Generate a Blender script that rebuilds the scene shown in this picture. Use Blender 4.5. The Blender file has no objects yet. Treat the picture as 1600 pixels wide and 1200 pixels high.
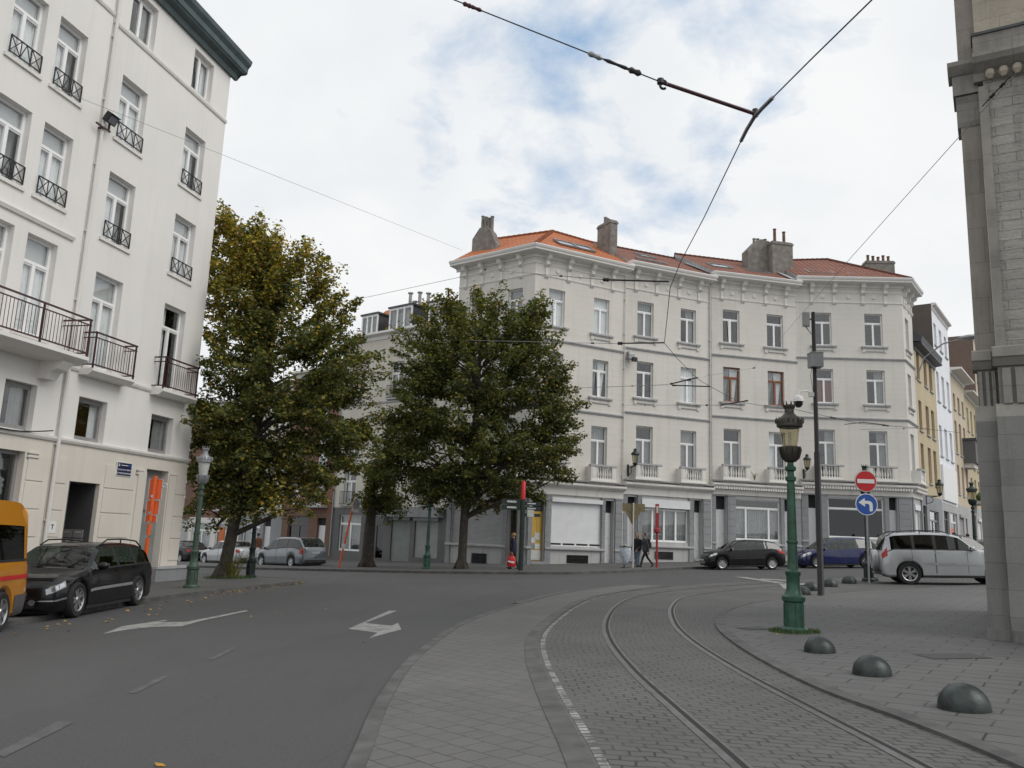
import bpy, bmesh, math, random
import numpy as np
from mathutils import Vector, Matrix
from mathutils.geometry import tessellate_polygon

SC = bpy.context.scene
COL = SC.collection
R = math.radians

# ------------------------------------------------------------------ camera
FPX = 1292.0; PITCH = R(10.5); ROLL = R(2.27); EYE = 1.6; SLOPE = .0395
_F = Vector((0, math.cos(PITCH), math.sin(PITCH)))
_U0 = Vector((0, -math.sin(PITCH), math.cos(PITCH)))
_R = math.cos(ROLL) * Vector((1, 0, 0)) + math.sin(ROLL) * _U0
_U = -math.sin(ROLL) * Vector((1, 0, 0)) + math.cos(ROLL) * _U0
cam_d = bpy.data.cameras.new("camera")
cam = bpy.data.objects.new("camera", cam_d); COL.objects.link(cam)
m3 = Matrix((_R, _U, -_F)).transposed()
cam.matrix_world = Matrix.Translation((0, 0, EYE)) @ m3.to_4x4()
cam_d.sensor_width = 36; cam_d.lens = FPX / 1600 * 36
cam_d.clip_start = .1; cam_d.clip_end = 3000
SC.camera = cam

# ------------------------------------------------------------------ sky and sun
SUN_EL, SUN_AZ = R(46), R(114)       # azimuth clockwise from +Y
W = bpy.data.worlds.new("World"); SC.world = W; W.use_nodes = True
nt = W.node_tree; N = nt.nodes; Lk = nt.links
N.clear()
out = N.new("ShaderNodeOutputWorld"); bg = N.new("ShaderNodeBackground")
bg.inputs[1].default_value = .1
sky = N.new("ShaderNodeTexSky"); sky.sky_type = 'NISHITA'; sky.sun_disc = False
sky.sun_elevation = SUN_EL; sky.sun_rotation = SUN_AZ
tc = N.new("ShaderNodeTexCoord"); sep = N.new("ShaderNodeSeparateXYZ")
Lk.new(tc.outputs['Generated'], sep.inputs[0])
def wmath(op, a, b=None, clamp=False):
    n = N.new("ShaderNodeMath"); n.operation = op; n.use_clamp = clamp
    for k, q in enumerate((a, b)):
        if q is None: continue
        if isinstance(q, (int, float)): n.inputs[k].default_value = q
        else: Lk.new(q, n.inputs[k])
    return n.outputs[0]
den = wmath('ADD', wmath('MAXIMUM', sep.outputs[2], 0), .3)
cmb = N.new("ShaderNodeCombineXYZ")
Lk.new(wmath('DIVIDE', sep.outputs[0], den), cmb.inputs[0]); Lk.new(wmath('DIVIDE', sep.outputs[1], den), cmb.inputs[1])
def wnoise(scale, detail, rough, w, dist=0.):
    n = N.new("ShaderNodeTexNoise"); n.noise_dimensions = '4D'
    n.inputs['Scale'].default_value = scale; n.inputs['Detail'].default_value = detail
    n.inputs['Roughness'].default_value = rough; n.inputs['W'].default_value = w
    n.inputs['Distortion'].default_value = dist
    Lk.new(cmb.outputs[0], n.inputs['Vector']); return n.outputs['Fac']
def wramp(fac, stops):
    n = N.new("ShaderNodeValToRGB"); e = n.color_ramp.elements
    while len(e) < len(stops): e.new(.5)
    for k, (p, c) in enumerate(stops):
        e[k].position = p; e[k].color = (*c, 1) if len(c) == 3 else c
    Lk.new(fac, n.inputs[0]); return n.outputs[0]
big = wnoise(1.1, 2, .5, 3.1); fine = wnoise(5.5, 7, .58, 1.7, .25)
# the break in the cloud lies high ahead: a broad soft thinning around one direction
vd = N.new("ShaderNodeVectorMath"); vd.operation = 'DISTANCE'
Lk.new(cmb.outputs[0], vd.inputs[0]); vd.inputs[1].default_value = (.05, 1.04, 0)
thin = wmath('MULTIPLY', wmath('SUBTRACT', .44, vd.outputs['Value'], True), .56)
cov = wmath('SUBTRACT', wmath('ADD', wmath('MULTIPLY', fine, .78), wmath('MULTIPLY', big, .32)), thin)
mask = wramp(cov, [(.20, (.08, .08, .08)), (.42, (1, 1, 1))])
shade = wramp(wnoise(2.6, 6, .55, 8.3, .2), [(.3, (7.8, 8.1, 8.45)), (.64, (9.0, 9.1, 9.15))])
mixb = N.new("ShaderNodeMix"); mixb.data_type = 'RGBA'; mixb.inputs[0].default_value = .6
Lk.new(sky.outputs[0], mixb.inputs[6]); mixb.inputs[7].default_value = (2.6, 5.2, 8.6, 1)
mixc = N.new("ShaderNodeMix"); mixc.data_type = 'RGBA'
Lk.new(mask, mixc.inputs[0]); Lk.new(mixb.outputs[2], mixc.inputs[6]); Lk.new(shade, mixc.inputs[7])
Lk.new(mixc.outputs[2], bg.inputs[0]); Lk.new(bg.outputs[0], out.inputs[0])

sun_d = bpy.data.lights.new("sun", 'SUN'); sun_d.energy = 1.3; sun_d.angle = R(38); sun_d.color = (1, .965, .91)
sun = bpy.data.objects.new("sun", sun_d); COL.objects.link(sun)
sdir = Vector((math.sin(SUN_AZ) * math.cos(SUN_EL), math.cos(SUN_AZ) * math.cos(SUN_EL), math.sin(SUN_EL)))
sun.rotation_euler = sdir.to_track_quat('Z', 'Y').to_euler()
SC.view_settings.view_transform = 'Standard'; SC.view_settings.look = 'None'
SC.view_settings.exposure = .06; SC.view_settings.gamma = 1

# ------------------------------------------------------------------ survey: sight lines measured from the photograph give real positions
CAMP = Vector((0, 0, EYE))
def ray(x, y): return (x - 800) / FPX * _R + (600 - y) / FPX * _U + _F
def gz(x): return SLOPE * x
def gp(x, y, h=0.):
    d = ray(x, y); t = -(EYE - h) / (d.z - SLOPE * d.x); return CAMP + t * d
def pt(x, y, Y):
    d = ray(x, y); return CAMP + d * (Y / d.y)
def pz(x, y, z):
    d = ray(x, y); return CAMP + d * ((z - EYE) / d.z)
def gxy(x, y, h=0.): return Vector((x, y, gz(x) + h))

# ------------------------------------------------------------------ materials
MATS = {}
class NT:
    def __init__(s, name):
        s.m = bpy.data.materials.new(name); s.m.use_nodes = True
        s.t = s.m.node_tree; s.n = s.t.nodes; s.l = s.t.links
        s.b = s.n['Principled BSDF']; s.o = s.n['Material Output']
    def node(s, typ, **kw):
        n = s.n.new(typ)
        for k, v in kw.items():
            if k[:1] == 'i' and k[1:].isdigit(): s.set(n.inputs[int(k[1:])], v)
            elif k.startswith('in_'): s.set(n.inputs[k[3:].replace('_', ' ')], v)
            else: setattr(n, k, v)
        return n
    def set(s, inp, v):
        if isinstance(v, bpy.types.NodeSocket): s.l.new(v, inp)
        else:
            if hasattr(inp.default_value, '__len__') and not isinstance(v, (int, float)) and len(v) == 3 and len(inp.default_value) == 4: v = (*v, 1)
            inp.default_value = v
    def coord(s, kind='Object', scale=(1, 1, 1), rot=(0, 0, 0), loc=(0, 0, 0)):
        c = s.node('ShaderNodeTexCoord'); mp = s.node('ShaderNodeMapping')
        s.l.new(c.outputs[kind], mp.inputs[0]); mp.inputs['Scale'].default_value = scale
        mp.inputs['Rotation'].default_value = rot; mp.inputs['Location'].default_value = loc
        return mp.outputs[0]
    def noise(s, vec, scale, detail=4, rough=.55, dist=0.):
        n = s.node('ShaderNodeTexNoise', in_Scale=scale, in_Detail=detail, in_Roughness=rough, in_Distortion=dist)
        s.l.new(vec, n.inputs['Vector']); return n.outputs['Fac']
    def ramp(s, fac, stops):
        n = s.node('ShaderNodeValToRGB'); e = n.color_ramp.elements
        while len(e) < len(stops): e.new(.5)
        for k, (p, c) in enumerate(stops):
            if isinstance(c, (int, float)): c = (c, c, c)
            e[k].position = p; e[k].color = (*c[:3], 1)
        s.l.new(fac, n.inputs[0]); return n.outputs[0]
    def mix(s, fac, a, b, mode='MIX'):
        n = s.node('ShaderNodeMix', data_type='RGBA', blend_type=mode)
        s.set(n.inputs[0], fac); s.set(n.inputs[6], a); s.set(n.inputs[7], b); return n.outputs[2]
    def math(s, op, a, b=0., clamp=False):
        n = s.node('ShaderNodeMath', operation=op, use_clamp=clamp); s.set(n.inputs[0], a); s.set(n.inputs[1], b); return n.outputs[0]
    def bump(s, h, strength=.3, dist=.02):
        n = s.node('ShaderNodeBump', in_Strength=strength, in_Distance=dist); s.l.new(h, n.inputs['Height'])
        s.l.new(n.outputs[0], s.b.inputs['Normal'])
    def out(s, col=None, rough=.7, metal=0., spec=None):
        if col is not None: s.set(s.b.inputs['Base Color'], col)
        s.set(s.b.inputs['Roughness'], rough); s.set(s.b.inputs['Metallic'], metal)
        if spec is not None: s.b.inputs['Specular IOR Level'].default_value = spec
        MATS[s.m.name] = s.m; return s.m
def mul(c, k): return tuple(min(1, q * k) for q in c)
def plain(name, c, rough=.6, metal=0., var=.12, scale=6., bump=0., spec=None):
    s = NT(name); v = s.coord(); f = s.noise(v, scale, 5)
    col = s.ramp(f, [(.3, mul(c, 1 - var)), (.7, mul(c, 1 + var))])
    if bump: s.bump(s.noise(v, scale * 6, 3), bump, .01)
    return s.out(col, rough, metal, spec)
def wallmat(name, c, course=0., stain=.35, rough=.85, var=.05, dirt=(.20, .185, .16)):
    """painted render: broad patchiness, vertical rain streaks, optional joint courses"""
    s = NT(name); v = s.coord()
    f = s.noise(v, .45, 5, .6); col = s.ramp(f, [(.3, mul(c, 1 - var)), (.7, mul(c, 1 + var))])
    st = s.noise(s.coord(scale=(2.6, 2.6, .16)), 1., 6, .65)
    col = s.mix(s.math('MULTIPLY', s.ramp(st, [(.52, 0), (.8, 1)]), stain), col, dirt)
    h = s.noise(v, 28, 4)
    if course:
        c2 = s.node('ShaderNodeSeparateXYZ'); s.l.new(v, c2.inputs[0])
        fr = s.math('FRACT', s.math('DIVIDE', c2.outputs[2], course))
        ln = s.math('LESS_THAN', fr, .055)
        n2 = s.noise(s.coord(scale=(1.2, 1.2, 4)), 1.5, 3)
        k = s.math('MULTIPLY', ln, s.ramp(n2, [(.38, .05), (.62, .30)]))
        col = s.mix(k, col, mul(c, .45)); s.bump(s.math('SUBTRACT', h, s.math('MULTIPLY', ln, 1.5)), .25, .01)
    else: s.bump(h, .18, .01)
    return s.out(col, rough)
def brickmat(name, c1, c2, mortar, w=.22, h=.07, ms=.008, kind='Object', rot=(R(90), 0, 0), rough=.85, var=.5, bump=.5):
    s = NT(name); v = s.coord(kind, rot=rot)
    b = s.node('ShaderNodeTexBrick', in_Scale=1., in_Mortar_Size=ms, in_Brick_Width=w, in_Row_Height=h, in_Mortar_Smooth=.2, in_Bias=0.)
    b.offset = .5; s.l.new(v, b.inputs['Vector']); s.set(b.inputs['Color1'], c1); s.set(b.inputs['Color2'], c2); s.set(b.inputs['Mortar'], mortar)
    f = s.noise(s.coord(kind), 1.1, 5); col = s.mix(var, b.outputs['Color'], s.ramp(f, [(.25, mul(c1, .6)), (.75, mul(c2, 1.3))]), 'MIX')
    col = s.mix(b.outputs['Fac'], col, mortar)
    s.bump(s.math('SUBTRACT', s.noise(v, 30, 3), s.math('MULTIPLY', b.outputs['Fac'], 2.)), bump, .012)
    return s.out(col, rough)

def asphalt():
    s = NT('asphalt'); v = s.coord(); c = (.079, .079, .0795)
    f = s.noise(v, .25, 6, .6); g = s.noise(v, 55, 3, .7)
    col = s.ramp(f, [(.28, mul(c, .78)), (.72, mul(c, 1.16))])
    col = s.mix(.55, col, s.ramp(g, [(.3, mul(c, .5)), (.62, mul(c, 1.12)), (.78, mul(c, 2.6))]))
    # worn tyre tracks and oil, long streaks that follow the lane
    t = s.noise(s.coord(scale=(1.6, .12, 1), rot=(0, 0, R(-14))), 1., 5, .6)
    col = s.mix(s.ramp(t, [(.55, 0), (.75, .45)]), col, mul(c, .66))
    pt_ = s.noise(s.coord(scale=(1, .5, 1), rot=(0, 0, R(-12))), .55, 3, .4, .6)
    col = s.mix(s.ramp(pt_, [(.60, 0), (.63, .35)]), col, mul(c, .78))
    sc_ = s.noise(s.coord(scale=(5, .5, 1), rot=(0, 0, R(-62))), 1.6, 2, .5)
    col = s.mix(s.ramp(sc_, [(.72, 0), (.76, .5)]), col, mul(c, .55))
    se = s.node('ShaderNodeTexBrick', in_Scale=1., in_Mortar_Size=.012, in_Brick_Width=11., in_Row_Height=3.4, in_Mortar_Smooth=.1, in_Bias=0.); se.offset = .37
    s.l.new(s.coord(rot=(0, 0, R(-76)), loc=(1.3, .6, 0)), se.inputs['Vector']); s.set(se.inputs['Color1'], (.94, .94, .94)); s.set(se.inputs['Color2'], (1.05, 1.05, 1.05)); s.set(se.inputs['Mortar'], (1, 1, 1))
    col = s.mix(1., col, se.outputs['Color'], 'MULTIPLY'); col = s.mix(s.math('MULTIPLY', se.outputs['Fac'], s.ramp(s.noise(v, .8, 4), [(.42, 0), (.6, .55)])), col, mul(c, .45))
    s.bump(g, .35, .01); return s.out(col, .78)
def setts(name, kind, w, h, c, rot=(0, 0, 0), ms=.012, bump=.7, joint=(.022, .022, .02), blot=.5, wobble=.05):
    s = NT(name); v0 = s.coord(kind, rot=rot)
    wob = s.node('ShaderNodeTexNoise', in_Scale=2.2, in_Detail=2.); s.l.new(v0, wob.inputs['Vector'])
    v = s.node('ShaderNodeVectorMath', operation='MULTIPLY_ADD'); s.l.new(wob.outputs['Color'], v.inputs[0]); v.inputs[1].default_value = (wobble, wobble, 0); s.l.new(v0, v.inputs[2]); v = v.outputs[0]
    b = s.node('ShaderNodeTexBrick', in_Scale=1., in_Mortar_Size=ms, in_Brick_Width=w, in_Row_Height=h, in_Mortar_Smooth=.35, in_Bias=-.2)
    b.offset = .5; s.l.new(v, b.inputs['Vector'])
    s.set(b.inputs['Color1'], mul(c, .8)); s.set(b.inputs['Color2'], mul(c, 1.22)); s.set(b.inputs['Mortar'], c)
    f = s.noise(v0, .55, 6, .6); col = s.mix(blot, b.outputs['Color'], s.ramp(f, [(.3, mul(c, .60)), (.7, mul(c, 1.28))]))
    g = s.noise(v0, 40, 4, .7); col = s.mix(.35, col, s.ramp(g, [(.3, mul(c, .7)), (.7, mul(c, 1.25))]))
    jm = s.math('MULTIPLY', b.outputs['Fac'], s.ramp(s.noise(v0, 1.7, 4), [(.34, .25), (.6, 1.)]))
    col = s.mix(jm, col, joint)
    s.bump(s.math('SUBTRACT', s.math('MULTIPLY', s.noise(v0, 9, 4), .6), s.math('MULTIPLY', b.outputs['Fac'], 1.6)), bump, .02)
    return s.out(col, .72)
def tiles(name, c1, c2):
    s = NT(name); v = s.coord('UV')
    b = s.node('ShaderNodeTexBrick', in_Scale=1., in_Mortar_Size=.05, in_Brick_Width=.34, in_Row_Height=.5, in_Mortar_Smooth=.4)
    b.offset = 0.; s.l.new(v, b.inputs['Vector']); s.set(b.inputs['Color1'], c1); s.set(b.inputs['Color2'], c2); s.set(b.inputs['Mortar'], mul(c1, .28))
    f = s.noise(s.coord(), .8, 6, .65); col = s.mix(.3, b.outputs['Color'], s.ramp(f, [(.3, mul(c1, .6)), (.7, mul(c2, 1.15))]))
    w = s.node('ShaderNodeTexWave', wave_type='BANDS', bands_direction='X', in_Scale=1 / .34 / 2, in_Distortion=0.)
    s.l.new(v, w.inputs['Vector'])
    s.bump(s.math('SUBTRACT', w.outputs['Fac'], b.outputs['Fac']), .8, .04); return s.out(col, .75)
def glass(name, tint=(.55, .6, .6), refl=.10, rough=.02, bumpy=True):
    s = NT(name); s.n.remove(s.b)
    tr = s.node('ShaderNodeBsdfTransparent'); s.set(tr.inputs[0], tint)
    gl = s.node('ShaderNodeBsdfGlossy', in_Roughness=rough); s.set(gl.inputs['Color'], (1, 1, 1))
    fr = s.node('ShaderNodeLayerWeight', in_Blend=.5); k = s.math('ADD', s.math('MULTIPLY', s.math('POWER', fr.outputs['Facing'], 5.), .9), refl + .055, True)
    vv = s.coord(); nb = s.node('ShaderNodeBump', in_Strength=.03, in_Distance=.02); s.l.new(s.noise(vv, 1.2, 2), nb.inputs['Height']); s.l.new(nb.outputs[0], gl.inputs['Normal']) if bumpy else None
    mx = s.node('ShaderNodeMixShader'); s.l.new(k, mx.inputs[0]); s.l.new(tr.outputs[0], mx.inputs[1]); s.l.new(gl.outputs[0], mx.inputs[2])
    s.l.new(mx.outputs[0], s.o.inputs[0]); MATS[name] = s.m; return s.m
def paint(name, c, metal=.0, rough=.28, coat=1., dirt=.14):
    s = NT(name); v = s.coord(); d = s.noise(v, 3, 5)
    col = s.mix(s.ramp(d, [(.45, 0), (.8, dirt)]), c, (.16, .15, .13)); s.b.inputs['Specular IOR Level'].default_value = .22
    s.b.inputs['Coat Weight'].default_value = coat; s.b.inputs['Coat Roughness'].default_value = .06
    return s.out(col, s.math('ADD', s.math('MULTIPLY', d, .12), rough), metal)
def stone(name, c, joint=(1.0, .42), rough=.9, dark=.5, bump=.5, rugged=0.):
    s = NT(name); v = s.coord(rot=(R(90), 0, 0)); v1 = s.coord()
    b = s.node('ShaderNodeTexBrick', in_Scale=1., in_Mortar_Size=.006, in_Brick_Width=joint[0], in_Row_Height=joint[1], in_Mortar_Smooth=.3, in_Bias=0.)
    s.l.new(v, b.inputs['Vector']); s.set(b.inputs['Color1'], mul(c, .84)); s.set(b.inputs['Color2'], mul(c, 1.14)); s.set(b.inputs['Mortar'], mul(c, .5))
    f = s.noise(v1, 1.3, 7, .65); col = s.mix(.5, b.outputs['Color'], s.ramp(f, [(.3, mul(c, 1 - dark)), (.68, mul(c, 1.15))]))
    st = s.noise(s.coord(scale=(3, 3, .25)), 1., 6, .7); col = s.mix(s.ramp(st, [(.5, 0), (.78, .6)]), col, mul(c, .35))
    h = s.noise(v1, 16, 5, .65)
    if rugged: h = s.math('ADD', h, s.math('MULTIPLY', s.noise(s.coord(scale=(1, 1, 4.5)), 3., 6, .7), rugged))
    s.bump(s.math('SUBTRACT', h, s.math('MULTIPLY', b.outputs['Fac'], 1.3)), bump, .03); return s.out(col, rough)
def leafmat(name):
    s = NT(name); a = s.node('ShaderNodeAttribute', attribute_name='leafcol')
    s.n.remove(s.b); d = s.node('ShaderNodeBsdfDiffuse', in_Roughness=.5); t = s.node('ShaderNodeBsdfTranslucent')
    g = s.node('ShaderNodeBsdfGlossy', in_Roughness=.42); s.set(g.inputs['Color'], (.5, .5, .5))
    s.l.new(a.outputs['Color'], d.inputs[0]); s.l.new(s.mix(1., a.outputs['Color'], (1.1, 1.15, .5), 'MULTIPLY'), t.inputs[0])
    m1 = s.node('ShaderNodeMixShader'); m1.inputs[0].default_value = .38; s.l.new(d.outputs[0], m1.inputs[1]); s.l.new(t.outputs[0], m1.inputs[2])
    m2 = s.node('ShaderNodeMixShader'); m2.inputs[0].default_value = .03; s.l.new(m1.outputs[0], m2.inputs[1]); s.l.new(g.outputs[0], m2.inputs[2])
    s.l.new(m2.outputs[0], s.o.inputs[0]); MATS[name] = s.m; return s.m

asphalt()
setts('tram_setts', 'UV', .21, .135, (.112, .110, .106), rot=(0, 0, R(90)), ms=.012, joint=(.034, .034, .032), wobble=.17, bump=.7, blot=.62)
setts('apron_slabs', 'Object', .24, .24, (.128, .126, .121), rot=(0, 0, R(48)), ms=.007, bump=.5, joint=(.048, .046, .043), blot=.62)
setts('square_slabs', 'Object', .62, .3, (.116, .115, .113), rot=(0, 0, R(36)), ms=.012, bump=.5, joint=(.024, .024, .023), blot=.6)
setts('pavement_slabs', 'Object', .3, .3, (.10, .099, .097), ms=.006, bump=.3, joint=(.045, .044, .042), blot=.7)
plain('kerb_stone', (.095, .094, .092), .8, 0, .35, 3, .5)
def worn(name, c, lo, hi):
    s = NT(name); v = s.coord(); k = s.math('MULTIPLY', s.ramp(s.noise(v, 5, 6, .7), [(lo, .15), (hi, 1)]), s.ramp(s.noise(v, 60, 3, .7), [(.35, .35), (.55, 1)]))
    return s.out(s.mix(k, (.075, .075, .076), c), .75)
worn('marking_white', (.36, .36, .345), .30, .52)
worn('marking_worn', (.135, .135, .132), .42, .66)
plain('white_sett', (.42, .41, .39), .75, 0, .4, 9, .5)
plain('rail_steel', (.20, .20, .20), .34, .85, .3, 6)
plain('groove', (.018, .017, .016), .8)
wallmat('render_white', (.77, .75, .72), 0, .20, .85, .035, (.44, .41, .38))
wallmat('render_grey', (.66, .632, .58), .36, .36, .85, .05, (.34, .32, .28))
wallmat('render_trim', (.72, .70, .66), 0, .38, .8, .05, (.22, .21, .19))
wallmat('cream_stone', (.68, .635, .565), 0, .16, .85, .05, (.30, .26, .21))
wallmat('blue_stone', (.27, .28, .29), 0, .5, .8, .12, (.08, .08, .08))
wallmat('grey_base', (.44, .44, .435), 0, .5, .85, .08, (.12, .12, .11))
wallmat('string_stone', (.42, .42, .42), 0, .5, .8, .1, (.10, .10, .10))
wallmat('cream_render', (.60, .57, .50), 0, .4, .85, .06, (.26, .24, .20))
wallmat('ochre_render', (.52, .44, .29), 0, .45, .85, .08, (.2, .16, .1))
wallmat('bright_white', (.80, .82, .86), 0, .15, .85, .03, (.45, .45, .45))
wallmat('beige_render', (.56, .48, .36), 0, .5, .85, .08, (.22, .18, .13))
wallmat('dark_shopfront', (.13, .13, .13), 0, .4, .7, .12, (.05, .05, .05))
brickmat('red_brick', (.17, .065, .045), (.24, .095, .06), (.22, .19, .17))
brickmat('brown_brick', (.145, .075, .05), (.20, .105, .07), (.17, .14, .12))
brickmat('dark_brick', (.10, .075, .06), (.14, .10, .08), (.12, .11, .10))
tiles('orange_tiles', (.50, .14, .045), (.58, .19, .07)); tiles('red_tiles', (.21, .072, .044), (.28, .105, .062))
plain('slate', (.06, .062, .068), .55, 0, .3, 3, .4)
plain('lead_flash', (.38, .39, .40), .5, .3, .2, 3)
plain('chimney_render', (.20, .185, .165), .9, 0, .35, 2.5, .6)
plain('clay_pot', (.16, .085, .06), .85, 0, .3, 5); plain('metal_pot', (.34, .33, .32), .45, .6, .3, 5)
plain('pvc_white', (.86, .86, .855), .35, 0, .04, 3); plain('pvc_grey', (.27, .26, .26), .45, 0, .1, 3); plain('wood_frame', (.26, .09, .035), .5, 0, .25, 5)
plain('frame_dark', (.10, .095, .10), .45, 0, .15, 4)
plain('curtain_grey', (.30, .30, .30), .9, 0, .15, 3); plain('curtain_white', (.82, .82, .82), .9, 0, .08, 3); plain('curtain_red', (.24, .04, .035), .9, 0, .15, 3)
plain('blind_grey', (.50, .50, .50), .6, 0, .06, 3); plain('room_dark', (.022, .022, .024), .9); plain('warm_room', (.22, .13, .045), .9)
plain('shutter_white', (.72, .73, .74), .5, 0, .05, 2); plain('shutter_grey', (.33, .33, .33), .55, 0, .08, 2)
plain('door_white', (.68, .68, .68), .45, 0, .06, 2); plain('door_grey', (.085, .083, .085), .5, 0, .1, 2); plain('door_yellow', (.52, .33, .055), .5, 0, .08, 2); plain('gate_green', (.215, .235, .225), .45, 0, .12, 2)
plain('iron_black', (.022, .02, .022), .45, .3, .2, 5); plain('iron_plum', (.055, .016, .024), .4, .2, .2, 5)
plain('iron_green_pale', (.050, .085, .060), .5, .1, .3, 7, .15); plain('iron_green', (.026, .078, .050), .42, .1, .3, 7, .15); plain('iron_green_dark', (.018, .030, .026), .4, .2, .3, 7, .15); plain('iron_bronze', (.055, .05, .042), .45, .5, .35, 9, .3)
plain('dome_green', (.034, .043, .041), .42, .2, .6, 7, .35)
plain('zinc_green', (.075, .105, .11), .5, .2, .2, 2); plain('zinc_grey', (.30, .31, .32), .45, .6, .15, 3)
plain('orange_paint', (.72, .115, .02), .42, 0, .08, 5); plain('red_dull', (.33, .03, .035), .5, 0, .15, 5); plain('red_paint', (.52, .018, .022), .42, 0, .1, 5); plain('blue_paint', (.02, .09, .38), .4, 0, .06, 4); plain('white_paint', (.78, .78, .77), .4, 0, .04, 4); plain('navy_enamel', (.018, .02, .075), .3, 0, .08, 4); plain('pale_paint', (.52, .53, .50), .5, 0, .1, 4); plain('sign_brown', (.16, .125, .06), .55, 0, .25, 6); plain('clear_bag', (.5, .56, .62), .3, 0, .35, 9, .6)
plain('rubber', (.016, .016, .016), .8, 0, .25, 6); plain('alloy', (.55, .55, .56), .28, .9, .08, 6); plain('chrome', (.62, .62, .63), .15, 1., .05, 6); plain('black_plastic', (.02, .02, .021), .5, 0, .2, 6); plain('lamp_red', (.38, .012, .010), .15, 0, .1, 9); plain('lamp_clear', (.36, .38, .40), .1, .6, .15, 12); plain('plate_white', (.6, .6, .58), .5, 0, .05, 5)
plain('silver_trim', (.46, .46, .47), .3, .6, .1, 6)
plain('bark', (.060, .050, .040), .95, 0, .4, 5, .9)
plain('skin', (.40, .24, .17), .6, 0, .08, 12); plain('hair_blond', (.34, .21, .09), .7, 0, .3, 20); plain('hair_dark', (.020, .014, .011), .6, 0, .3, 20)
plain('cloth_black', (.016, .016, .019), .9, 0, .3, 8); plain('cloth_navy', (.018, .021, .045), .9, 0, .3, 8); plain('cloth_jeans', (.13, .17, .23), .9, 0, .3, 8); plain('cloth_brown', (.13, .055, .03), .9, 0, .3, 8); plain('cloth_grey', (.06, .06, .066), .9, 0, .3, 8); plain('leather', (.022, .018, .015), .5, 0, .2, 8)
plain('weed_blade', (.15, .15, .035), .8, 0, .4, 10); plain('grass_blade', (.055, .10, .018), .8, 0, .4, 10); plain('dry_leaf', (.42, .23, .035), .8, 0, .4, 4)
plain('seat_cloth', (.02, .02, .022), .9); plain('canopy_orange', (.55, .15, .04), .7)
plain('litter', (.6, .6, .58), .7)
glass('pane', (.95, .965, .965), .012); glass('car_glass', (.26, .31, .30), .02, .02, False); glass('dark_glass', (.10, .11, .12), .01); glass('lantern_glass', (.70, .67, .55), .02, .12)
leafmat('leaf')
def setts_line():
    s = NT('sett_line'); v = s.coord('UV')
    b = s.node('ShaderNodeTexBrick', in_Scale=1., in_Mortar_Size=.016, in_Brick_Width=.105, in_Row_Height=.2, in_Mortar_Smooth=.3); b.offset = 0.; s.l.new(v, b.inputs['Vector']); s.set(b.inputs['Color1'], (1, 1, 1)); s.set(b.inputs['Color2'], (.55, .55, .55)); s.set(b.inputs['Mortar'], (0, 0, 0))
    k = s.math('MULTIPLY', s.math('SUBTRACT', 1., b.outputs['Fac']), s.ramp(s.noise(v, 2.2, 5, .7), [(.40, .08), (.56, 1)])); k = s.math('MULTIPLY', k, s.ramp(s.noise(v, 24, 4, .7), [(.34, .25), (.55, 1)])); k = s.math('MULTIPLY', k, s.ramp(b.outputs['Color'], [(.5, .55), (1, 1)]))
    s.bump(s.math('SUBTRACT', 1., b.outputs['Fac']), .5, .02); return s.out(s.mix(k, (.075, .074, .072), (.44, .43, .41)), .75)
setts_line()
# surfaces of special make
def church_mats():
    stone('pedestal_stone', (.225, .222, .212), (.86, .40), .9, .3, .35); stone('tower_stone', (.40, .385, .35), (.55, .17), .9, .45, .95, 1.6)
    stone('pilaster_stone', (.29, .265, .235), (.9, .62), .9, .4, .35); stone('moulding_stone', (.30, .285, .255), (1.2, 1.), .9, .5, .4); stone('upper_stone', (.42, .375, .30), (.9, .33), .9, .4, .4)
church_mats()
paint('paint_black', (.004, .004, .005), 0, .32, .42, .015); paint('paint_silver', (.46, .475, .49), .4, .3); paint('paint_greyblue', (.19, .21, .225), .55, .3); paint('paint_blue', (.008, .014, .085), .2, .28); paint('paint_orange', (.50, .20, .010), 0, .34); paint('paint_plum', (.010, .008, .011), 0, .3, .5, .02)
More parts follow.
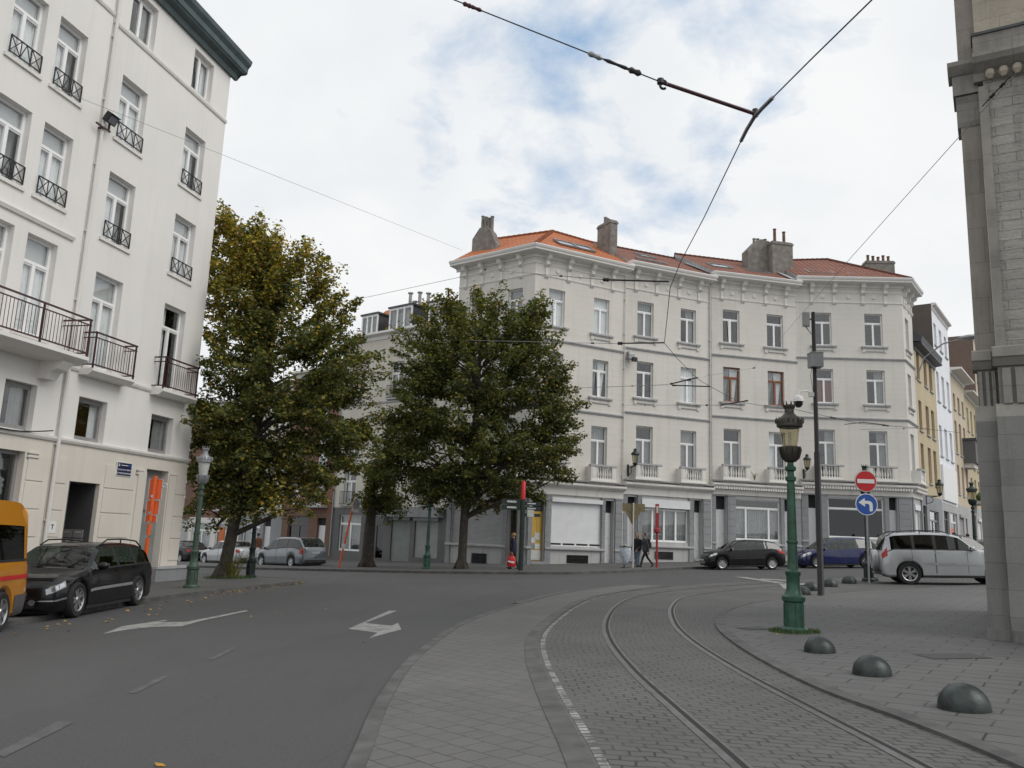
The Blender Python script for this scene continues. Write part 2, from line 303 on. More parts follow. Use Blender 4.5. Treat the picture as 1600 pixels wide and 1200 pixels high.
# ------------------------------------------------------------------ mesh helpers
class MB:
    def __init__(s): s.v = []; s.f = []; s.k = []; s.mats = []; s.M = Matrix(); s.uv = {}
    def mi(s, m):
        if m not in s.mats: s.mats.append(m)
        return s.mats.index(m)
    def add(s, vs, fs, m, uv=None):
        b = len(s.v); M = s.M
        s.v += [tuple(M @ Vector(q)) for q in vs]
        k = s.mi(m)
        for f in fs:
            if uv is not None: s.uv[len(s.f)] = [uv[i] for i in f]
            s.f.append(tuple(i + b for i in f)); s.k.append(k)
    def quad(s, a, b, c, d, m, uv=None): s.add([a, b, c, d], [(0, 1, 2, 3)], m, uv)
    def box(s, x0, x1, y0, y1, z0, z1, m):
        s.add([(x0, y0, z0), (x1, y0, z0), (x1, y1, z0), (x0, y1, z0), (x0, y0, z1), (x1, y0, z1), (x1, y1, z1), (x0, y1, z1)],
              [(3, 2, 1, 0), (4, 5, 6, 7), (0, 1, 5, 4), (1, 2, 6, 5), (2, 3, 7, 6), (3, 0, 4, 7)], m)
    def bar(s, a, b, w, h, m):
        """rectangular bar from a to b"""
        a, b = Vector(a), Vector(b); d = (b - a).normalized()
        up = Vector((0, 0, 1)) if abs(d.z) < .9 else Vector((0, 1, 0))
        x = d.cross(up).normalized(); y = x.cross(d)
        q = [(x * i * w / 2 + y * j * h / 2) for i, j in ((-1, -1), (1, -1), (1, 1), (-1, 1))]
        s.add([a + k for k in q] + [b + k for k in q], [(3, 2, 1, 0), (4, 5, 6, 7), (0, 1, 5, 4), (1, 2, 6, 5), (2, 3, 7, 6), (3, 0, 4, 7)], m)
    def ext(s, prof, x0, x1, m, sk0=0., sk1=0.):
        """profile of (y, z) points extruded along x; sk = mitre, x shift per unit y at each end"""
        n = len(prof)
        vs = [(x0 + sk0 * y, y, z) for y, z in prof] + [(x1 + sk1 * y, y, z) for y, z in prof]
        fs = [(i, (i + 1) % n, n + (i + 1) % n, n + i) for i in range(n)] + [tuple(range(n))[::-1], tuple(range(n, 2 * n))]
        s.add(vs, fs, m)
    def poly(s, prof, y0, y1, m):
        """(x, z) outline extruded along y"""
        n = len(prof)
        vs = [(x, y0, z) for x, z in prof] + [(x, y1, z) for x, z in prof]
        s.add(vs, [(i, (i + 1) % n, n + (i + 1) % n, n + i) for i in range(n)] + [tuple(range(n))[::-1], tuple(range(n, 2 * n))], m)
    def tube(s, pts, r, m, n=8, caps=True):
        pts = [Vector(p) for p in pts]; rr = r if isinstance(r, (list, tuple)) else [r] * len(pts)
        vs = []; fs = []; up = None
        for i, p in enumerate(pts):
            d = (pts[min(i + 1, len(pts) - 1)] - pts[max(i - 1, 0)])
            d = d.normalized() if d.length > 1e-9 else Vector((0, 0, 1))
            if up is None: up = Vector((1, 0, 0)) if abs(d.z) > .8 else Vector((0, 0, 1))
            x = d.cross(up)
            if x.length < 1e-6: x = d.cross(Vector((0, 1, .3)))
            x.normalize(); y = x.cross(d).normalized(); up = y
            for k in range(n):
                a = 2 * math.pi * k / n; vs.append(p + (x * math.cos(a) + y * math.sin(a)) * rr[i])
        for i in range(len(pts) - 1):
            for k in range(n):
                k2 = (k + 1) % n; fs.append((i * n + k, i * n + k2, (i + 1) * n + k2, (i + 1) * n + k))
        if caps: fs += [tuple(range(n))[::-1], tuple(range((len(pts) - 1) * n, len(pts) * n))]
        s.add(vs, fs, m)
    def lathe(s, prof, m, n=24, c=(0, 0, 0), phase=0., sx=1., sy=1., a0=0., caps=True):
        vs = []; fs = []
        for r, z in prof:
            for k in range(n):
                a = 2 * math.pi * (k + phase) / n; vs.append((c[0] + r * math.cos(a) * sx, c[1] + r * math.sin(a) * sy, c[2] + z))
        for i in range(len(prof) - 1):
            for k in range(n):
                k2 = (k + 1) % n; fs.append((i * n + k, i * n + k2, (i + 1) * n + k2, (i + 1) * n + k))
        if caps: fs += [tuple(range(n))[::-1], tuple(range((len(prof) - 1) * n, len(prof) * n))]
        s.add(vs, fs, m)
    def disc(s, c, r, axis, t, m, n=32):
        """disc of thickness t whose face points along axis"""
        c = Vector(c); a = Vector(axis).normalized(); s.tube([c - a * t / 2, c + a * t / 2], r, m, n)
    def mesh(s, name, smooth=None):
        me = bpy.data.meshes.new(name); me.from_pydata(s.v, [], s.f)
        for m in s.mats: me.materials.append(MATS[m])
        me.polygons.foreach_set('material_index', s.k)
        if s.uv:
            ul = me.uv_layers.new(name='UVMap')
            for p in me.polygons:
                u = s.uv.get(p.index)
                if u:
                    for li, q in zip(p.loop_indices, u): ul.data[li].uv = q
        bm = bmesh.new(); bm.from_mesh(me); bmesh.ops.recalc_face_normals(bm, faces=bm.faces); bm.to_mesh(me); bm.free()
        if smooth:
            me.polygons.foreach_set('use_smooth', [True] * len(me.polygons)); me.set_sharp_from_angle(angle=R(smooth))
        me.update(); return me
    def build(s, name, parent=None, smooth=None, M=None, label=None):
        o = put(name, s.mesh(name, smooth), parent, M)
        if label: o['label'] = label
        return o
def put(name, me, parent=None, M=None):
    o = bpy.data.objects.new(name, me); COL.objects.link(o); o.parent = parent
    if M is not None: o.matrix_basis = M
    return o
def tag(o, label, cat, group=None):
    o['label'] = label; o['category'] = cat
    if group: o['group'] = group
    return o
def thing(name, label, cat, loc=(0, 0, 0), rz=0., group=None, rot=None):
    o = bpy.data.objects.new(name, None); COL.objects.link(o); o.empty_display_size = .2
    o.location = loc; o.rotation_euler = rot if rot else (0, 0, rz)
    return tag(o, label, cat, group)
def structure(o): o['kind'] = 'structure'; return o
def stuff(o, label, cat): o['kind'] = 'stuff'; o['label'] = label; o['category'] = cat; return o
def copy_tree(o, parent=None):
    c = o.copy(); COL.objects.link(c); c.parent = parent
    for ch in list(o.children): copy_tree(ch, c)
    return c
def T(x, y, z): return Matrix.Translation((x, y, z))
def RZ(a): return Matrix.Rotation(a, 4, 'Z')
def frame2(p0, p1, z=0.):
    """frame with origin at p0, x towards p1, y to its left (into the house)"""
    d = Vector((p1[0] - p0[0], p1[1] - p0[1])); return T(p0[0], p0[1], z) @ RZ(math.atan2(d.y, d.x)), d.length
def spline(pts, n):
    """Catmull-Rom through 2-D points, n samples by arc length"""
    P = [np.array(p[:2], float) for p in pts]; P = [2 * P[0] - P[1]] + P + [2 * P[-1] - P[-2]]
    o = []
    for i in range(1, len(P) - 2):
        for t in np.linspace(0, 1, 24, endpoint=False):
            a, b, c, d = P[i - 1:i + 3]
            o.append(.5 * (2 * b + (c - a) * t + (2 * a - 5 * b + 4 * c - d) * t * t + (3 * b - a - 3 * c + d) * t ** 3))
    o.append(P[-2]); o = np.array(o); L = np.r_[0, np.cumsum(np.linalg.norm(np.diff(o, axis=0), axis=1))]
    s = np.linspace(0, L[-1], n); return np.c_[np.interp(s, L, o[:, 0]), np.interp(s, L, o[:, 1])], s
def offset(pts, d):
    t = np.gradient(pts, axis=0); t /= np.linalg.norm(t, axis=1)[:, None]
    return pts + np.c_[t[:, 1], -t[:, 0]] * d         # positive = to the right of travel
def sheet(name, outline, h, mat, skirt=0.):
    """flat ground sheet following the slope, h above it, with a kerb face of depth skirt"""
    pts = [gxy(p[0], p[1], h) for p in outline]
    tr = tessellate_polygon([[Vector((p[0], p[1], 0)) for p in outline]])
    m = MB(); m.add(pts, [tuple(t) for t in tr], mat)
    if skirt:
        n = len(pts)
        for i in range(n):
            a, b = pts[i], pts[(i + 1) % n]; m.quad(a, b, b - Vector((0, 0, skirt)), a - Vector((0, 0, skirt)), 'kerb_stone')
    return structure(m.build(name))
def ribbon(m, left, right, h, mat, nx=6, s=None):
    n = len(left); vs = []; uv = []
    for i in range(n):
        w = np.linalg.norm(right[i] - left[i])
        for k in range(nx + 1):
            q = left[i] + (right[i] - left[i]) * k / nx; vs.append(gxy(q[0], q[1], h)); uv.append((s[i] if s is not None else i, w * k / nx))
    fs = [(i * (nx + 1) + k, i * (nx + 1) + k + 1, (i + 1) * (nx + 1) + k + 1, (i + 1) * (nx + 1) + k) for i in range(n - 1) for k in range(nx)]
    m.add(vs, fs, mat, uv)
def kerbline(m, pts, w, h0, h1, mat='kerb_stone'):
    """kerb stones along a line: w wide to the right, top at h1"""
    a = np.asarray(pts); b = offset(a, w); n = len(a)
    for i in range(n - 1):
        A0, A1, B0, B1 = a[i], a[i + 1], b[i], b[i + 1]
        t0, t1, s0, s1 = gxy(*A0, h1), gxy(*A1, h1), gxy(*B0, h1), gxy(*B1, h1)
        l0, l1, r0, r1 = gxy(*A0, h0), gxy(*A1, h0), gxy(*B0, h0), gxy(*B1, h0)
        m.add([t0, t1, s1, s0, l0, l1, r1, r0], [(0, 1, 2, 3), (4, 5, 1, 0), (3, 2, 6, 7)], mat)

# ------------------------------------------------------------------ ground
m = MB(); g = [-200, -60, -20, 0, 20, 60, 220]
for i in range(6):
    for j, (y0, y1) in enumerate(((-60, 0), (0, 60), (60, 400))):
        x0, x1 = g[i], g[i + 1]; m.quad(gxy(x0, y0), gxy(x1, y0), gxy(x1, y1), gxy(x0, y1), 'asphalt')
structure(m.build('road'))

NS = 140
ext0 = lambda P: [tuple(2 * np.array(P[0]) - np.array(P[1]))] + P
railL, sL = spline([(1.72, -3), (1.70, 3.5), (1.68, 6.2), (1.62, 8.2), (1.57, 10.6), (1.66, 13.6), (1.98, 16.6), (2.72, 20.4), (3.9, 23.9), (6.3, 27.2), (9.6, 29.9), (14.5, 32.2), (22, 34.8), (34, 38.6)], NS)
railR = offset(railL, 1.28)
kerbR, _ = spline([(3.86, -3), (3.82, 3.5), (3.79, 6.3), (3.70, 7.7), (3.52, 9.3), (3.58, 11.9), (3.86, 14.6), (4.3, 16.6), (5.0, 18.7), (6.1, 20.6), (8.1, 23.0), (10.8, 25.2), (15, 27.6), (22, 30.5), (34, 34.5)], NS)
whiteL, _ = spline([(.76, -3), (.74, 3.5), (.71, 6.2), (.60, 8.8), (.54, 11.5), (.62, 13.8), (.95, 16.2), (1.75, 20.2), (2.8, 23.5), (5.0, 27.2), (8.6, 30.6), (13.6, 33.3), (21, 36.0), (33, 39.8)], NS)
apron, _ = spline([(-.9, -3), (-.95, 3.5), (-1.06, 6.2), (-1.22, 8.8), (-1.20, 12.0), (-.72, 16.5), (.55, 21.3), (1.9, 25.0), (4.2, 28.6), (7.8, 32.0), (13, 34.8), (20.5, 37.6), (32.5, 41.6)], NS)

m = MB(); ribbon(m, whiteL, kerbR, .006, 'tram_setts', 10, sL); structure(m.build('tram_paving'))
# apron of small slabs between carriageway and tramway, a few centimetres proud of the asphalt; it fades out where the curve crosses the road
ka = int(NS * .52)
outl = [tuple(p) for p in apron[:ka]] + [tuple(p) for p in whiteL[:ka][::-1]]
sheet('apron_pavement', outl, .02, 'apron_slabs', .05)
m = MB(); kerbline(m, apron[:ka], .14, -.03, .026); structure(m.build('apron_kerb'))
m = MB(); ribbon(m, offset(whiteL[:ka], -.22), offset(whiteL[:ka], -.02), .027, 'kerb_stone', 1, sL); structure(m.build('apron_border'))
# worn line of white setts along the tramway
m = MB(); kw = int(NS * .50); ribbon(m, offset(whiteL[:kw], .0), offset(whiteL[:kw], .09), .0115, 'sett_line', 1, sL)
tag(m.build('edge_line'), 'worn broken line of white painted setts along the left side of the tram track', 'road marking')
# grooved rails: steel head, dark groove, guard lip
for nm, rl, lab in (('tram_rail', railL, 'left hand steel tram rail with its broad dark groove curving through the setts'), ('tram_rail', railR, 'right hand steel tram rail curving through the setts nearer the domes and kerb')):
    m = MB()
    ribbon(m, offset(rl, -.035), offset(rl, .035), .0115, 'rail_steel', 1, sL)
    ribbon(m, offset(rl, .035), offset(rl, .085), .0105, 'groove', 1, sL)
    ribbon(m, offset(rl, .085), offset(rl, .115), .0115, 'rail_steel', 1, sL)
    tag(m.build(nm), lab, 'tram rail')
# square in front of the church
kb = int(NS * .72)
outl = [tuple(p) for p in kerbR[:kb]] + [(24.5, 29.0), (40, 30), (40, -3)]
sheet('square_pavement', outl, .03, 'square_slabs', .0)
m = MB(); kerbline(m, offset(kerbR[:kb], -.16), .17, -.02, .036); structure(m.build('square_kerb'))
# far pavement in front of the houses
far, _ = spline([(-48, 68.5), (-34, 58.8), (-22, 49.8), (-13, 43.3), (-8.2, 40.6), (-4.3, 38.6), (-.5, 37.3), (3.2, 37.2), (6.2, 39.6), (8.6, 42.4), (11.5, 44.2), (16, 46.0), (21, 47.8), (26.2, 49.6), (30, 53.2), (40, 67), (60, 94)], 110)
sheet('far_pavement', [tuple(p) for p in far] + [(72, 90), (40, 80), (0, 80), (-40, 90)], .10, 'pavement_slabs', 0)
m = MB(); kerbline(m, offset(far, -.02), .2, -.03, .108); structure(m.build('far_kerb'))
# pavement round the white block on the left
lk, _ = spline([(-9.3, -4), (-9.2, 10), (-9.12, 17.8), (-9.05, 22), (-8.55, 24.9), (-7.55, 28.6), (-7.35, 30.1), (-7.9, 31.4), (-9.6, 32.9), (-13, 35.6), (-19, 40.5), (-34, 52.4)], 90)
sheet('near_pavement', [tuple(p) for p in lk] + [(-40, 52), (-40, -4)], .09, 'pavement_slabs', 0)
m = MB(); kerbline(m, offset(lk, -.02), .17, -.03, .098); structure(m.build('near_kerb'))

# painted markings
def marking(pix, h, mat, lab, cat='road marking', group=None):
    pts = [gp(*p) for p in pix]; m = MB()
    tr = tessellate_polygon([[Vector((p.x, p.y, 0)) for p in pts]])
    m.add([p + Vector((0, 0, h)) for p in pts], [tuple(t) for t in tr], mat)
    return tag(m.build('road_marking'), lab, cat, group)
marking([(160, 991), (190, 979), (224, 974), (258, 969), (262, 970), (248, 972.6), (290, 972), (385, 953.5), (388, 955), (312, 971), (284, 979), (240, 979.8), (200, 984)], .0045, 'marking_white', 'long white arrow on the asphalt in front of the black estate car', 'road arrow')
marking([(544, 983), (608, 954.3), (621, 954.3), (571, 974), (612, 978), (622, 973.5), (627, 984), (577, 997.5), (590, 989)], .0045, 'marking_white', 'white right turn arrow in the middle of the carriageway', 'road arrow')
marking([(-8, 1178), (92, 1127), (116, 1129), (6, 1184)], .0045, 'marking_worn', 'faded lane dash, nearest one at the bottom left corner', 'lane line')
marking([(200, 1083), (252, 1057), (263, 1058), (212, 1084)], .0045, 'marking_worn', 'almost worn away lane dash beyond the nearest one', 'lane line')
marking([(325, 1031), (362, 1012), (369, 1013), (334, 1031)], .0045, 'marking_worn', 'almost worn away lane dash level with the estate car', 'lane line')
marking([(800, 943.5), (884, 924), (890, 925), (812, 944)], .03, 'marking_worn', 'thin white line on the far tip of the slab apron', 'road marking')
marking([(1147, 901.6), (1165, 902.2), (1228, 911.3), (1226, 913.4), (1160, 903.8)], .013, 'marking_white', 'long thin white stripe running out of the painted wedge before the lamp post', 'road marking')
marking([(1188, 904.3), (1232, 906.8), (1232, 908.5), (1190, 906)], .013, 'marking_white', 'short white stripe behind the green lamp post, upper of the wedge', 'road marking')
marking([(1216, 911), (1231, 912), (1230, 921), (1224, 920)], .013, 'marking_white', 'small white triangle at the point of the painted wedge', 'road marking')
marking([(1248, 913), (1280, 914), (1280, 916), (1248, 915.4)], .036, 'marking_white', 'short white stripe between green lamp post and dark mast', 'road marking')
marking([(532, 891), (600, 893), (600, 894.4), (532, 892.2)], .0045, 'marking_white', 'thin white line along the far kerb by the slim orange pole', 'road marking')
# drain covers
def cover(px, py, w, l, h, lab, rz=0.):
    p = gp(px, py); m = MB(); 
    c, s = math.cos(rz), math.sin(rz); q = []
    for a, b in ((-1, -1), (1, -1), (1, 1), (-1, 1)):
        x = p.x + (a * w * c - b * l * s) / 2; y = p.y + (a * w * s + b * l * c) / 2; q.append(gxy(x, y, h))
    m.quad(*q, 'kerb_stone')
    q2 = [Vector((p.x, p.y, p.z + h + .003)) + (k - Vector((p.x, p.y, p.z + h))) * .93 for k in q]; m.quad(*q2, 'asphalt')
    return tag(m.build('drain_cover'), lab, 'drain cover')
cover(1488, 1029, .85, .5, .034, 'grey rectangular cover set in the square before the church pier', .1)
cover(1178, 985, .5, .4, .034, 'small inspection cover in the square beside the tram kerb', .3)
cover(332, 904, .5, .4, .094, 'small cover in the left pavement beside the big maple trunk', .3)
# ------------------------------------------------------------------ building kit (all in a facade frame: x along the front, y into the house, z up)
def wall(m, F, L, z0, z1, holes, mat, d=.2, rev=None, x0=0.):
    m.M = F
    xs = sorted({x0, L, *[h[0] for h in holes], *[h[2] for h in holes]}); zs = sorted({z0, z1, *[h[1] for h in holes], *[h[3] for h in holes]})
    inside = lambda x, z: any(h[0] < x < h[2] and h[1] < z < h[3] for h in holes)
    for i in range(len(xs) - 1):
        for k in range(len(zs) - 1):
            a, b, c, e = xs[i], xs[i + 1], zs[k], zs[k + 1]
            if not inside((a + b) / 2, (c + e) / 2): m.quad((a, 0, c), (b, 0, c), (b, 0, e), (a, 0, e), mat)
    for h in holes:
        a, c, b, e = h[:4]; q = h[4] if len(h) > 4 else d; r = rev or mat
        m.quad((a, 0, c), (a, q, c), (a, q, e), (a, 0, e), r); m.quad((b, 0, c), (b, 0, e), (b, q, e), (b, q, c), r)
        m.quad((a, 0, e), (a, q, e), (b, q, e), (b, 0, e), r); m.quad((a, 0, c), (b, 0, c), (b, q, c), (a, q, c), r)
    m.M = Matrix()
WC = {}
def frame_mesh(w, h, tr, mull, mat, ft=.065, topm=(), tilt=False):
    key = ('f', round(w, 2), round(h, 2), tr, mull, mat, ft, topm, tilt)
    if key not in WC:
        m = MB(); a, b = -w / 2, w / 2; D = .08
        m.box(a, a + ft, 0, D, 0, h, mat); m.box(b - ft, b, 0, D, 0, h, mat)
        m.box(a + ft, b - ft, 0, D, 0, ft, mat); m.box(a + ft, b - ft, 0, D, h - ft, h, mat)
        z1 = h - ft
        if tr: z1 = h * tr; m.box(a + ft, b - ft, -.012, D, z1 - .045, z1 + .045, mat); z1 -= .045
        for q in mull:
            x = a + w * q; m.box(x - .06, x + .06, -.01, D - .01, ft, z1, mat)
        for q in topm:
            x = a + w * q; m.box(x - .05, x + .05, -.01, D - .01, z1 + .09, h - ft, mat)
        # casement rails
        xs = [a + ft] + [a + w * q for q in mull] + [b - ft]
        for i in range(len(xs) - 1):
            l = xs[i] + (.06 if i else 0); r = xs[i + 1] - (.06 if i < len(xs) - 2 else 0)
            if r - l > .12:
                m.box(l, r, .012, D - .015, ft, ft + .05, mat); m.box(l, r, .012, D - .015, z1 - .05, z1, mat)
                if i == 0 and tilt: m.bar((r - .02, -.005, ft + .03), (r - .10, -.05, z1 - .05), .05, .05, mat)
        WC[key] = m.mesh('window')
    return WC[key]
def pane_mesh(w, h, mat='pane'):
    key = ('p', round(w, 2), round(h, 2), mat)
    if key not in WC:
        m = MB(); m.box(-w / 2 + .03, w / 2 - .03, .036, .044, .03, h - .03, mat); WC[key] = m.mesh('pane')
    return WC[key]
def inside_mesh(w, h, cur, tr):
    key = ('i', round(w, 2), round(h, 2), cur, tr)
    if key not in WC:
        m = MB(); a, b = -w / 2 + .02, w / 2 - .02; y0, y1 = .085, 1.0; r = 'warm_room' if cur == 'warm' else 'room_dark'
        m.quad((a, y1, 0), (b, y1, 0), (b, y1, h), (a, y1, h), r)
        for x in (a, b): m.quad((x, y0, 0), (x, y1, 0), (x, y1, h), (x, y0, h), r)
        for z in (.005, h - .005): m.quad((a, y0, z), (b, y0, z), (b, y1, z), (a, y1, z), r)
        def cloth(x0, x1, z0, z1, mat, y=.17, amp=.022, wl=.13, pinch=0.):
            n = max(4, int((x1 - x0) / .03)); vs = []
            for i in range(n + 1):
                x = x0 + (x1 - x0) * i / n; yy = y + amp * math.sin(x / wl * 6.28) + amp * .5 * math.sin(x / wl * 2.3 + 1)
                xb = x + (pinch * (x - x0 if pinch < 0 else x - x1) if pinch else 0)
                vs += [(xb, yy, z0), (x, yy, z1)]
            m.add(vs, [(2 * i, 2 * i + 2, 2 * i + 3, 2 * i + 1) for i in range(n)], mat)
        t = h * tr if tr else h
        if cur == 'sheer': cloth(a, b, .02, h, 'curtain_grey')
        elif cur == 'white': cloth(a, b, .02, h, 'curtain_white', .12)
        elif cur == 'red': cloth(a, a + w * .40, .02, t, 'curtain_red'); cloth(b - w * .42, b, .02, t, 'curtain_red')
        elif cur == 'sides': cloth(a, a + w * .22, .02, h, 'curtain_white'); cloth(b - w * .22, b, .02, h, 'curtain_white')
        elif cur == 'right': cloth(a + w * .48, b, .02, h, 'curtain_grey')
        elif cur == 'left': cloth(a, a + w * .45, .02, h, 'curtain_white')
        elif cur == 'pinch': cloth(a, a + w * .48, .02, h, 'curtain_grey', pinch=-.6); cloth(b - w * .48, b, .02, h, 'curtain_white', pinch=-.5)
        elif cur == 'low': cloth(a, b, .02, t, 'curtain_grey')
        elif cur == 'warm': cloth(b - w * .24, b, .02, h, 'curtain_white')
        elif cur == 'blindlow': m.quad((a, .1, t), (b, .1, t), (b, .1, h), (a, .1, h), 'blind_grey'); cloth(a, b, .02, t, 'curtain_grey')
        elif cur == 'blind': m.quad((a, .1, t), (b, .1, t), (b, .1, h), (a, .1, h), 'blind_grey'); cloth(a + w * .55, b, .02, t, 'curtain_grey')
        elif cur == 'bright': m.quad((a, .1, t), (b, .1, t), (b, .1, h), (a, .1, h), 'blind_grey'); cloth(a, b, .02, t, 'curtain_white', .13)
        elif cur == 'blindleft': m.quad((a, .1, t), (b, .1, t), (b, .1, h), (a, .1, h), 'blind_grey'); cloth(a, a + w * .52, .02, t, 'curtain_white', .13); cloth(a + w * .52, b, .02, t, 'curtain_grey', .3)
        elif cur == 'papers':
            for q, z, s_ in ((.06, .1, .32), (.13, .34, .24), (.36, .08, .3), (.44, .1, .2), (.9, .62, .26), (.2, .05, .2)):
                x = a + w * q; m.quad((x, .06, z), (x + s_, .06, z), (x + s_, .06, z + s_ * 1.2), (x, .06, z + s_ * 1.2), 'curtain_white')
        elif cur == 'poster':
            m.quad((a + w * .1, .06, .1), (a + w * .35, .06, .1), (a + w * .35, .06, 1.2), (a + w * .1, .06, 1.2), 'cloth_black'); m.quad((a + w * .5, .06, .1), (a + w * .72, .06, .1), (a + w * .72, .06, .8), (a + w * .5, .06, .8), 'cloth_grey'); cloth(a, b, .02, h, 'curtain_grey', .3)
        WC[key] = m.mesh('curtain')
    return WC[key]
def sill_mesh(w, kind, mat):
    key = ('s', round(w, 2), kind, mat)
    if key not in WC:
        m = MB(); a, b = -w / 2, w / 2
        if kind == 'crescent':
            m.box(a - .28, b + .28, -.16, .0, -.10, 0, mat); m.box(a - .25, b + .25, -.11, 0, -.16, -.10, mat)
            z = -.36; m.box(a - .20, a - .02, -.07, 0, z - .06, -.16, 'render_grey'); m.box(b + .02, b + .20, -.07, 0, z - .06, -.16, 'render_grey')
            m.box(a - .02, b + .02, -.05, 0, z + .02, -.16, 'render_grey'); m.box(a + .04, b - .04, -.062, -.05, z, z + .045, mat)
        else: m.box(a - .1, b + .1, -.10, .0, -.09, 0, mat); m.box(a, b, 0, .17, -.05, .012, mat)
        WC[key] = m.mesh('sill')
    return WC[key]
def win(root, F, x0, z0, x1, z1, tr=.70, mull=(.5,), fmat='pvc_white', cur='none', sill=None, smat='string_stone', depth=.17, pane='pane', ft=.065, topm=(), tilt=False, label=None):
    w, h = x1 - x0, z1 - z0
    o = put('window', frame_mesh(w, h, tr, mull, fmat, ft, topm, tilt), root, F @ T((x0 + x1) / 2, depth, z0))
    if label: o['label'] = label
    put('pane', pane_mesh(w, h, pane), o)
    put('curtain' if cur not in ('none',) else 'interior', inside_mesh(w, h, cur, tr), o)
    if sill: put('sill', sill_mesh(w, sill, smat), o, T(0, -depth, 0))
    return o
def door(root, F, x0, z0, x1, z1, leaf_top, mat='door_white', depth=.32, label=None):
    w = x1 - x0; m = MB()
    m.box(-w / 2, w / 2, 0, .06, 0, leaf_top - z0, mat)
    for a, b in ((.16, .42), (.5, .9)):
        for s_ in ((-.4, -.06), (.06, .4)): m.box(w * s_[0], w * s_[1], -.014, 0, (leaf_top - z0) * a, (leaf_top - z0) * b, mat)
    o = m.build('door', root, None, F @ T((x0 + x1) / 2, depth, z0))
    if label: o['label'] = label
    if z1 - leaf_top > .15: 
        m = MB(); a = leaf_top - z0; m.box(-w / 2, w / 2, 0, .05, a, a + .06, mat); m.box(-w / 2, w / 2, .02, .03, a + .06, z1 - z0, 'room_dark'); m.build('transom', o)
    m = MB(); m.tube([(w * .38, -.02, 1.02), (w * .38, -.055, 1.02), (w * .28, -.055, 1.02)], .012, 'chrome', 6); m.build('handle', o)
    m = MB(); m.box(-w / 2 - .05, w / 2 + .05, -depth - .12, .0, -.16, 0, 'blue_stone'); m.build('step', o)
    return o
def roller(root, F, x0, z0, x1, z1, mat='shutter_white', depth=.1, box=.25, gap=0., label=None):
    w, h = x1 - x0, z1 - z0; m = MB(); n = int(h / .07); zz = gap
    st = (h - box - gap) / n
    for i in range(n):
        a = gap + i * st; m.add([(-w / 2, 0, a), (w / 2, 0, a), (w / 2, -.014, a + st * .5), (-w / 2, -.014, a + st * .5), (w / 2, 0, a + st * .97), (-w / 2, 0, a + st * .97)], [(0, 1, 2, 3), (3, 2, 4, 5)], mat)
    if gap:
        m.box(-w / 2, w / 2, .02, .05, 0, gap, 'room_dark'); m.box(-w / 2, w / 2, -.02, .03, 0, .06, mat)
        for q in (-.27, .0, .27): m.box(w * q - .06, w * q + .06, -.02, .02, .06, gap, mat)
    o = m.build('roller_shutter', root, None, F @ T((x0 + x1) / 2, depth, z0))
    if box:
        m = MB(); m.box(-w / 2 - .05, w / 2 + .05, -depth - .14, -.02, h - box, h, mat); m.build('shutter_box', o)
    if label: o['label'] = label
    return o
def grate(root, F, x0, z0, x1, z1):
    m = MB(); m.M = F; m.box(x0, x1, .0, .02, z0, z1, 'room_dark'); n = int((x1 - x0) / .09)
    for i in range(n + 1): x = x0 + (x1 - x0) * i / n; m.tube([(x, -.03, z0), (x, -.03, z1)], .013, 'iron_black', 5, False)
    for z in (z0 + .04, (z0 + z1) / 2, z1 - .04): m.box(x0, x1, -.04, -.02, z - .012, z + .012, 'iron_black')
    m.build('cellar_grate', root)
def pilaster(root, F, x0, x1, z0, z1, pr=.09, mat='blue_stone', bh=.46):
    m = MB(); m.M = F; z = z0; k = 0
    while z < z1 - .05:
        e = min(z + bh, z1); d = .012 if k % 2 else 0
        m.box(x0 + d, x1 - d, -pr, 0, z + .012, e - .012, mat); z = e; k += 1
    m.box(x0 + .02, x1 - .02, -pr + .03, 0, z0, z1, 'grey_base'); m.box(x0 - .04, x1 + .04, -pr - .03, -.001, z1, z1 + .08, mat)
    m.build('pilaster', root)
CORN = [(0, 18.10), (-.07, 18.10), (-.07, 18.22), (-.14, 18.28), (-.72, 18.31), (-.74, 18.34), (-.74, 18.41), (-.80, 18.46), (-.85, 18.56), (-.85, 18.62), (0, 18.66)]
def bracket_mesh():
    if 'brk' not in WC:
        m = MB()
        side = [(0, .16), (-.42, .16), (-.44, .02), (-.36, -.10), (-.22, -.18), (-.20, -.30), (-.24, -.40), (-.12, -.52), (0, -.55)]
        m.ext(side, -.12, .12, 'render_trim'); m.box(-.17, .17, -.48, 0, .13, .2, 'render_trim'); m.tube([(-.15, -.33, -.02), (.15, -.33, -.02)], .085, 'render_trim', 10)
        m.box(-.09, .09, -.07, 0, -1.0, -.55, 'render_trim'); m.ext([(0, -1.0), (-.12, -1.0), (-.14, -1.1), (-.07, -1.22), (0, -1.26)], -.11, .11, 'render_trim')
        WC['brk'] = m.mesh('bracket', 40)
    return WC['brk']
